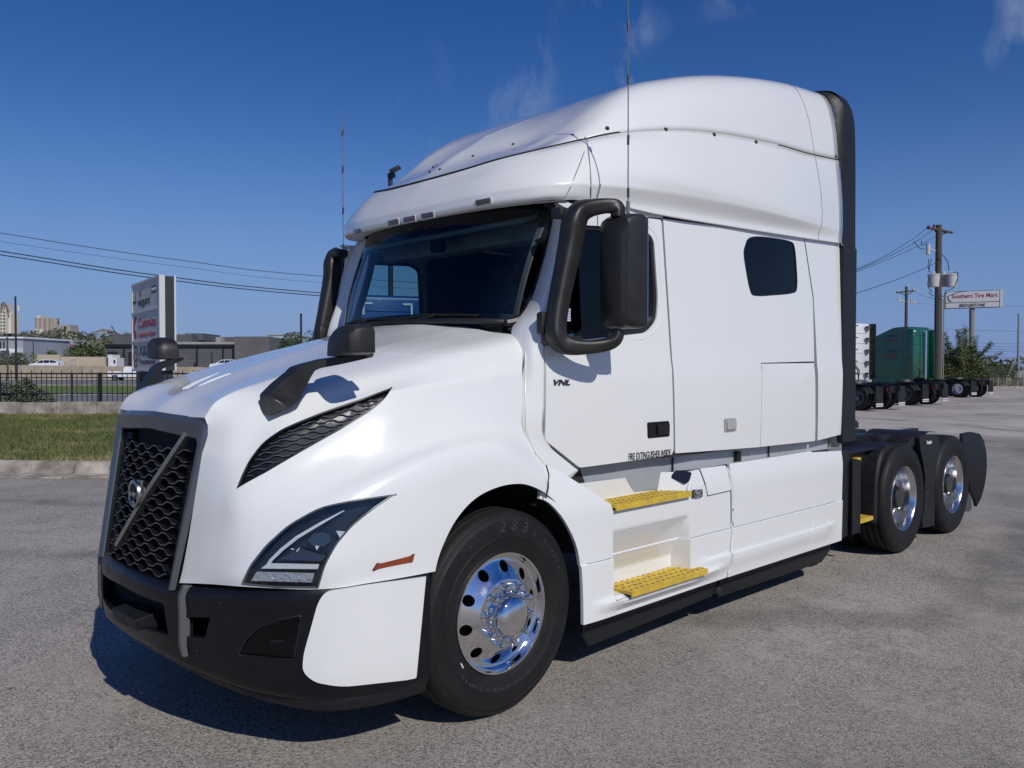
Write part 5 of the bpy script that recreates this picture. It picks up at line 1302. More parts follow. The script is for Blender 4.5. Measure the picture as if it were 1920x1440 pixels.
GRS2 = grass_mat('verge_grass', (.09,.14,.025), (.15,.19,.05), (.16,.18,.06))
kl = [(-420,14.6),(-250,13.9),(-100,13.45),(60,13.15),(200,13.15),(400,13.5),(620,14.2),(820,15.2)]
kp = [GP(a, d) for a, d in kl]; kp = smoothloop(kp, 5, False)
def lawnz(t, s): return .20 + .16 * t + .05 * math.sin(s * 3.1) * t * (1 - t)
rows_ = []
for i in range(15):
    t = i / 14; row = []
    for j, p in enumerate(kp):
        bk = GP(-420 + (1240) * j / (len(kp) - 1), 24.0); q_ = p.lerp(bk, t); q_.z = lawnz(t, j * .2) + .02 * noise.noise(q_ * .7); 
        if t == 0: q_ = p + FW0 * .16; q_.z = .205
        row.append(q_)
    rows_.append(row)
lawn = gridmesh('lawn', rows_, GRS); tag(lawn, kind='structure')
if lawn.data.polygons[0].normal.z < 0: lawn.data.flip_normals()
LB = BVHTree.FromPolygons([v.co for v in lawn.data.vertices], [tuple(p.vertices) for p in lawn.data.polygons])
rnd = random.Random(3); vs = []; fs = []
for i in range(42000):
    t = rnd.random() ** .8; j = rnd.random() * (len(rows_[0]) * .62); a, b = rows_[int(t * 13.99)][int(j)], rows_[min(14, int(t * 13.99) + 1)][min(len(rows_[0]) - 1, int(j) + 1)]
    p = Vector((a.x + (b.x - a.x) * rnd.random(), a.y + (b.y - a.y) * rnd.random(), 5)); h = LB.ray_cast(p, Vector((0, 0, -1)))
    if h[0] is None: continue
    p = h[0]; dry = noise.noise(p * .9); hgt = rnd.uniform(.03, .085) * (1.0 + max(0, dry)); w_ = rnd.uniform(.008, .02); an = rnd.uniform(0, 6.28); k = len(vs)
    u = Vector((math.cos(an), math.sin(an), 0)) * w_; le = Vector((rnd.uniform(-.03,.03), rnd.uniform(-.03,.03), hgt))
    vs += [p - u, p + u, p + le]; fs.append((k, k + 1, k + 2))
gr = mesh('grass', vs, fs, grass_mat('grass_blades', (.065,.095,.028), (.16,.17,.065), (.38,.30,.17)), None, False); tag(gr, kind='stuff')
# ---- kerb, in cast lengths ------------------------------------------------
kerb = empty('kerb', (0, 0, 0)); tag(kerb, kind='structure')
seg = 0
for i in range(0, len(kp) - 3, 3):
    pts = kp[i:i + 4]; vs = []; 
    for j, p in enumerate(pts):
        d_ = (pts[min(j + 1, 3)] - pts[max(j - 1, 0)]).normalized(); n_ = Vector((d_.y, -d_.x, 0)); n_ = n_ if n_.dot(CAM - p) > 0 else -n_
        if j in (0, 3): p = p + d_ * (.006 if j == 0 else -.006)
        for o_, z in ((.42, .004), (.40, .022), (.10, .045), (.055, .08), (.025, .18), (-.02, .212), (-.15, .216), (-.16, .02)): vs.append(p + n_ * o_ + ZZ * z)
    fs = [(a * 8 + k, (a + 1) * 8 + k, (a + 1) * 8 + k + 1, a * 8 + k + 1) for a in range(3) for k in range(7)] + [tuple(range(8)), tuple(24 + k for k in range(7, -1, -1))]
    mesh('kerb_stone', vs, fs, CONC, kerb)
# ---- retaining wall -----------------------------------------------------
wl = empty('retaining_wall', GP(-60, 24.1)); tag(wl, 'low stained concrete retaining wall between the lawn and the black iron fence', 'wall')
def wallstrip(name, pxs, d, z0, z1, th, m_, parent=None, dtop=0.0):
    """straight wall piece between two photo columns"""
    a, b = GP(pxs[0], d), GP(pxs[1], d if not isinstance(dtop, tuple) else dtop[0]); n_ = FW0 * th
    vs = [a + ZZ * z0, b + ZZ * z0, b + n_ + ZZ * z0, a + n_ + ZZ * z0, a + ZZ * z1, b + ZZ * z1, b + n_ + ZZ * z1, a + n_ + ZZ * z1]
    o = mesh(name, vs, [(0,3,2,1),(4,5,6,7),(0,1,5,4),(1,2,6,5),(2,3,7,6),(3,0,4,7)], m_, None, False)
    if parent: 
        o.parent = parent; o.matrix_parent_inverse = parent.matrix_world.inverted() if False else Matrix.Translation(-parent.location)
    return o
for k in range(12):
    a = -120 + k * 75; o = wallstrip('wall_panel', (a + .35, a + 74.65), 24.1, .15, .70 - .0 + .012 * math.sin(k * 2.3) + (k * .004), .22, CONC, wl); bevmod(o, .012)
# ---- iron fence ---------------------------------------------------------
fn = empty('iron_fence', GP(-60, 24.2)); tag(fn, 'black iron picket fence standing on the low concrete wall', 'fence')
FD = 24.2
def fpart(name, c, s, m_=IRON, par=fn, rz=RZ, me=None):
    if me is None:
        bm = bmesh.new(); bx(bm, (0, 0, 0), s); me = bpy.data.meshes.new(name); bm.to_mesh(me); bm.free(); me.materials.append(m_)
    o = bpy.data.objects.new(name, me); COL.objects.link(o); o.parent = par; o.location = c - par.location; o.rotation_euler = (0, 0, rz); return o
for py, hgt in ((700.5, .045), (708, .028), (737.5, .035)):
    z = HZ(py, FD); a, b = GP(-140, FD), GP(620, FD); c = (a + b) / 2; c.z = z; fpart('rail', c, ((b - a).length, .03, hgt))
pm = None; pm2 = None; i = 0; px = -130.0
while px < 430:
    if not any(abs(px - q_) < 5 for q_ in (-2, 187.5, 377)):
        tall = i % 2 == 0; z0, z1 = HZ(755, FD), HZ(694 if tall else 702, FD); c = GP(px, FD, (z0 + z1) / 2)
        o = fpart('picket', c, (.016, .016, z1 - z0), me=(pm if tall else pm2))
        if tall: pm = o.data
        else: pm2 = o.data
    px += 9.45; i += 1
pst = None
for px in (-190 + 187.5, 187.5, 377, 567):
    z0, z1 = HZ(755, FD), HZ(699, FD); o = fpart('fence_post', GP(px, FD, (z0 + z1) / 2), (.085, .085, z1 - z0 + .02), me=pst); pst = o.data
for px in (134.5, 284): 
    z0, z1 = HZ(755, FD), HZ(702, FD); fpart('gate_stile', GP(px, FD, (z0 + z1) / 2), (.05, .05, z1 - z0), mat('brown_iron', (.035,.03,.03), .5))
# ---- leaves -------------------------------------------------------------
def leafmesh(name, blobs, n, size, m_, seed=1, parent=None, twig=0.0, squash=1.0):
    """many small leaf faces spread through overlapping ellipsoids: blobs = (centre, (rx, ry, rz))"""
    rn = random.Random(seed); vs = []; fs = []; tot = sum(b[1][0] * b[1][1] * b[1][2] for b in blobs)
    for c, r_3 in blobs:
        for _ in range(int(n * r_3[0] * r_3[1] * r_3[2] / tot) + 1):
            while True:
                u = Vector((rn.uniform(-1,1), rn.uniform(-1,1), rn.uniform(-1,1)))
                if u.length < 1: break
            u = u.normalized() * (u.length ** .45)
            p = Vector(c) + Vector((u.x * r_3[0], u.y * r_3[1], u.z * r_3[2]))
            if noise.noise(p * (1.6 / max(.4, r_3[0]))) < -.16: continue
            s_ = size * rn.uniform(.5, 1.4); a = Vector((rn.uniform(-1,1), rn.uniform(-1,1), rn.uniform(-.6,.6))).normalized() * s_; b = a.cross(Vector((rn.uniform(-1,1), rn.uniform(-1,1), rn.uniform(-1,1)))).normalized() * s_ * .55
            k = len(vs); vs += [p - a, p + b, p + a, p - b]; fs.append((k, k + 1, k + 2, k + 3))
    return mesh(name, vs, fs, m_, parent, False)
def leaf_mat(name, a, b, sc=1.2):
    if name in MATS: return MATS[name]
    m_ = mat(name, a, .6, var=(sc, 1.0, b, 3)); return m_
LF_D = leaf_mat('leaves_dark', (.030,.055,.020), (.075,.105,.035)); LF_G = leaf_mat('leaves_grey_green', (.075,.095,.060), (.14,.16,.10), 6); LF_M = leaf_mat('leaves_mid', (.055,.09,.03), (.13,.16,.05), .9)
BARK = mat('bark', (.09,.07,.055), .9, var=(8,.6))
def tree(px, d, ztop, width, label, m_=LF_D, seed=1, n=2600, size=None, zbase=0.0, trunk=True, name='broadleaf_tree', cat='tree', group=None, nb=9):
    base = GP(px, d, zbase); e = empty(name, base); tag(e, label, cat, group); rn = random.Random(seed); H_ = ztop - zbase; bl = []
    for k in range(nb):
        zc = H_ * rn.uniform(.35, .80); rr_ = width * rn.uniform(.20, .34); a = rn.uniform(0, 6.28); off = width * .30 * rn.random() ** .5 * (1.15 - abs(zc / H_ - .5))
        bl.append((Vector((math.cos(a) * off, math.sin(a) * off, min(zc, H_ - rr_ * .75))), (rr_, rr_, rr_ * .8)))
    bl.append((Vector((0, 0, H_ - width * .2)), (width * .22, width * .22, width * .2)))
    bl.append((Vector((0, 0, H_ * .4)), (width * .38, width * .38, H_ * .3)))
    leafmesh('crown', bl, n, size or width * .035, m_, seed, e)
    if trunk:
        bm = bmesh.new(); tube(bm, [Vector((0,0,-.2)), Vector((.03*width,0,H_*.3)), Vector((-.02*width,.01,H_*.6))], [width*.035, width*.025, width*.012], 7)
        for k in range(5):
            a = rn.uniform(0, 6.28); tube(bm, [Vector((0,0,H_*(.22+.06*k))), Vector((math.cos(a)*width*.2, math.sin(a)*width*.2, H_*(.4+.07*k)))], [width*.018, width*.006], 5)
        frombm('trunk', bm, BARK, e)
    return e
# grey-green shrub behind the fence
sh_ = GP(28, 26.2, .35); e = empty('shrub', sh_); tag(e, 'grey-green leafy shrub pressed against the far side of the iron fence', 'shrub')
leafmesh('foliage', [(Vector((x * .0, 0, 0)) + (GP(px, 26.2) - GP(28, 26.2)) + ZZ * z, (rx, .5, rz)) for px, z, rx, rz, x in ((-30,.45,.6,.55,0),(5,.4,.55,.5,0),(22,.4,.5,.42,0),(46,.5,.35,.55,0),(62,.3,.6,.42,0),(84,.15,.4,.3,0))], 22000, .045, LF_G, 5, e)
bm = bmesh.new(); tube(bm, [Vector((0,0,-.35)), Vector((.1,0,.3))], .03, 5); frombm('stem', bm, BARK, e)
# ---- roads, verge, highway ------------------------------------------------
def strip(name, d0, d1, z, m_, px0=-900, px1=1500, kind='structure'):
    o = mesh(name, [GP(px0, d0, z), GP(px1, d0, z), GP(px1, d1, z), GP(px0, d1, z)], [(0,1,2,3)], m_, None, False); tag(o, kind=kind); return o
ROAD = mat('road_grey', (.17,.165,.165), .85, var=(.08,.7,(.13,.125,.125)))
strip('frontage_road', 30, 52.5, .004, ROAD, -1500, 900)
strip('grass_verge', 53.2, 78, .05, GRS2, -1500, 900)
strip('highway', 78.6, 121, .004, ROAD, -1500, 900)
strip('sidewalk', 27.2, 41.5, .008, mat('pale_pavement', (.34,.31,.28), .85, var=(.3,.6)), -1500, 700)
for d in (52.5, 78.2): 
    k = empty('kerb', GP(300, d)); tag(k, kind='structure'); wallstrip('kerb_stone', (-1200, 900), d, 0, .14, .2, CONC, k)
for d in (92, 104):
    o = strip('lane_line', d, d + .25, .010, mat('lane_paint', (.6,.6,.57), .7), -1500, 900)
# concrete barrier of the raised carriageway
br = empty('concrete_barrier', GP(200, 122)); tag(br, 'long beige concrete highway barrier with dark vertical streaks behind the fence', 'barrier')
px = -700; k = 0
while px < 640:
    z1 = HZ(684.6 + .0045 * max(0, px - 0) * 2.2, 122); o = wallstrip('barrier_section', (px + .25, px + 44.75), 122, -.1, z1, .5, CONB, br); px += 45; k += 1
# dark run-off streaks, real thin stains laid on the wall face
strip('raised_carriageway', 122.6, 150, HZ(689, 136), ROAD, -1500, 900)
# ---- vehicles -----------------------------------------------------------
CARW = mat('car_white', (.72,.73,.75), .25, coat=1); CARG = mat('car_glass', (.015,.02,.028), .08, coat=1); TYR = mat('small_tyre', (.02,.02,.02), .8); HUBC = mat('car_hub', (.35,.36,.37), .35, metal=.8)
def car(px, d, z, kind, label, rev=False, m_=CARW, cat='car', group=None):
    """local x = length (front towards -x), built from side profiles"""
    e = empty('pickup_truck' if kind == 'pickup' else 'sport_utility_vehicle', GP(px, d, z), RZ + (math.pi if rev else 0)); tag(e, label, cat, group)
    if kind == 'pickup':
        low = [(-2.85,.45),(-2.9,.75),(-2.8,1.05),(-1.5,1.16),(-.75,1.20),(.7,1.22),(.78,1.25),(2.85,1.28),(2.9,.6),(2.7,.5)]; up = [(-1.45,1.15),(-.75,1.82),(-.5,1.9),(.45,1.92),(.65,1.86),(.82,1.22)]; W_ = .98; wx = (-1.85, 1.85); wr = .40
        wins = [[(-1.22,1.20),(-.68,1.74),(-.18,1.78),(-.18,1.2)],[(-.08,1.2),(-.08,1.79),(.45,1.80),(.62,1.2)]]
    else:
        low = [(-2.35,.42),(-2.4,.70),(-2.25,.92),(-1.35,1.06),(2.1,1.12),(2.35,1.0),(2.38,.55),(2.2,.42)]; up = [(-1.42,1.04),(-.55,1.55),(-.2,1.62),(1.3,1.60),(1.85,1.45),(2.25,1.08)]; W_ = .92; wx = (-1.45, 1.4); wr = .35
        wins = [[(-1.1,1.1),(-.5,1.49),(-.12,1.52),(-.12,1.1)],[(-.05,1.1),(-.05,1.53),(.8,1.53),(.85,1.12)],[(.92,1.12),(.88,1.53),(1.3,1.51),(1.78,1.38),(1.95,1.14)]]
    for prof, w0, w1, nm in ((low, W_, W_ * .97, 'body'), (up, W_ * .95, W_ * .76, 'cabin')):
        zs = [p[1] for p in prof]; zmin, zmax = min(zs), max(zs); bm = bmesh.new()
        f = lambda zz: w0 + (w1 - w0) * (zz - zmin) / (zmax - zmin)
        pr = rounded([Vector(p) for p in prof], .12, 3)
        a = [bm.verts.new((p.x, -f(p.y), p.y)) for p in pr]; b = [bm.verts.new((p.x, f(p.y), p.y)) for p in pr]; bm.faces.new(a); bm.faces.new(b[::-1])
        for i in range(len(a)): bm.faces.new((a[i], b[i], b[(i + 1) % len(a)], a[(i + 1) % len(a)]))
        o = frombm(nm, bm, m_, e); bevmod(o, .04)
    for wv in wins:
        for s in (-1, 1):
            f = lambda zz: W_ * .95 + (W_ * .76 - W_ * .95) * (zz - 1.08) / (.55 if kind != 'pickup' else .75)
            mesh('window', [(x, s * (f(z_) + .012), z_) for x, z_ in wv], [tuple(range(len(wv)))], CARG, e, False)
    for x in wx:
        for s in (-1, 1):
            bm = bmesh.new(); lathe(bm, [(.0001,-.02),(wr*.62,-.02),(wr*.66,-.03),(wr*.97,-.02),(wr,.03),(wr,.2),(wr*.5,.2)], 'y', 20); w_ = frombm('wheel', bm, TYR, e); w_.location = (x, s * (W_ - .0), wr); w_.rotation_euler = (0, 0, 0 if s < 0 else math.pi)
            bm = bmesh.new(); lathe(bm, [(.0001,-.045),(wr*.5,-.04),(wr*.62,-.028)], 'y', 14); h_ = frombm('rim', bm, HUBC, w_)
    xe = 2.9 if kind == 'pickup' else 2.36
    for s in (-1, 1):
        bm = bmesh.new(); bx(bm, (xe - .03, s * W_ * .88, 1.0), (.1, .18, .3), None, .01); frombm('tail_lamp', bm, mat('tail_red', (.35,.02,.02), .3, coat=1), e)
        bm = bmesh.new(); bx(bm, (-xe + .1, s * W_ * .75, .85), (.12, .3, .16), None, .02); frombm('headlight', bm, LAMP, e)
    bm = bmesh.new(); bx(bm, (xe + .02, 0, .55), (.12, 1.6, .18), None, .02); frombm('bumper', bm, HUBC, e)
    return e
car(88, 126, HZ(689, 136) - .42, 'suv', 'white estate-shaped car driving behind the concrete barrier, tinted windows', cat='car')
p_ = car(247, 112, 0, 'pickup', 'white pickup truck on the highway, tail towards the left, half hidden by the dealer sign', rev=True, cat='pickup truck')
car(425, 128, HZ(689, 136) - .40, 'suv', 'white car roof just showing over the barrier in front of the grey workshop', cat='car')
# ---- dealer pylon sign --------------------------------------------------
sg_ = empty('dealer_sign', GP(302, 26.0)); tag(sg_, 'tall three-panel dealer pylon sign with white frame beside the highway', 'sign')
pr_, pl_ = GP(301.5, 26.0), GP(249, 29.3); dx_ = (pr_ - pl_).normalized(); nrm_ = Vector((-dx_.y, dx_.x, 0)); nrm_ = nrm_ if nrm_.dot(Vector((CAM.x, CAM.y, 0)) - pr_) > 0 else -nrm_
SW = (pr_ - pl_).length; ZB, ZT = 1.63, 4.62
SM = Matrix(((dx_.x, 0, nrm_.x, pl_.x), (dx_.y, 0, nrm_.y, pl_.y), (0, 1, 0, 0), (0, 0, 0, 1)))      # sign plane: x along, y up, z out
def sbox(name, x0, x1, y0, y1, z0, z1, m_, par=sg_, bev=0):
    bm = bmesh.new(); bx(bm, ((x0 + x1) / 2, (y0 + y1) / 2, (z0 + z1) / 2), (x1 - x0, y1 - y0, z1 - z0)); o = frombm(name, bm, m_, None, False); o.data.transform(SM); o.data.transform(Matrix.Translation(-sg_.location)); o.parent = par
    if bev: bevmod(o, bev)
    return o
SFR = mat('sign_frame_white', (.55,.56,.57), .5); SPN = mat('sign_face', (.60,.59,.55), .55, var=(.8,.3)); SDK = mat('sign_cabinet_dark', (.02,.026,.035), .5)
sbox('cabinet', 0, SW, ZB, ZT, -.42, -.03, SDK); sbox('frame_side', SW - .16, SW + .02, ZB, ZT + .03, -.14, .03, SFR); sbox('frame_side', 0, .10, ZB, ZT, -.10, .03, SFR); sbox('frame_side', SW - .10, SW + .03, ZB, ZT + .03, -.47, -.415, SFR)
hh = (ZT - ZB) / 3
for k in range(4): sbox('frame_rail', .0, SW - .16, ZB + hh * k - .035, ZB + hh * k + .035, -.08, .028, SFR)
faces = [sbox('face_panel', .10, SW - .16, ZB + hh * k + .035, ZB + hh * (k + 1) - .035, -.03, .0, SPN) for k in range(3)]
def stext(body, x, y, size, m_, par, w=None, shear=0, bold=0.0, nm='lettering'):
    t = text(nm, body, size, m_, None, .004, 1.0, shear, bold)
    if w:
        xs = [v.co.x for v in t.data.vertices]; k = w / (max(xs) - min(xs)); x0 = min(xs)
        for v in t.data.vertices: v.co.x = (v.co.x - x0) * k
    t.data.transform(SM @ Matrix.Translation((x, y, .006))); t.data.transform(Matrix.Translation(-sg_.location)); t.parent = par; return t
RED = mat('sign_red', (.30,.015,.03), .5); NAV = mat('sign_navy', (.015,.03,.09), .5); INK = mat('sign_ink', (.02,.022,.025), .5)
def spoly(name, pts, m_, par, z=.005):
    vs = [SM @ Vector((x, y, z)) - sg_.location for x, y in pts]; return mesh(name, vs, [tuple(range(len(pts)))], m_, par, False)
f2_, f1_, f0_ = faces[2], faces[1], faces[0]
W_ = SW - .3; y2 = ZB + 2 * hh
stext('vanguard', .95, y2 + .22, .42, INK, f2_, 1.75, 0, .004)
spoly('check_mark', [(1.10,y2+.74),(1.20,y2+.76),(1.32,y2+.60),(1.75,y2+.95),(1.36,y2+.50),(1.28,y2+.48)], RED, f2_)
stext('FONTAINE', .15, y2 + .34, .12, INK, f2_, .55); spoly('small_mark', [(.45,y2+.46),(.62,y2+.72),(.66,y2+.72),(.55,y2+.46)], INK, f2_)
spoly('blue_badge', [(2.92,y2+.52),(3.62,y2+.52),(3.62,y2+.74),(2.92,y2+.74)], NAV, f2_); stext('WABASH', 2.97, y2 + .58, .15, SPN, f2_, .6)
y1_ = ZB + hh
stext('Cummins', 1.00, y1_ + .46, .48, RED, f1_, 2.55, 0, .006); stext('Authorized Dealer', 1.02, y1_ + .14, .24, RED, f1_, 2.5, 0, .001)
cx0, cy0 = .50, y1_ + .50; C_ = []
for a in range(55, 306, 10): C_.append((cx0 + .36 * math.cos(R(a)), cy0 + .40 * math.sin(R(a))))
for a in range(305, 54, -10): C_.append((cx0 + .13 * math.cos(R(a)), cy0 + .15 * math.sin(R(a))))
for i in range(len(C_) // 2 - 1): spoly('emblem_c', [C_[i], C_[i + 1], C_[-2 - i], C_[-1 - i]], RED, f1_, .005)
stext('Allison', 1.02, ZB + .50, .46, INK, f0_, 2.4, 0, .006); stext('Transmission', 1.04, ZB + .22, .26, INK, f0_, 2.4)
for r0, r1, m_, a0, a1 in ((.30,.40,NAV,20,200),(.30,.40,RED,200,380),(.12,.22,NAV,200,380),(.12,.22,RED,20,200)):
    ar = [R(a0 + (a1 - a0) * i / 12) for i in range(13)]; pts = [(.50 + r1 * math.cos(a), ZB + .48 + r1 * math.sin(a)) for a in ar] + [(.50 + r0 * math.cos(a), ZB + .48 + r0 * math.sin(a)) for a in ar[::-1]]
    n_ = len(ar); vs = [SM @ Vector((x, y, .005)) - sg_.location for x, y in pts]; mesh('round_emblem', vs, [(i, i + 1, 2 * n_ - 2 - i, 2 * n_ - 1 - i) for i in range(n_ - 1)], m_, f0_, False)
sbox('sign_post', .25, .80, -.1, ZB + .0, -.40, -.06, mat('post_dark', (.03,.036,.045), .5)); sbox('sign_post', SW - .7, SW - .15, -.1, ZB, -.40, -.06, MATS['post_dark'])
# ---- grey workshop --------------------------------------------------------
def block(par, name, px0, px1, py0, py1, d, depth, m_, zb=None, bev=0):
    z0 = HZ(py1, d) if zb is None else zb; z1 = HZ(py0, d); a, b = GP(px0, d), GP(px1, d); c = (a + b) / 2 + FW0 * depth / 2; c.z = (z0 + z1) / 2
    bm = bmesh.new(); bx(bm, (0, 0, 0), ((b - a).length, depth, z1 - z0)); o = frombm(name, bm, m_, par, False); o.location = c - par.location; o.rotation_euler = (0, 0, RZ); return o
def corr_mat(name, c, sc=9.0, st=.5, horiz=True):
    m_ = bpy.data.materials.new(name); m_.use_nodes = True; t = m_.node_tree; b = t.nodes['Principled BSDF']; l = t.links.new; b.inputs['Base Color'].default_value = (*c, 1); b.inputs['Roughness'].default_value = .6
    tc = N(t, 'ShaderNodeTexCoord'); wv_ = N(t, 'ShaderNodeTexWave', bands_direction='Z' if horiz else 'X', inputs={'Scale': sc * .1}); bp = N(t, 'ShaderNodeBump', inputs={'Strength': st, 'Distance': .08})
    nn = N(t, 'ShaderNodeTexNoise', inputs={'Scale': .25, 'Detail': 5}); mr_ = N(t, 'ShaderNodeMapRange', inputs={1: .3, 2: .7, 3: 0, 4: 1}); mx = N(t, 'ShaderNodeMix', data_type='RGBA'); mx.inputs[6].default_value = (*c, 1); mx.inputs[7].default_value = (*[v * .75 for v in c], 1)
    l(tc.outputs['Object'], wv_.inputs[0]); l(wv_.outputs[0], bp.inputs['Height']); l(bp.outputs[0], b.inputs['Normal']); l(tc.outputs['Object'], nn.inputs[0]); l(nn.outputs[0], mr_.inputs[0]); l(mr_.outputs[0], mx.inputs[0]); l(mx.outputs[2], b.inputs['Base Color']); return m_
GW = corr_mat('grey_cladding', (.105,.105,.12)); GW2 = corr_mat('grey_brick_block', (.14,.135,.135), 14); GRF = mat('pale_roof', (.33,.33,.32), .8, var=(.1,.4)); DKL = mat('dark_opening', (.012,.012,.016), .7)
WD = 160
ws_ = empty('workshop_building', GP(320, WD)); tag(ws_, 'long dark grey workshop with tall roll-up bays behind the highway barrier', 'building')
block(ws_, 'wall', 198, 441, 650, 690, WD, 25, GW, 0); block(ws_, 'roof_edge', 196, 441, 645.5, 650.2, WD - .4, 26, IRON)
block(ws_, 'roof', 321, 441, 641, 649, WD + 1, 20, GRF); block(ws_, 'roof_unit', 211, 250, 627, 645.5, WD + 5, 10, GW); block(ws_, 'roof_unit', 323, 360, 627, 641, WD + 5, 10, GW); block(ws_, 'roof_unit', 347, 381, 625, 638, WD + 8, 10, GW)
block(ws_, 'roof_unit', 405, 441, 632, 647, WD + 5, 8, GW); block(ws_, 'tank_rack', 405, 415, 632, 641, WD + 3, 2, GRF)
block(ws_, 'side_wing', 440, 505, 631, 690, WD - 2, 25, GW2, 0)
for a in (232, 369, 418, 275): block(ws_, 'wall_joint', a - .8, a + .8, 651, 689, WD - .35, .5, IRON)
block(ws_, 'bay_door', 202, 219, 659, 690, WD - .3, 1, DKL, 0); block(ws_, 'bay_door', 241, 249, 660, 690, WD - .3, 1, DKL, 0); block(ws_, 'doorway', 364, 369, 680, 690, WD - .3, 1, DKL, 0)
wt = empty('white_shed', GP(210, WD - 6)); tag(wt, 'small white shed with a dark window in front of the workshop bay', 'shed'); block(wt, 'wall', 203, 219, 671, 690, WD - 6, 3, CARW, 0); block(wt, 'roof', 202, 211, 665, 671, WD - 6, 3, CARW); block(wt, 'window', 213, 216, 675, 681, WD - 6.1, .3, DKL)
bb = empty('pale_blue_building', GP(520, WD + 30)); tag(bb, 'plain pale blue building end beyond the grey workshop, behind the hood', 'building'); block(bb, 'wall', 503, 552, 628, 690, WD + 30, 20, mat('pale_blue_wall', (.42,.52,.60), .7), 0); block(bb, 'roof_edge', 502, 553, 627, 629, WD + 29.8, 20.4, GRF)
# ---- beige wall, sheds, industry ------------------------------------------
BEI = mat('beige_wall', (.52,.44,.32), .85, var=(.25,.6,(.38,.31,.22)))
bw = empty('beige_block_wall', GP(130, 152)); tag(bw, 'low beige block wall behind the barrier, left of the grey workshop', 'wall'); block(bw, 'wall', 65, 112, 665, 690, 152, .5, BEI, 0); block(bw, 'wall', 112.2, 197, 669, 690, 152.6, .5, BEI, 0); block(bw, 'painted_patch', 129, 142, 672, 688, 152.3, .3, mat('graffiti_patch', (.34,.26,.25), .8, var=(3,.9,(.6,.5,.45))))
LB_ = mat('light_metal_wall', (.30,.34,.39), .6, var=(.1,.3)); 
s1 = empty('metal_warehouse', GP(20, 190)); tag(s1, 'pale blue-grey metal warehouse with white roof edge at the left edge', 'warehouse'); block(s1, 'wall', -60, 44, 634, 690, 190, 20, LB_, 0); block(s1, 'roof_edge', -61, 44.5, 631.5, 634.5, 189.5, 21, CARW); 
for a in (0, 6.5): block(s1, 'window', a, a + 1.6, 640, 653, 189.6, .3, DKL)
block(s1, 'loading_canopy', -5, 11, 654, 657, 188, 2, CARW); block(s1, 'white_cab', 18, 34, 653.5, 661, 188, 2, CARW)
ROOFS = mat('pale_metal_roof', (.40,.38,.37), .6, var=(.06,.6,(.30,.27,.26))); RDT = mat('rust_red_trim', (.22,.05,.05), .7)
def gable(par, px0, px1, pye, pyr, d, dep, wallm, roofm, trim=None):
    """shed with ridge along its depth"""
    ze, zr = HZ(pye, d), HZ(pyr, d); a, b = GP(px0, d), GP(px1, d); w_ = (b - a).length; hx_ = w_ / 2
    vs = [(-hx_,0,0),(hx_,0,0),(hx_,0,ze),(0,0,zr),(-hx_,0,ze)]; vs2 = [(x, dep, z) for x, _, z in vs]
    o = mesh('wall', vs + vs2, [(0,1,2,3,4),(9,8,7,6,5),(0,4,9,5),(1,6,7,2)], wallm, par, False); c = (a + b) / 2; o.location = c - par.location; o.rotation_euler = (0,0,RZ)
    r_0 = mesh('roof', [(-hx_-.4,-.5,ze-.1),(0,-.5,zr+.15),(hx_+.4,-.5,ze-.1),(-hx_-.4,dep,ze-.1),(0,dep,zr+.15),(hx_+.4,dep,ze-.1),(-hx_-.4,-.5,ze-.6),(0,-.5,zr-.35),(hx_+.4,-.5,ze-.6)], [(0,1,4,3),(1,2,5,4),(6,7,1,0),(7,8,2,1)], roofm, par, False); r_0.location = o.location; r_0.rotation_euler = (0,0,RZ)
s2 = empty('low_industrial_shed', GP(100, 230)); tag(s2, 'low pale-roofed industrial shed with rust red trim, behind the beige wall', 'shed')
block(s2, 'wall', 44, 168, 655, 690, 225, 30, LB_, 0); mesh('roof', [GP(44,225,HZ(648,225)) - s2.location, GP(168,225,HZ(646,225)) - s2.location, GP(166,300,HZ(638,300)) - s2.location, GP(58,300,HZ(636,300)) - s2.location], [(0,1,2,3)], ROOFS, s2, False)
block(s2, 'roof_trim', 56, 140, 646, 648, 224, .5, RDT); block(s2, 'upper_wall', 44, 168, 647, 656, 225, 30, mat('dim_wall', (.22,.22,.24), .7), None); gable(s2, 50, 130, 655, 648, 222, 20, LB_, RDT)
HAZ = (.42,.44,.46)
ip = empty('silo_plant', GP(90, 620)); tag(ip, 'distant cluster of tall tan silos with a white headhouse on the skyline', 'silos')
SIL = mat('silo_concrete', (.36,.31,.27), .9, var=(.05,.5,(.28,.25,.23))); SILW = mat('silo_white', (.55,.53,.48), .9)
def cyl(par, px, wpx, py0, py1, d, m_, name='silo'):
    r_1 = wpx / 2 * d / FPX; z0, z1 = HZ(py1, d), HZ(py0, d); bm = bmesh.new(); lathe(bm, [(.001,z1),(r_1,z1),(r_1,z0)], 'z', 20); o = frombm(name, bm, m_, par); o.location = GP(px, d) - par.location; return o
for px in (72.5, 80.5, 90, 99, 104): cyl(ip, px, 9.5, 598 if px > 76 else 596, 640, 620, SIL)
block(ip, 'headhouse', 69.5, 77, 591.5, 600, 622, 8, SILW); block(ip, 'conveyor_gallery', 76, 106, 596.5, 599, 622, 6, SIL)
for px in (68.5, 78): cyl(ip, px, 8, 617, 628, 600, SILW, 'tank')
cyl(ip, 111, 2.2, 600, 640, 630, SIL, 'stack')
block(ip, 'tower', 114, 133, 609, 640, 640, 12, SIL); block(ip, 'tower_bay', 121, 124, 612, 620, 639, 1, DKL); block(ip, 'low_tower', 118, 133, 622, 640, 636, 10, SILW); block(ip, 'tower_bay', 120, 124, 622, 630, 635.5, 1, DKL)
tw = empty('lattice_tower', GP(8, 520)); tag(tw, 'tall lattice framed plant tower with a pale block at the far left edge', 'tower')
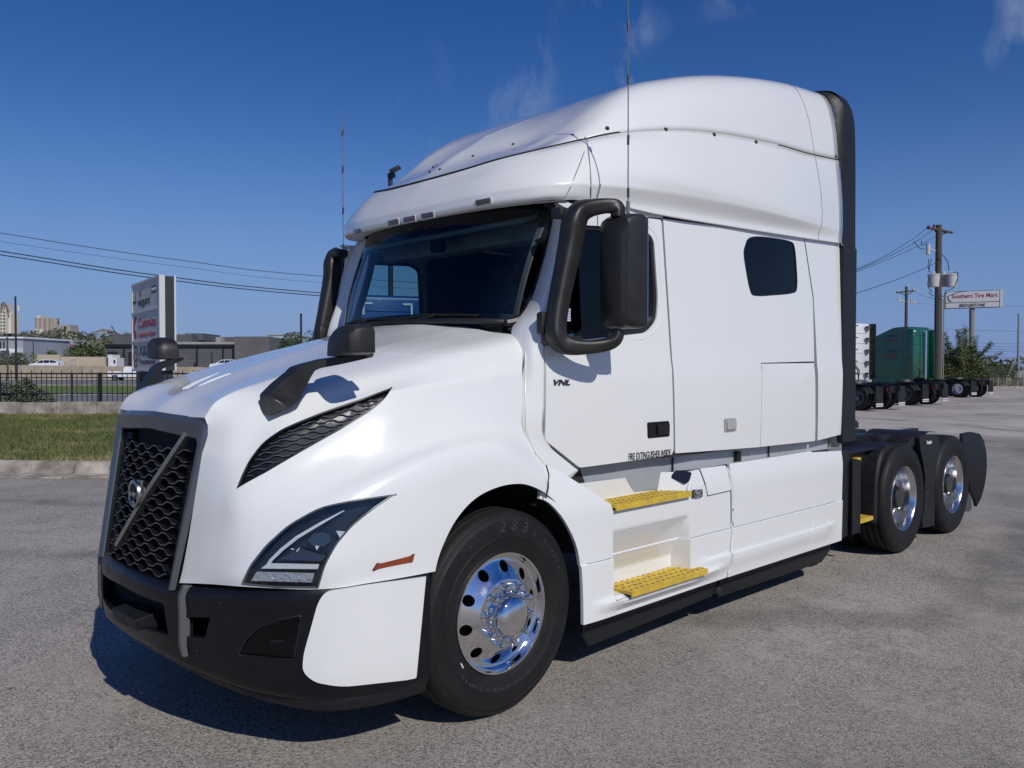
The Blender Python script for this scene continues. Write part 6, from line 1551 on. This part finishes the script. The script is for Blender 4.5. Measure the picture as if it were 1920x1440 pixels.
block(tw, 'block', 12, 22, 587, 625, 520, 8, mat('cream_block', (.62,.54,.44), .9)); cyl(tw, 22.5, 6, 585, 625, 524, MATS['cream_block'], 'silo')
for k in range(7): block(tw, 'floor', -8, 12, 582 + k * 6.2, 584 + k * 6.2, 518, 8, SILW)
for a in (-7, -1, 4.5, 11): block(tw, 'column', a, a + 1.6, 570, 625, 517.5, 8, SILW)
block(tw, 'dark_bays', -7, 11, 584, 625, 521, 4, DKL)
bm = bmesh.new(); tube(bm, [GP(4,517,HZ(583,517)) - tw.location, GP(5.5,517,HZ(569,517)) - tw.location, GP(9,517,HZ(567,517)) - tw.location, GP(14,517,HZ(574,517)) - tw.location, GP(18,517,HZ(586,517)) - tw.location], .45, 5); frombm('conveyor', bm, mat('rusty_steel', (.14,.10,.09), .8), tw)
cv_ = empty('conveyor_gantry', GP(195, 560)); tag(cv_, 'distant conveyor gantry and stockpile plant between the trees and the sign', 'gantry')
bm = bmesh.new(); 
for a, b in (((168,626),(196,617)),((196,617),(232,628)),((180,640),(188,620)),((204,640),(196,618)),((215,640),(212,622))): tube(bm, [GP(a[0],560,HZ(a[1],560)) - cv_.location, GP(b[0],560,HZ(b[1],560)) - cv_.location], .55, 4)
frombm('truss', bm, mat('gantry_grey', (.25,.25,.25), .8), cv_); block(cv_, 'hopper', 190, 202, 617, 625, 560, 6, MATS['gantry_grey']); block(cv_, 'cabin', 205, 216, 632, 640, 555, 6, SILW)
cr_ = empty('crane_boom', GP(215, 300)); tag(cr_, 'thin dark crane boom leaning left above the workshop roof', 'crane'); bm = bmesh.new(); tube(bm, [GP(220,300,HZ(628,300)) - cr_.location, GP(209.5,300,HZ(611,300)) - cr_.location], .18, 5); tube(bm, [GP(220,300,HZ(690,300)) - cr_.location, GP(220,300,HZ(628,300)) - cr_.location], .3, 5); frombm('boom', bm, IRON, cr_)
# ---- trees on the left ------------------------------------------------------
tree(155, 210, HZ(621, 210), 5.2, 'dark rounded tree with a spiky top behind the sheds, left of the gantry', seed=11, n=2600, size=.28)
tree(140, 170, HZ(651, 170), 5.6, 'bushy green tree over the end of the beige wall', LF_M, seed=13, n=2200, size=.22)
tree(165, 175, HZ(644, 175), 7.5, 'larger green tree directly left of the workshop wall', seed=17, n=3000, size=.25)
tree(190, 178, HZ(640, 178), 6.2, 'green tree touching the workshop corner', LF_M, seed=19, n=2600, size=.25)
tree(97, 160, HZ(654, 160), 3.4, 'small round dark bush above the beige wall', seed=23, n=1500, size=.2)
tree(8, 128.0, HZ(660, 128), 5.0, 'scrubby olive bush at the left edge behind the barrier', LF_G, seed=29, n=2500, size=.14, trunk=False, name='scrub_bush', cat='bush', zbase=.3)
tree(42, 129.0, HZ(661, 129), 4.2, 'scrubby olive bush in front of the beige wall, right of the dark pole', LF_M, seed=31, n=2500, size=.14, trunk=False, name='scrub_bush', cat='bush', zbase=.3)
tree(547, 88, HZ(622, 88), 4.6, 'dark olive tree showing over the passenger side of the hood', LF_D, seed=37, n=5000, size=.11)
tree(585, 86, HZ(617, 86), 3.8, 'dark olive tree beside the passenger mirror, right of the other', LF_D, seed=41, n=4500, size=.11)
hill = []; 
for i in range(41):
    px = -400 + i * 26; hill.append((px, 627 + 4 * noise.noise(Vector((i * .37, 3, 0))) + (10 if px > 240 else 0) + max(0, (px - 120)) * .03))
vs = []; 
for px, py in hill: vs += [GP(px, 560, -2), GP(px, 560, HZ(py, 560) - 3), GP(px, 760, HZ(py, 560) - 2)]
hl_ = mesh('wooded_hill', vs, [(i*3, i*3+3, i*3+4, i*3+1) for i in range(40)] + [(i*3+1, i*3+4, i*3+5, i*3+2) for i in range(40)], mat('hill_scrub', (.10,.12,.07), .9, var=(.04,.9,(.17,.16,.11))), None, False); tag(hl_, kind='structure')
bl = []; rn = random.Random(9)
for px, py in hill:
    for k in range(3):
        d = rn.uniform(520, 590); bl.append((GP(px + rn.uniform(-13, 13), d, HZ(py + rn.uniform(0, 9), d)), (rn.uniform(4, 8), 5, rn.uniform(2.5, 4.5))))
o = leafmesh('hillside_wood', bl, 16000, 1.0, leaf_mat('far_leaves', (.075,.09,.055), (.13,.135,.085), .1), 4); tag(o, kind='stuff')
bl = []
for i in range(90):
    px = 480 + i * 26 + rn.uniform(-10, 10); d = rn.uniform(420, 640); bl.append((GP(px, d, 2.0), (rn.uniform(7, 14), 7, rn.uniform(3.5, 7))))
o = leafmesh('far_tree_line', bl, 20000, 1.3, MATS['far_leaves'], 6); tag(o, kind='stuff')
# ---- poles and wires (left) -------------------------------------------------
def pole(px, d, ztop, r0, r1, label, name='utility_pole', m_=WOOD, cat='pole', group=None):
    e = empty(name, GP(px, d)); tag(e, label, cat, group); bm = bmesh.new(); tube(bm, [Vector((0,0,-.3)), Vector((0,0,ztop))], [r0, r1], 12); frombm('shaft', bm, m_, e); return e
p1 = pole(30.5, 118, HZ(556, 118), .17, .13, 'dark wooden utility pole with a small white transformer, far left', m_=mat('dark_pole', (.02,.02,.024), .8))
bm = bmesh.new(); lathe(bm, [(.001,.45),(.2,.45),(.2,-.3),(.001,-.3)], 'z', 12, GP(36, 117.6, HZ(580, 118)) - p1.location); frombm('transformer', bm, SILW, p1)
pole(14.5, 110, HZ(632, 110), .13, .11, 'short brownish pole in front of the metal warehouse')
pole(63, 150, HZ(637, 150), .10, .09, 'thin dark pole rising over the beige wall')
pole(565, 95, HZ(588, 95), .14, .12, 'dark wooden pole above the hood near the passenger mirror', m_=MATS['dark_pole'])
pole(320.5 + 77, 150, HZ(660, 150), .12, .10, 'slim dark pole in front of the grey workshop bays', m_=MATS['dark_pole'])
def wire(pts, rad, label, group=None, seg=24, sag=0.0):
    P_ = smoothloop(pts, 8, False); bm = bmesh.new(); tube(bm, P_, rad, 5); o = frombm('overhead_wire', bm, WIRE); tag(o, label, 'wire', group); return o
WG = 'overhead wires crossing the sky on the left'
wire([GP(-500,44,HZ(350,44)), GP(0,50,HZ(437,50)), GP(330,56,HZ(487,56)), GP(640,64,HZ(521,64)), GP(1300,82,HZ(560,82))], .022, 'uppermost thin wire of the bundle crossing the left sky', WG)
wire([GP(-500,44,HZ(372,44)), GP(0,50,HZ(453,50)), GP(330,56,HZ(499,56)), GP(640,64,HZ(533,64)), GP(1300,82,HZ(571,82))], .011, 'faintest wire of the bundle, second from the top', WG)
wire([GP(-500,44,HZ(395,44)), GP(0,50,HZ(471,50)), GP(300,56,HZ(517,56)), GP(625,64,HZ(551.5,64)), GP(1300,82,HZ(600,82))], .034, 'upper of the two thick cables running behind the sign top', WG)
wire([GP(-500,44,HZ(405,44)), GP(0,50,HZ(478,50)), GP(300,56,HZ(523,56)), GP(625,64,HZ(557,64)), GP(1300,82,HZ(606,82))], .034, 'lower of the two thick cables running behind the sign top', WG)
# ---- yard light behind the cab ---------------------------------------------
yl = pole(733, 30, HZ(331, 30), .105, .085, 'dark yard light pole with a flat floodlight head behind the cab roof', 'yard_light', mat('bronze_pole', (.018,.018,.022), .45), 'lamp post')
bm = bmesh.new(); hp_ = GP(742, 29.8, HZ(322, 30)) - yl.location
bx(bm, hp_, (.42, .34, .10), Matrix.Rotation(RZ, 3, 'Z') @ Matrix.Rotation(R(-28), 3, 'Y'), .01); bx(bm, GP(735, 30, HZ(331, 30)) - yl.location, (.22,.2,.16), None, .01); frombm('floodlight', bm, MATS['bronze_pole'], yl)
# ================================================================== PARKED TRACTORS
def tractor(e, colm, backm, stack=False, lmarks=None, twin=False, height=4.2, extm=None, braces=False):
    """parked sleeper tractor; local +y = forward, origin = ground under the left end of the rear axle"""
    def bo(name, c, s, m_, bev=.03, par=e, rot=None):
        bm = bmesh.new(); bx(bm, c, s, rot, bev); return frombm(name, bm, m_, par)
    cx_ = 1.2
    # sleeper: side profile in y-z with sloping roof
    yb = 3.0; prof = [(yb,1.05),(yb,height),(yb+1.0,height-.05),(yb+2.2,height-.55),(yb+3.1,2.9),(yb+3.45,1.95),(yb+3.45,1.05)]
    bm = bmesh.new(); pr = rounded([Vector(p) for p in prof], .18, 4); a = [bm.verts.new((cx_ - 1.16, p.x, p.y)) for p in pr]; b = [bm.verts.new((cx_ + 1.16, p.x, p.y)) for p in pr]; bm.faces.new(a); bm.faces.new(b[::-1])
    for i in range(len(a)): bm.faces.new((a[i], b[i], b[(i+1)%len(a)], a[(i+1)%len(a)]))
    bevmod(frombm('cab', bm, colm, e), .06, 3)
    hp2 = [(yb+3.4,.7),(yb+3.4,1.95),(yb+4.6,1.75),(yb+5.2,1.5),(yb+5.35,.7)]; bm = bmesh.new(); pr = rounded([Vector(p) for p in hp2], .12, 3); a = [bm.verts.new((cx_ - .95, p.x, p.y)) for p in pr]; b = [bm.verts.new((cx_ + .95, p.x, p.y)) for p in pr]; bm.faces.new(a); bm.faces.new(b[::-1])
    for i in range(len(a)): bm.faces.new((a[i], b[i], b[(i+1)%len(a)], a[(i+1)%len(a)]))
    bevmod(frombm('hood', bm, colm, e), .05)
    for s in (-1, 1):
        x = cx_ + s * 1.172
        for (y0, z0) in ((yb + .75, 2.35),) + (((yb + .75, height - .95),) if twin else ()): bo('window', (x, y0 + .35, z0 + .22), (.02, .72, .46), CARG, .008)
        bo('door_window', (x, yb + 2.65, 2.25), (.02, .75, .6), CARG, .008)
        bo('belt_moulding', (x, yb + 1.3, 2.95 if height > 4 else 2.8), (.02, 2.4, .04), colm, .005)
        bo('side_extender', (x, yb - .14, 2.55), (.05, .36, height - 1.2), extm or colm, .02)
        bo('side_fairing', (cx_ + s * 1.15, yb + 1.2, .78), (.08, 2.6, .7), colm, .02)
    # back wall: pressed ribs, hoses, braces
    bo('back_wall', (cx_, yb - .015, 2.6), (2.1, .03, height - 1.55), backm, .01)
    for k in range(5): bo('wall_rib', (cx_, yb - .04, 1.5 + k * (height - 1.9) / 4.2), (1.8, .03, .035), backm, .005)
    if lmarks:
        for s in (-1, 1):
            bo('reflective_mark', (cx_ + s * .62, yb - .06, height - .28), (.30, .01, .06), lmarks, 0); bo('reflective_mark', (cx_ + s * .745, yb - .06, height - .46), (.06, .01, .34), lmarks, 0)
    if braces:
        for k in range(5):
            for s in (-1, 1): bo('bracket', (cx_ + s * .78, yb - .16, 1.45 + k * .58), (.45, .30, .05), STEEL, .005, rot=Matrix.Rotation(s * .5, 3, 'Z'))
    if stack:
        bm = bmesh.new(); tube(bm, [Vector((cx_ + .35, yb - .22, .9)), Vector((cx_ + .38, yb - .22, height - .25))], .075, 10); frombm('exhaust_stack', bm, CHR, e)
    bm = bmesh.new()
    for k, dx in enumerate((0, .12, -.1)): tube(bm, [Vector((cx_ - .8 + dx, yb - .1, 2.1)), Vector((cx_ - .7 + dx, yb - .45, 1.6)), Vector((cx_ - .5, yb - .35, 1.1))], .02, 5)
    frombm('air_hose', bm, STEEL, e)
    # chassis
    for s in (-1, 1): bo('frame_rail', (cx_ + s * .42, 2.2, .88), (.09, 6.4, .26), BLKS, .005)
    bo('rear_crossmember', (cx_, -.85, .88), (.95, .08, .2), BLKS, .005)
    bm = bmesh.new(); lathe(bm, [(.001,1.16),(.42,1.16),(.46,1.08)], 'z', 20, (cx_, .7, 0)); frombm('fifth_wheel', bm, STEEL, e)
    for s in (-1, 1):
        for y in (0, 1.32):
            w_ = inst('wheel', TYM, RUB, e); w_.location = (cx_ + s * 1.06, y, .505); w_.rotation_euler = (0, 0, R(-90) if s < 0 else R(90))
            w2 = inst('tyre', TYM, RUB, w_); w2.location = (0, .33, 0)
            bm = bmesh.new(); lathe(bm, [(.300,-.13),(.285,-.13),(.262,-.06),(.25,.03),(.14,.03),(.12,-.02),(.10,-.10),(.001,-.11)], 'y', 28); frombm('rim', bm, ALU if not braces else mat('painted_rim', (.12,.12,.13), .4, metal=.5), w_)
            bo('fender', (cx_ + s * 1.0, y, 1.06), (.62, .7, .02), BLK, .008)
        wf = inst('wheel', TYM, RUB, e); wf.location = (cx_ + s * 1.05, yb + 4.0, .505); wf.rotation_euler = (0, 0, R(-90) if s < 0 else R(90))
        fp = bo('mud_flap', (cx_ + s * .95, -.80, .57), (.60, .012, .80), BLK, .004); 
        bo('flap_stripe', (0, 0, 0), (.58, .008, .06), mat('flap_silver', (.62,.62,.62), .35, metal=.2), 0, fp).location = (cx_ + s * .95, -.815, .28); bo('flap_stripe', (0, 0, 0), (.58, .008, .05), MATS['flap_silver'], 0, fp).location = (cx_ + s * .95, -.815, .20)
        bo('tail_lamp', (cx_ + s * .45, -.90, .86), (.12, .03, .10), MATS['tail_red'], .005)
def put_tractor(px, py, a_deg, name, label, cat, *a, **k):
    p = AZ(px, py, 0); F_ = -RT * math.cos(R(a_deg)) + FW0 * math.sin(R(a_deg)); rz = math.atan2(F_.y, F_.x) - math.pi / 2
    e = empty(name, (p.x, p.y, 0), rz); tag(e, label, cat, k.pop('group', None)); tractor(e, *a, **k); return e
TG = 'tractors parked in a row across the yard'
GREEN = mat('truck_green', (.003,.082,.045), .35, coat=.8, var=(.8,.2)); BLUE = mat('truck_blue', (.012,.055,.26), .35, coat=.8); WTR = mat('truck_white_far', (.66,.67,.68), .4, coat=.4)
REFL = mat('reflective_white', (.8,.82,.82), .4)
put_tractor(1606, 770, 50, 'parked_tractor', 'nearest tractor of the parked row, only its rear wheels and flaps showing', 'truck', WTR, WTR, braces=True, extm=BLK, group=TG)
put_tractor(1697, 760, 52, 'parked_tractor', 'white sleeper tractor seen from behind with a bracketed white rear wall and black extender', 'truck', WTR, WTR, braces=True, extm=BLK, height=3.95, group=TG)
put_tractor(1795, 745.5, 56, 'parked_tractor', 'dark green sleeper tractor with chrome exhaust stack parked by the power pole', 'truck', GREEN, GREEN, stack=True, lmarks=REFL, twin=True, height=4.25, extm=GREEN, group=TG)
# the blue tractor seen through the cab windows
Fb = (FW0 * .93 - RT * .36).normalized(); rzb = math.atan2(Fb.y, Fb.x) - math.pi / 2
eb = empty('parked_tractor', GP(690, 22.0), rzb); tag(eb, 'blue sleeper tractor with white corner marks, visible through the windows of the white cab', 'truck'); tractor(eb, BLUE, BLUE, lmarks=REFL, height=3.95, extm=BLUE)
# ================================================================== RIGHT SIDE: poles, sign, tree, fence
D1 = 58
up1 = pole(1757.5, D1, HZ(423, D1), .26, .20, 'tall wooden power pole with crossarm and three grey transformers behind the green truck', cat='power pole')
def loc(px, py, d, e): return GP(px, d, HZ(py, d)) - e.location
bm = bmesh.new(); a, b = loc(1737, 428, D1 - .6, up1), loc(1782, 437, D1 + .6, up1); tube(bm, [a, b], .10, 6); frombm('crossarm', bm, WOOD, up1)
bm = bmesh.new(); tube(bm, [loc(1750, 433, D1, up1), loc(1757, 445, D1, up1)], .04, 5); frombm('arm_brace', bm, STEEL, up1); bm = bmesh.new(); tube(bm, [loc(1767, 437, D1, up1), loc(1760, 445, D1, up1)], .04, 5); frombm('arm_brace', bm, STEEL, up1)
for px, py in ((1738,427),(1748.5,425.5),(1770,437)):
    bm = bmesh.new(); lathe(bm, [(.001,.14),(.07,.12),(.09,0),(.05,-.1)], 'z', 8, loc(px, py, D1 - .2, up1)); frombm('insulator', bm, mat('insulator_dark', (.05,.045,.045), .3), up1)
TRF = mat('transformer_grey', (.50,.51,.50), .5, var=(.8,.3))
for px, r_4, dd in ((1749,.40,-.35),(1768,.30,.4),(1782,.40,-.1)):
    c = loc(px, 527, D1 + dd, up1); bm = bmesh.new(); lathe(bm, [(.001,.50),(r_4*1.05,.46),(r_4*1.08,.40),(r_4,.38),(r_4*.82,-.42),(.001,-.44)], 'z', 18, c); o = frombm('transformer', bm, TRF, up1)
    for k in (-1, 1):
        bm = bmesh.new(); lathe(bm, [(.04,.18),(.07,.12),(.05,.08),(.07,.04),(.05,0)], 'z', 8, c + Vector((k * .12, 0, .48))); frombm('bushing', bm, TRF, o)
bm = bmesh.new(); lathe(bm, [(.10,.40),(.14,.40),(.14,-.3),(.10,-.3)], 'z', 10, loc(1738, 470, D1, up1)); frombm('surge_arrester', bm, TRF, up1); bm = bmesh.new(); tube(bm, [loc(1740,468,D1,up1), loc(1755,472,D1,up1)], .05, 5); frombm('arrester_arm', bm, TRF, up1)
for pts in ([(1740,486),(1738,500),(1742,512)], [(1745,486),(1741,498),(1740,510)], [(1764,478),(1774,490),(1777,508)], [(1793,513),(1794,522),(1786,540),(1770,545)], [(1740,520),(1738,536),(1746,548)], [(1782,512),(1793,511),(1794,518)], [(1740,548),(1748,555),(1756,552)], [(1774,548),(1768,556),(1760,553)], [(1711,454),(1722,466),(1732,468)], [(1725,452),(1727,461),(1737,456)]):
    bm = bmesh.new(); tube(bm, smoothloop([loc(x, y, D1 - .45, up1) for x, y in pts], 4, False), .028, 5); frombm('jumper_cable', bm, WIRE, up1)
for px, w0 in ((1765, .05), (1768.5, .035)):
    bm = bmesh.new(); tube(bm, [loc(px, 560, D1 - .1, up1), loc(px, 735, D1 - .1, up1)], w0, 6); frombm('cable_riser', bm, mat('riser_grey', (.22,.23,.2), .6), up1)
bm = bmesh.new(); tube(bm, [loc(1755, 548, D1 - .22, up1), loc(1755, 735, D1 - .22, up1)], .14, 8); frombm('conduit', bm, WIRE, up1)
D2 = 112
up2 = pole(1698, D2, HZ(538, D2), .24, .18, 'more distant wooden power pole with two crossarms above the green roof', cat='power pole')
bm = bmesh.new(); tube(bm, [loc(1679, 549, D2, up2), loc(1713, 545, D2, up2)], .11, 6); frombm('crossarm', bm, WOOD, up2); bm = bmesh.new(); tube(bm, [loc(1681, 563, D2, up2), loc(1715, 569, D2, up2)], .09, 6); frombm('crossarm', bm, TRF, up2)
for a, b in (((1686,549),(1697,555)),((1710,547),(1698,555))): bm = bmesh.new(); tube(bm, [loc(*a, D2, up2), loc(*b, D2, up2)], .05, 4); frombm('arm_brace', bm, STEEL, up2)
for px, py in ((1682,546),(1699,537),(1711,543),(1684,561),(1707,565),(1712,566)): bm = bmesh.new(); lathe(bm, [(.001,.25),(.14,.2),(.14,-.1)], 'z', 8, loc(px, py, D2, up2)); frombm('insulator', bm, TRF, up2)
G2 = 'wires running to the power poles on the right'
wire([GP(1738,D1-.6,HZ(428,D1)), GP(1700,52,HZ(455,52)), GP(1602,44,HZ(506,44)), GP(1400,34,HZ(560,34))], .018, 'topmost wire leaving the left end of the tall pole crossarm', G2)
wire([GP(1748,D1-.2,HZ(432,D1)), GP(1700,52,HZ(463,52)), GP(1602,44,HZ(508,44)), GP(1400,34,HZ(570,34))], .018, 'second wire below the tall pole crossarm', G2)
wire([GP(1756,D1,HZ(442,D1)), GP(1700,52,HZ(471,52)), GP(1602,44,HZ(511,44)), GP(1400,34,HZ(580,34))], .016, 'third wire meeting the tall pole under its brace', G2)
wire([GP(1756,D1,HZ(492,D1)), GP(1700,52,HZ(517,52)), GP(1602,44,HZ(551,44)), GP(1400,34,HZ(610,34))], .02, 'lower wire meeting the tall pole just above its transformers', G2)
wire([GP(1712,D2,HZ(546,D2)), GP(1730,88,HZ(555,88)), GP(1757,D1+.3,HZ(562,D1))], .018, 'short span between the two power poles', G2)
wire([GP(1718,D2,HZ(569,D2)), GP(1800,110,HZ(573,110)), GP(1990,105,HZ(576,105))], .012, 'faint level wire passing behind the tyre shop sign', G2)
for k, (y0, y1) in enumerate(((620,624),(644,643.5),(650,648.5),(655,657),(659,658),(668,675),(671,682))):
    wire([GP(1770,140,HZ(y0 - 3,140)), GP(1860,140,HZ(y0,140)), GP(2060,140,HZ(y1 + 3,140))], .022, ('highest','second','third','fourth','fifth','sixth','lowest')[k] + ' of the seven thin distant wires low at the right edge', 'low distant wires at the right edge')
# tyre shop sign
D3 = 74
ts = empty('tyre_shop_sign', GP(1820, D3)); tag(ts, 'wide white roadside tyre shop sign on a single round post', 'sign')
zt, zb_, zm = HZ(545.5, D3), HZ(577.5, D3), HZ(567, D3); a, b = GP(1770.5, D3 + 1), GP(1873.5, D3 - 1); ax_ = (b - a).normalized(); nn_ = Vector((ax_.y, -ax_.x, 0)); nn_ = nn_ if nn_.dot(CAM - a) > 0 else -nn_; WS = (b - a).length
M3 = Matrix(((ax_.x, 0, nn_.x, a.x - ts.location.x), (ax_.y, 0, nn_.y, a.y - ts.location.y), (0, 1, 0, 0), (0, 0, 0, 1)))
def tbox(name, x0, x1, y0, y1, z0, z1, m_):
    bm = bmesh.new(); bx(bm, ((x0+x1)/2, (y0+y1)/2, (z0+z1)/2), (x1-x0, y1-y0, z1-z0)); o = frombm(name, bm, m_, ts, False); o.data.transform(M3); return o
SG = mat('shop_sign_face', (.60,.60,.62), .5, var=(.5,.2)); tbox('sign_cabinet', -.05, WS + .05, zb_, zt, -.5, -.03, SDK); fA = tbox('face_panel', .05, WS - .05, zm + .03, zt - .04, -.04, .0, SG); fB = tbox('face_panel', .05, WS - .05, zb_ + .04, zm - .03, -.04, .0, SG); tbox('frame_edge', WS, WS + .22, zb_ - .02, zt + .02, -.45, -.02, SG)
def ttext(body, x, y, size, m_, w, par, shear=0, bold=.01):
    t = text('lettering', body, size, m_, None, .004, 1, shear, bold); xs = [v.co.x for v in t.data.vertices]; k = w / (max(xs) - min(xs)); x0 = min(xs)
    for v in t.data.vertices: v.co.x = (v.co.x - x0) * k
    t.data.transform(M3 @ Matrix.Translation((x, y, .012))); t.parent = par
ttext('Southern Tire Mart', WS * .125, zm + .42, .52, mat('shop_red', (.30,.04,.06), .5), WS * .83, fA, 0, .008); ttext('BRIDGESTONE', WS * .26, zb_ + .12, .36, INK, WS * .48, fB, .25, .008)
cv3 = [(WS * (.05 + .35 * t), zm + .62 + .42 * math.sin(t * 1.5)) for t in [i / 10 for i in range(11)]]; bm = bmesh.new(); tube(bm, [M3 @ Vector((x, y, .02)) for x, y in cv3], .02, 5); tube(bm, [M3 @ Vector((x, y, .02)) for x, y in ((WS*.05, zm+.62), (WS*.07, zm+.3), (WS*.12, zm+.12))], .04, 5); frombm('swoosh', bm, NAV, fA)
bm = bmesh.new(); pc = GP(1821, D3 + .3) - ts.location; tube(bm, [pc + ZZ * -.2, pc + ZZ * (zb_ + .1)], .22, 14); frombm('sign_post', bm, mat('post_tan', (.20,.20,.16), .6), ts)
# feathery tree
D4 = 60
ft = empty('feathery_tree', GP(1806, D4)); tag(ft, 'sprawling feathery green tree with long arching branches below the tyre shop sign', 'tree')
rn = random.Random(12); bm = bmesh.new(); br_pts = []
for k in range(44):
    a = rn.uniform(-1.5, 1.5); L_ = rn.uniform(2.6, 4.2) * (.88 if abs(a) < .5 else 1.12); dpt = rn.uniform(-1, 1); P_ = []
    for j in range(9):
        t = j / 8; P_.append(Vector((math.sin(a) * L_ * t * 0.9, dpt * t * 1.4, .8 + L_ * math.cos(a) * t * .95 + .9 * t - .9 * t * t * (abs(math.sin(a)) + .2))))
    rot = Matrix.Rotation(RZ, 3, 'Z'); P_ = [rot @ p for p in P_]; tube(bm, P_, [.05 * (1 - .85 * j / 8) for j in range(9)], 4); br_pts.append(P_)
tube(bm, [Vector((0,0,-.2)), Vector((.1,0,1.2))], [.16,.11], 8); frombm('trunk', bm, BARK, ft)
vs = []; fs = []
for P_ in br_pts:
    for j in range(1, len(P_)):
        for q_ in range(115 if j < 6 else 70):
            p = P_[j - 1].lerp(P_[j], rn.random()) + Vector((rn.gauss(0,1), rn.gauss(0,1), rn.gauss(0,1))) * (.20 if j < 6 else .09)
            s_ = rn.uniform(.035, .085); a_ = Vector((rn.uniform(-1,1), rn.uniform(-1,1), rn.uniform(-.6,.6))).normalized() * s_; b_1 = a_.cross(Vector((rn.uniform(-1,1), rn.uniform(-1,1), 1))).normalized() * s_ * .5; k = len(vs); vs += [p - a_, p + b_1, p + a_, p - b_1]; fs.append((k, k+1, k+2, k+3))
mesh('crown', vs, fs, leaf_mat('leaves_feathery', (.060,.085,.035), (.15,.165,.06), 1.4), ft, False)
leafmesh('undergrowth', [(Matrix.Rotation(RZ, 3, 'Z') @ Vector((x, .3, z)), (1.1, .7, 1.0)) for x, z in ((-1.0,.9),(.2,1.2),(1.2,.8),(-.3,2.2),(.6,2.3))], 9000, .07, LF_D, 8, ft)
tree(1866, 98, HZ(679, 98), 3.4, 'dark round tree beyond the chain-link fence at the right', seed=51, n=4200, size=.13)
tree(1884, 104, HZ(684, 104), 3.0, 'lower dark round tree right of the other one, beyond the fence', seed=53, n=3400, size=.13)
lp = pole(1909, 90, HZ(591, 90), .17, .11, 'slender grey street light pole near the right edge', 'street_light', mat('galvanised', (.30,.32,.34), .45, metal=.4), 'lamp post')
bm = bmesh.new(); bx(bm, loc(1908, 589.5, 90, lp), (.3,.2,.1), None, .02); frombm('lamp_head', bm, MATS['galvanised'], lp)
gy = empty('guy_wire', GP(1886, 76)); tag(gy, 'slanting guy wire running down to the chain-link fence', 'wire'); bm = bmesh.new(); tube(bm, [loc(1903,673,76,gy), loc(1882,728,76,gy)], .03, 5); frombm('cable', bm, TRF, gy)
# chain-link fence
cf = empty('chain_link_fence', GP(1880, 72)); tag(cf, 'grey chain-link fence with galvanised posts at the right edge of the yard', 'fence')
FGR = mat('fence_steel', (.22,.23,.22), .5, metal=.3)
for px in (1857, 1861.5, 1871, 1887, 1907, 1918, 1935, 1955): 
    o = fpart('fence_post', GP(px, 72, HZ(720, 72)), (.09,.09,HZ(699,72) - HZ(742,72)), FGR, cf)
for py in (700.5, 727): 
    a, b = GP(1856, 72), GP(2000, 72); c = (a + b) / 2; c.z = HZ(py, 72); fpart('top_rail', c, ((b - a).length, .05, .06), FGR, cf)
vs = []; fs = []; z0, z1 = HZ(742, 72), HZ(701, 72); a, b = GP(1858, 72), GP(2000, 72); n_ = int((b - a).length / .11)
for i in range(n_):
    for sgn in (-1, 1):
        t = i / n_; p = a.lerp(b, t); q_ = p + (b - a).normalized() * sgn * (z1 - z0)
        if not 0 <= (q_ - a).dot((b - a).normalized()) <= (b - a).length: continue
        k = len(vs); w_ = (b - a).normalized() * .006; vs += [p - w_ + ZZ * z0, p + w_ + ZZ * z0, q_ + w_ + ZZ * z1, q_ - w_ + ZZ * z1]; fs.append((k, k+1, k+2, k+3))
o = mesh('chain_mesh', [v - cf.location for v in vs], fs, FGR, cf, False); o['kind'] = 'stuff'
strip('dry_verge', 70.5, 110, .06, grass_mat('dry_grass', (.13,.14,.06), (.24,.21,.12), (.30,.26,.17)), 1700, 3200)
bl = [(GP(px, 73.5, .5), (1.0, .6, .5)) for px in range(1868, 2000, 22)]; o = leafmesh('roadside_weeds', bl, 6000, .06, leaf_mat('weeds', (.12,.13,.06), (.24,.22,.12), 3), 14); tag(o, kind='stuff')
ki = empty('kerb', GP(1780, 46)); tag(ki, kind='structure'); wallstrip('kerb_stone', (1725, 1960), 70, 0, .15, .25, CONC, ki)

#@@PART6
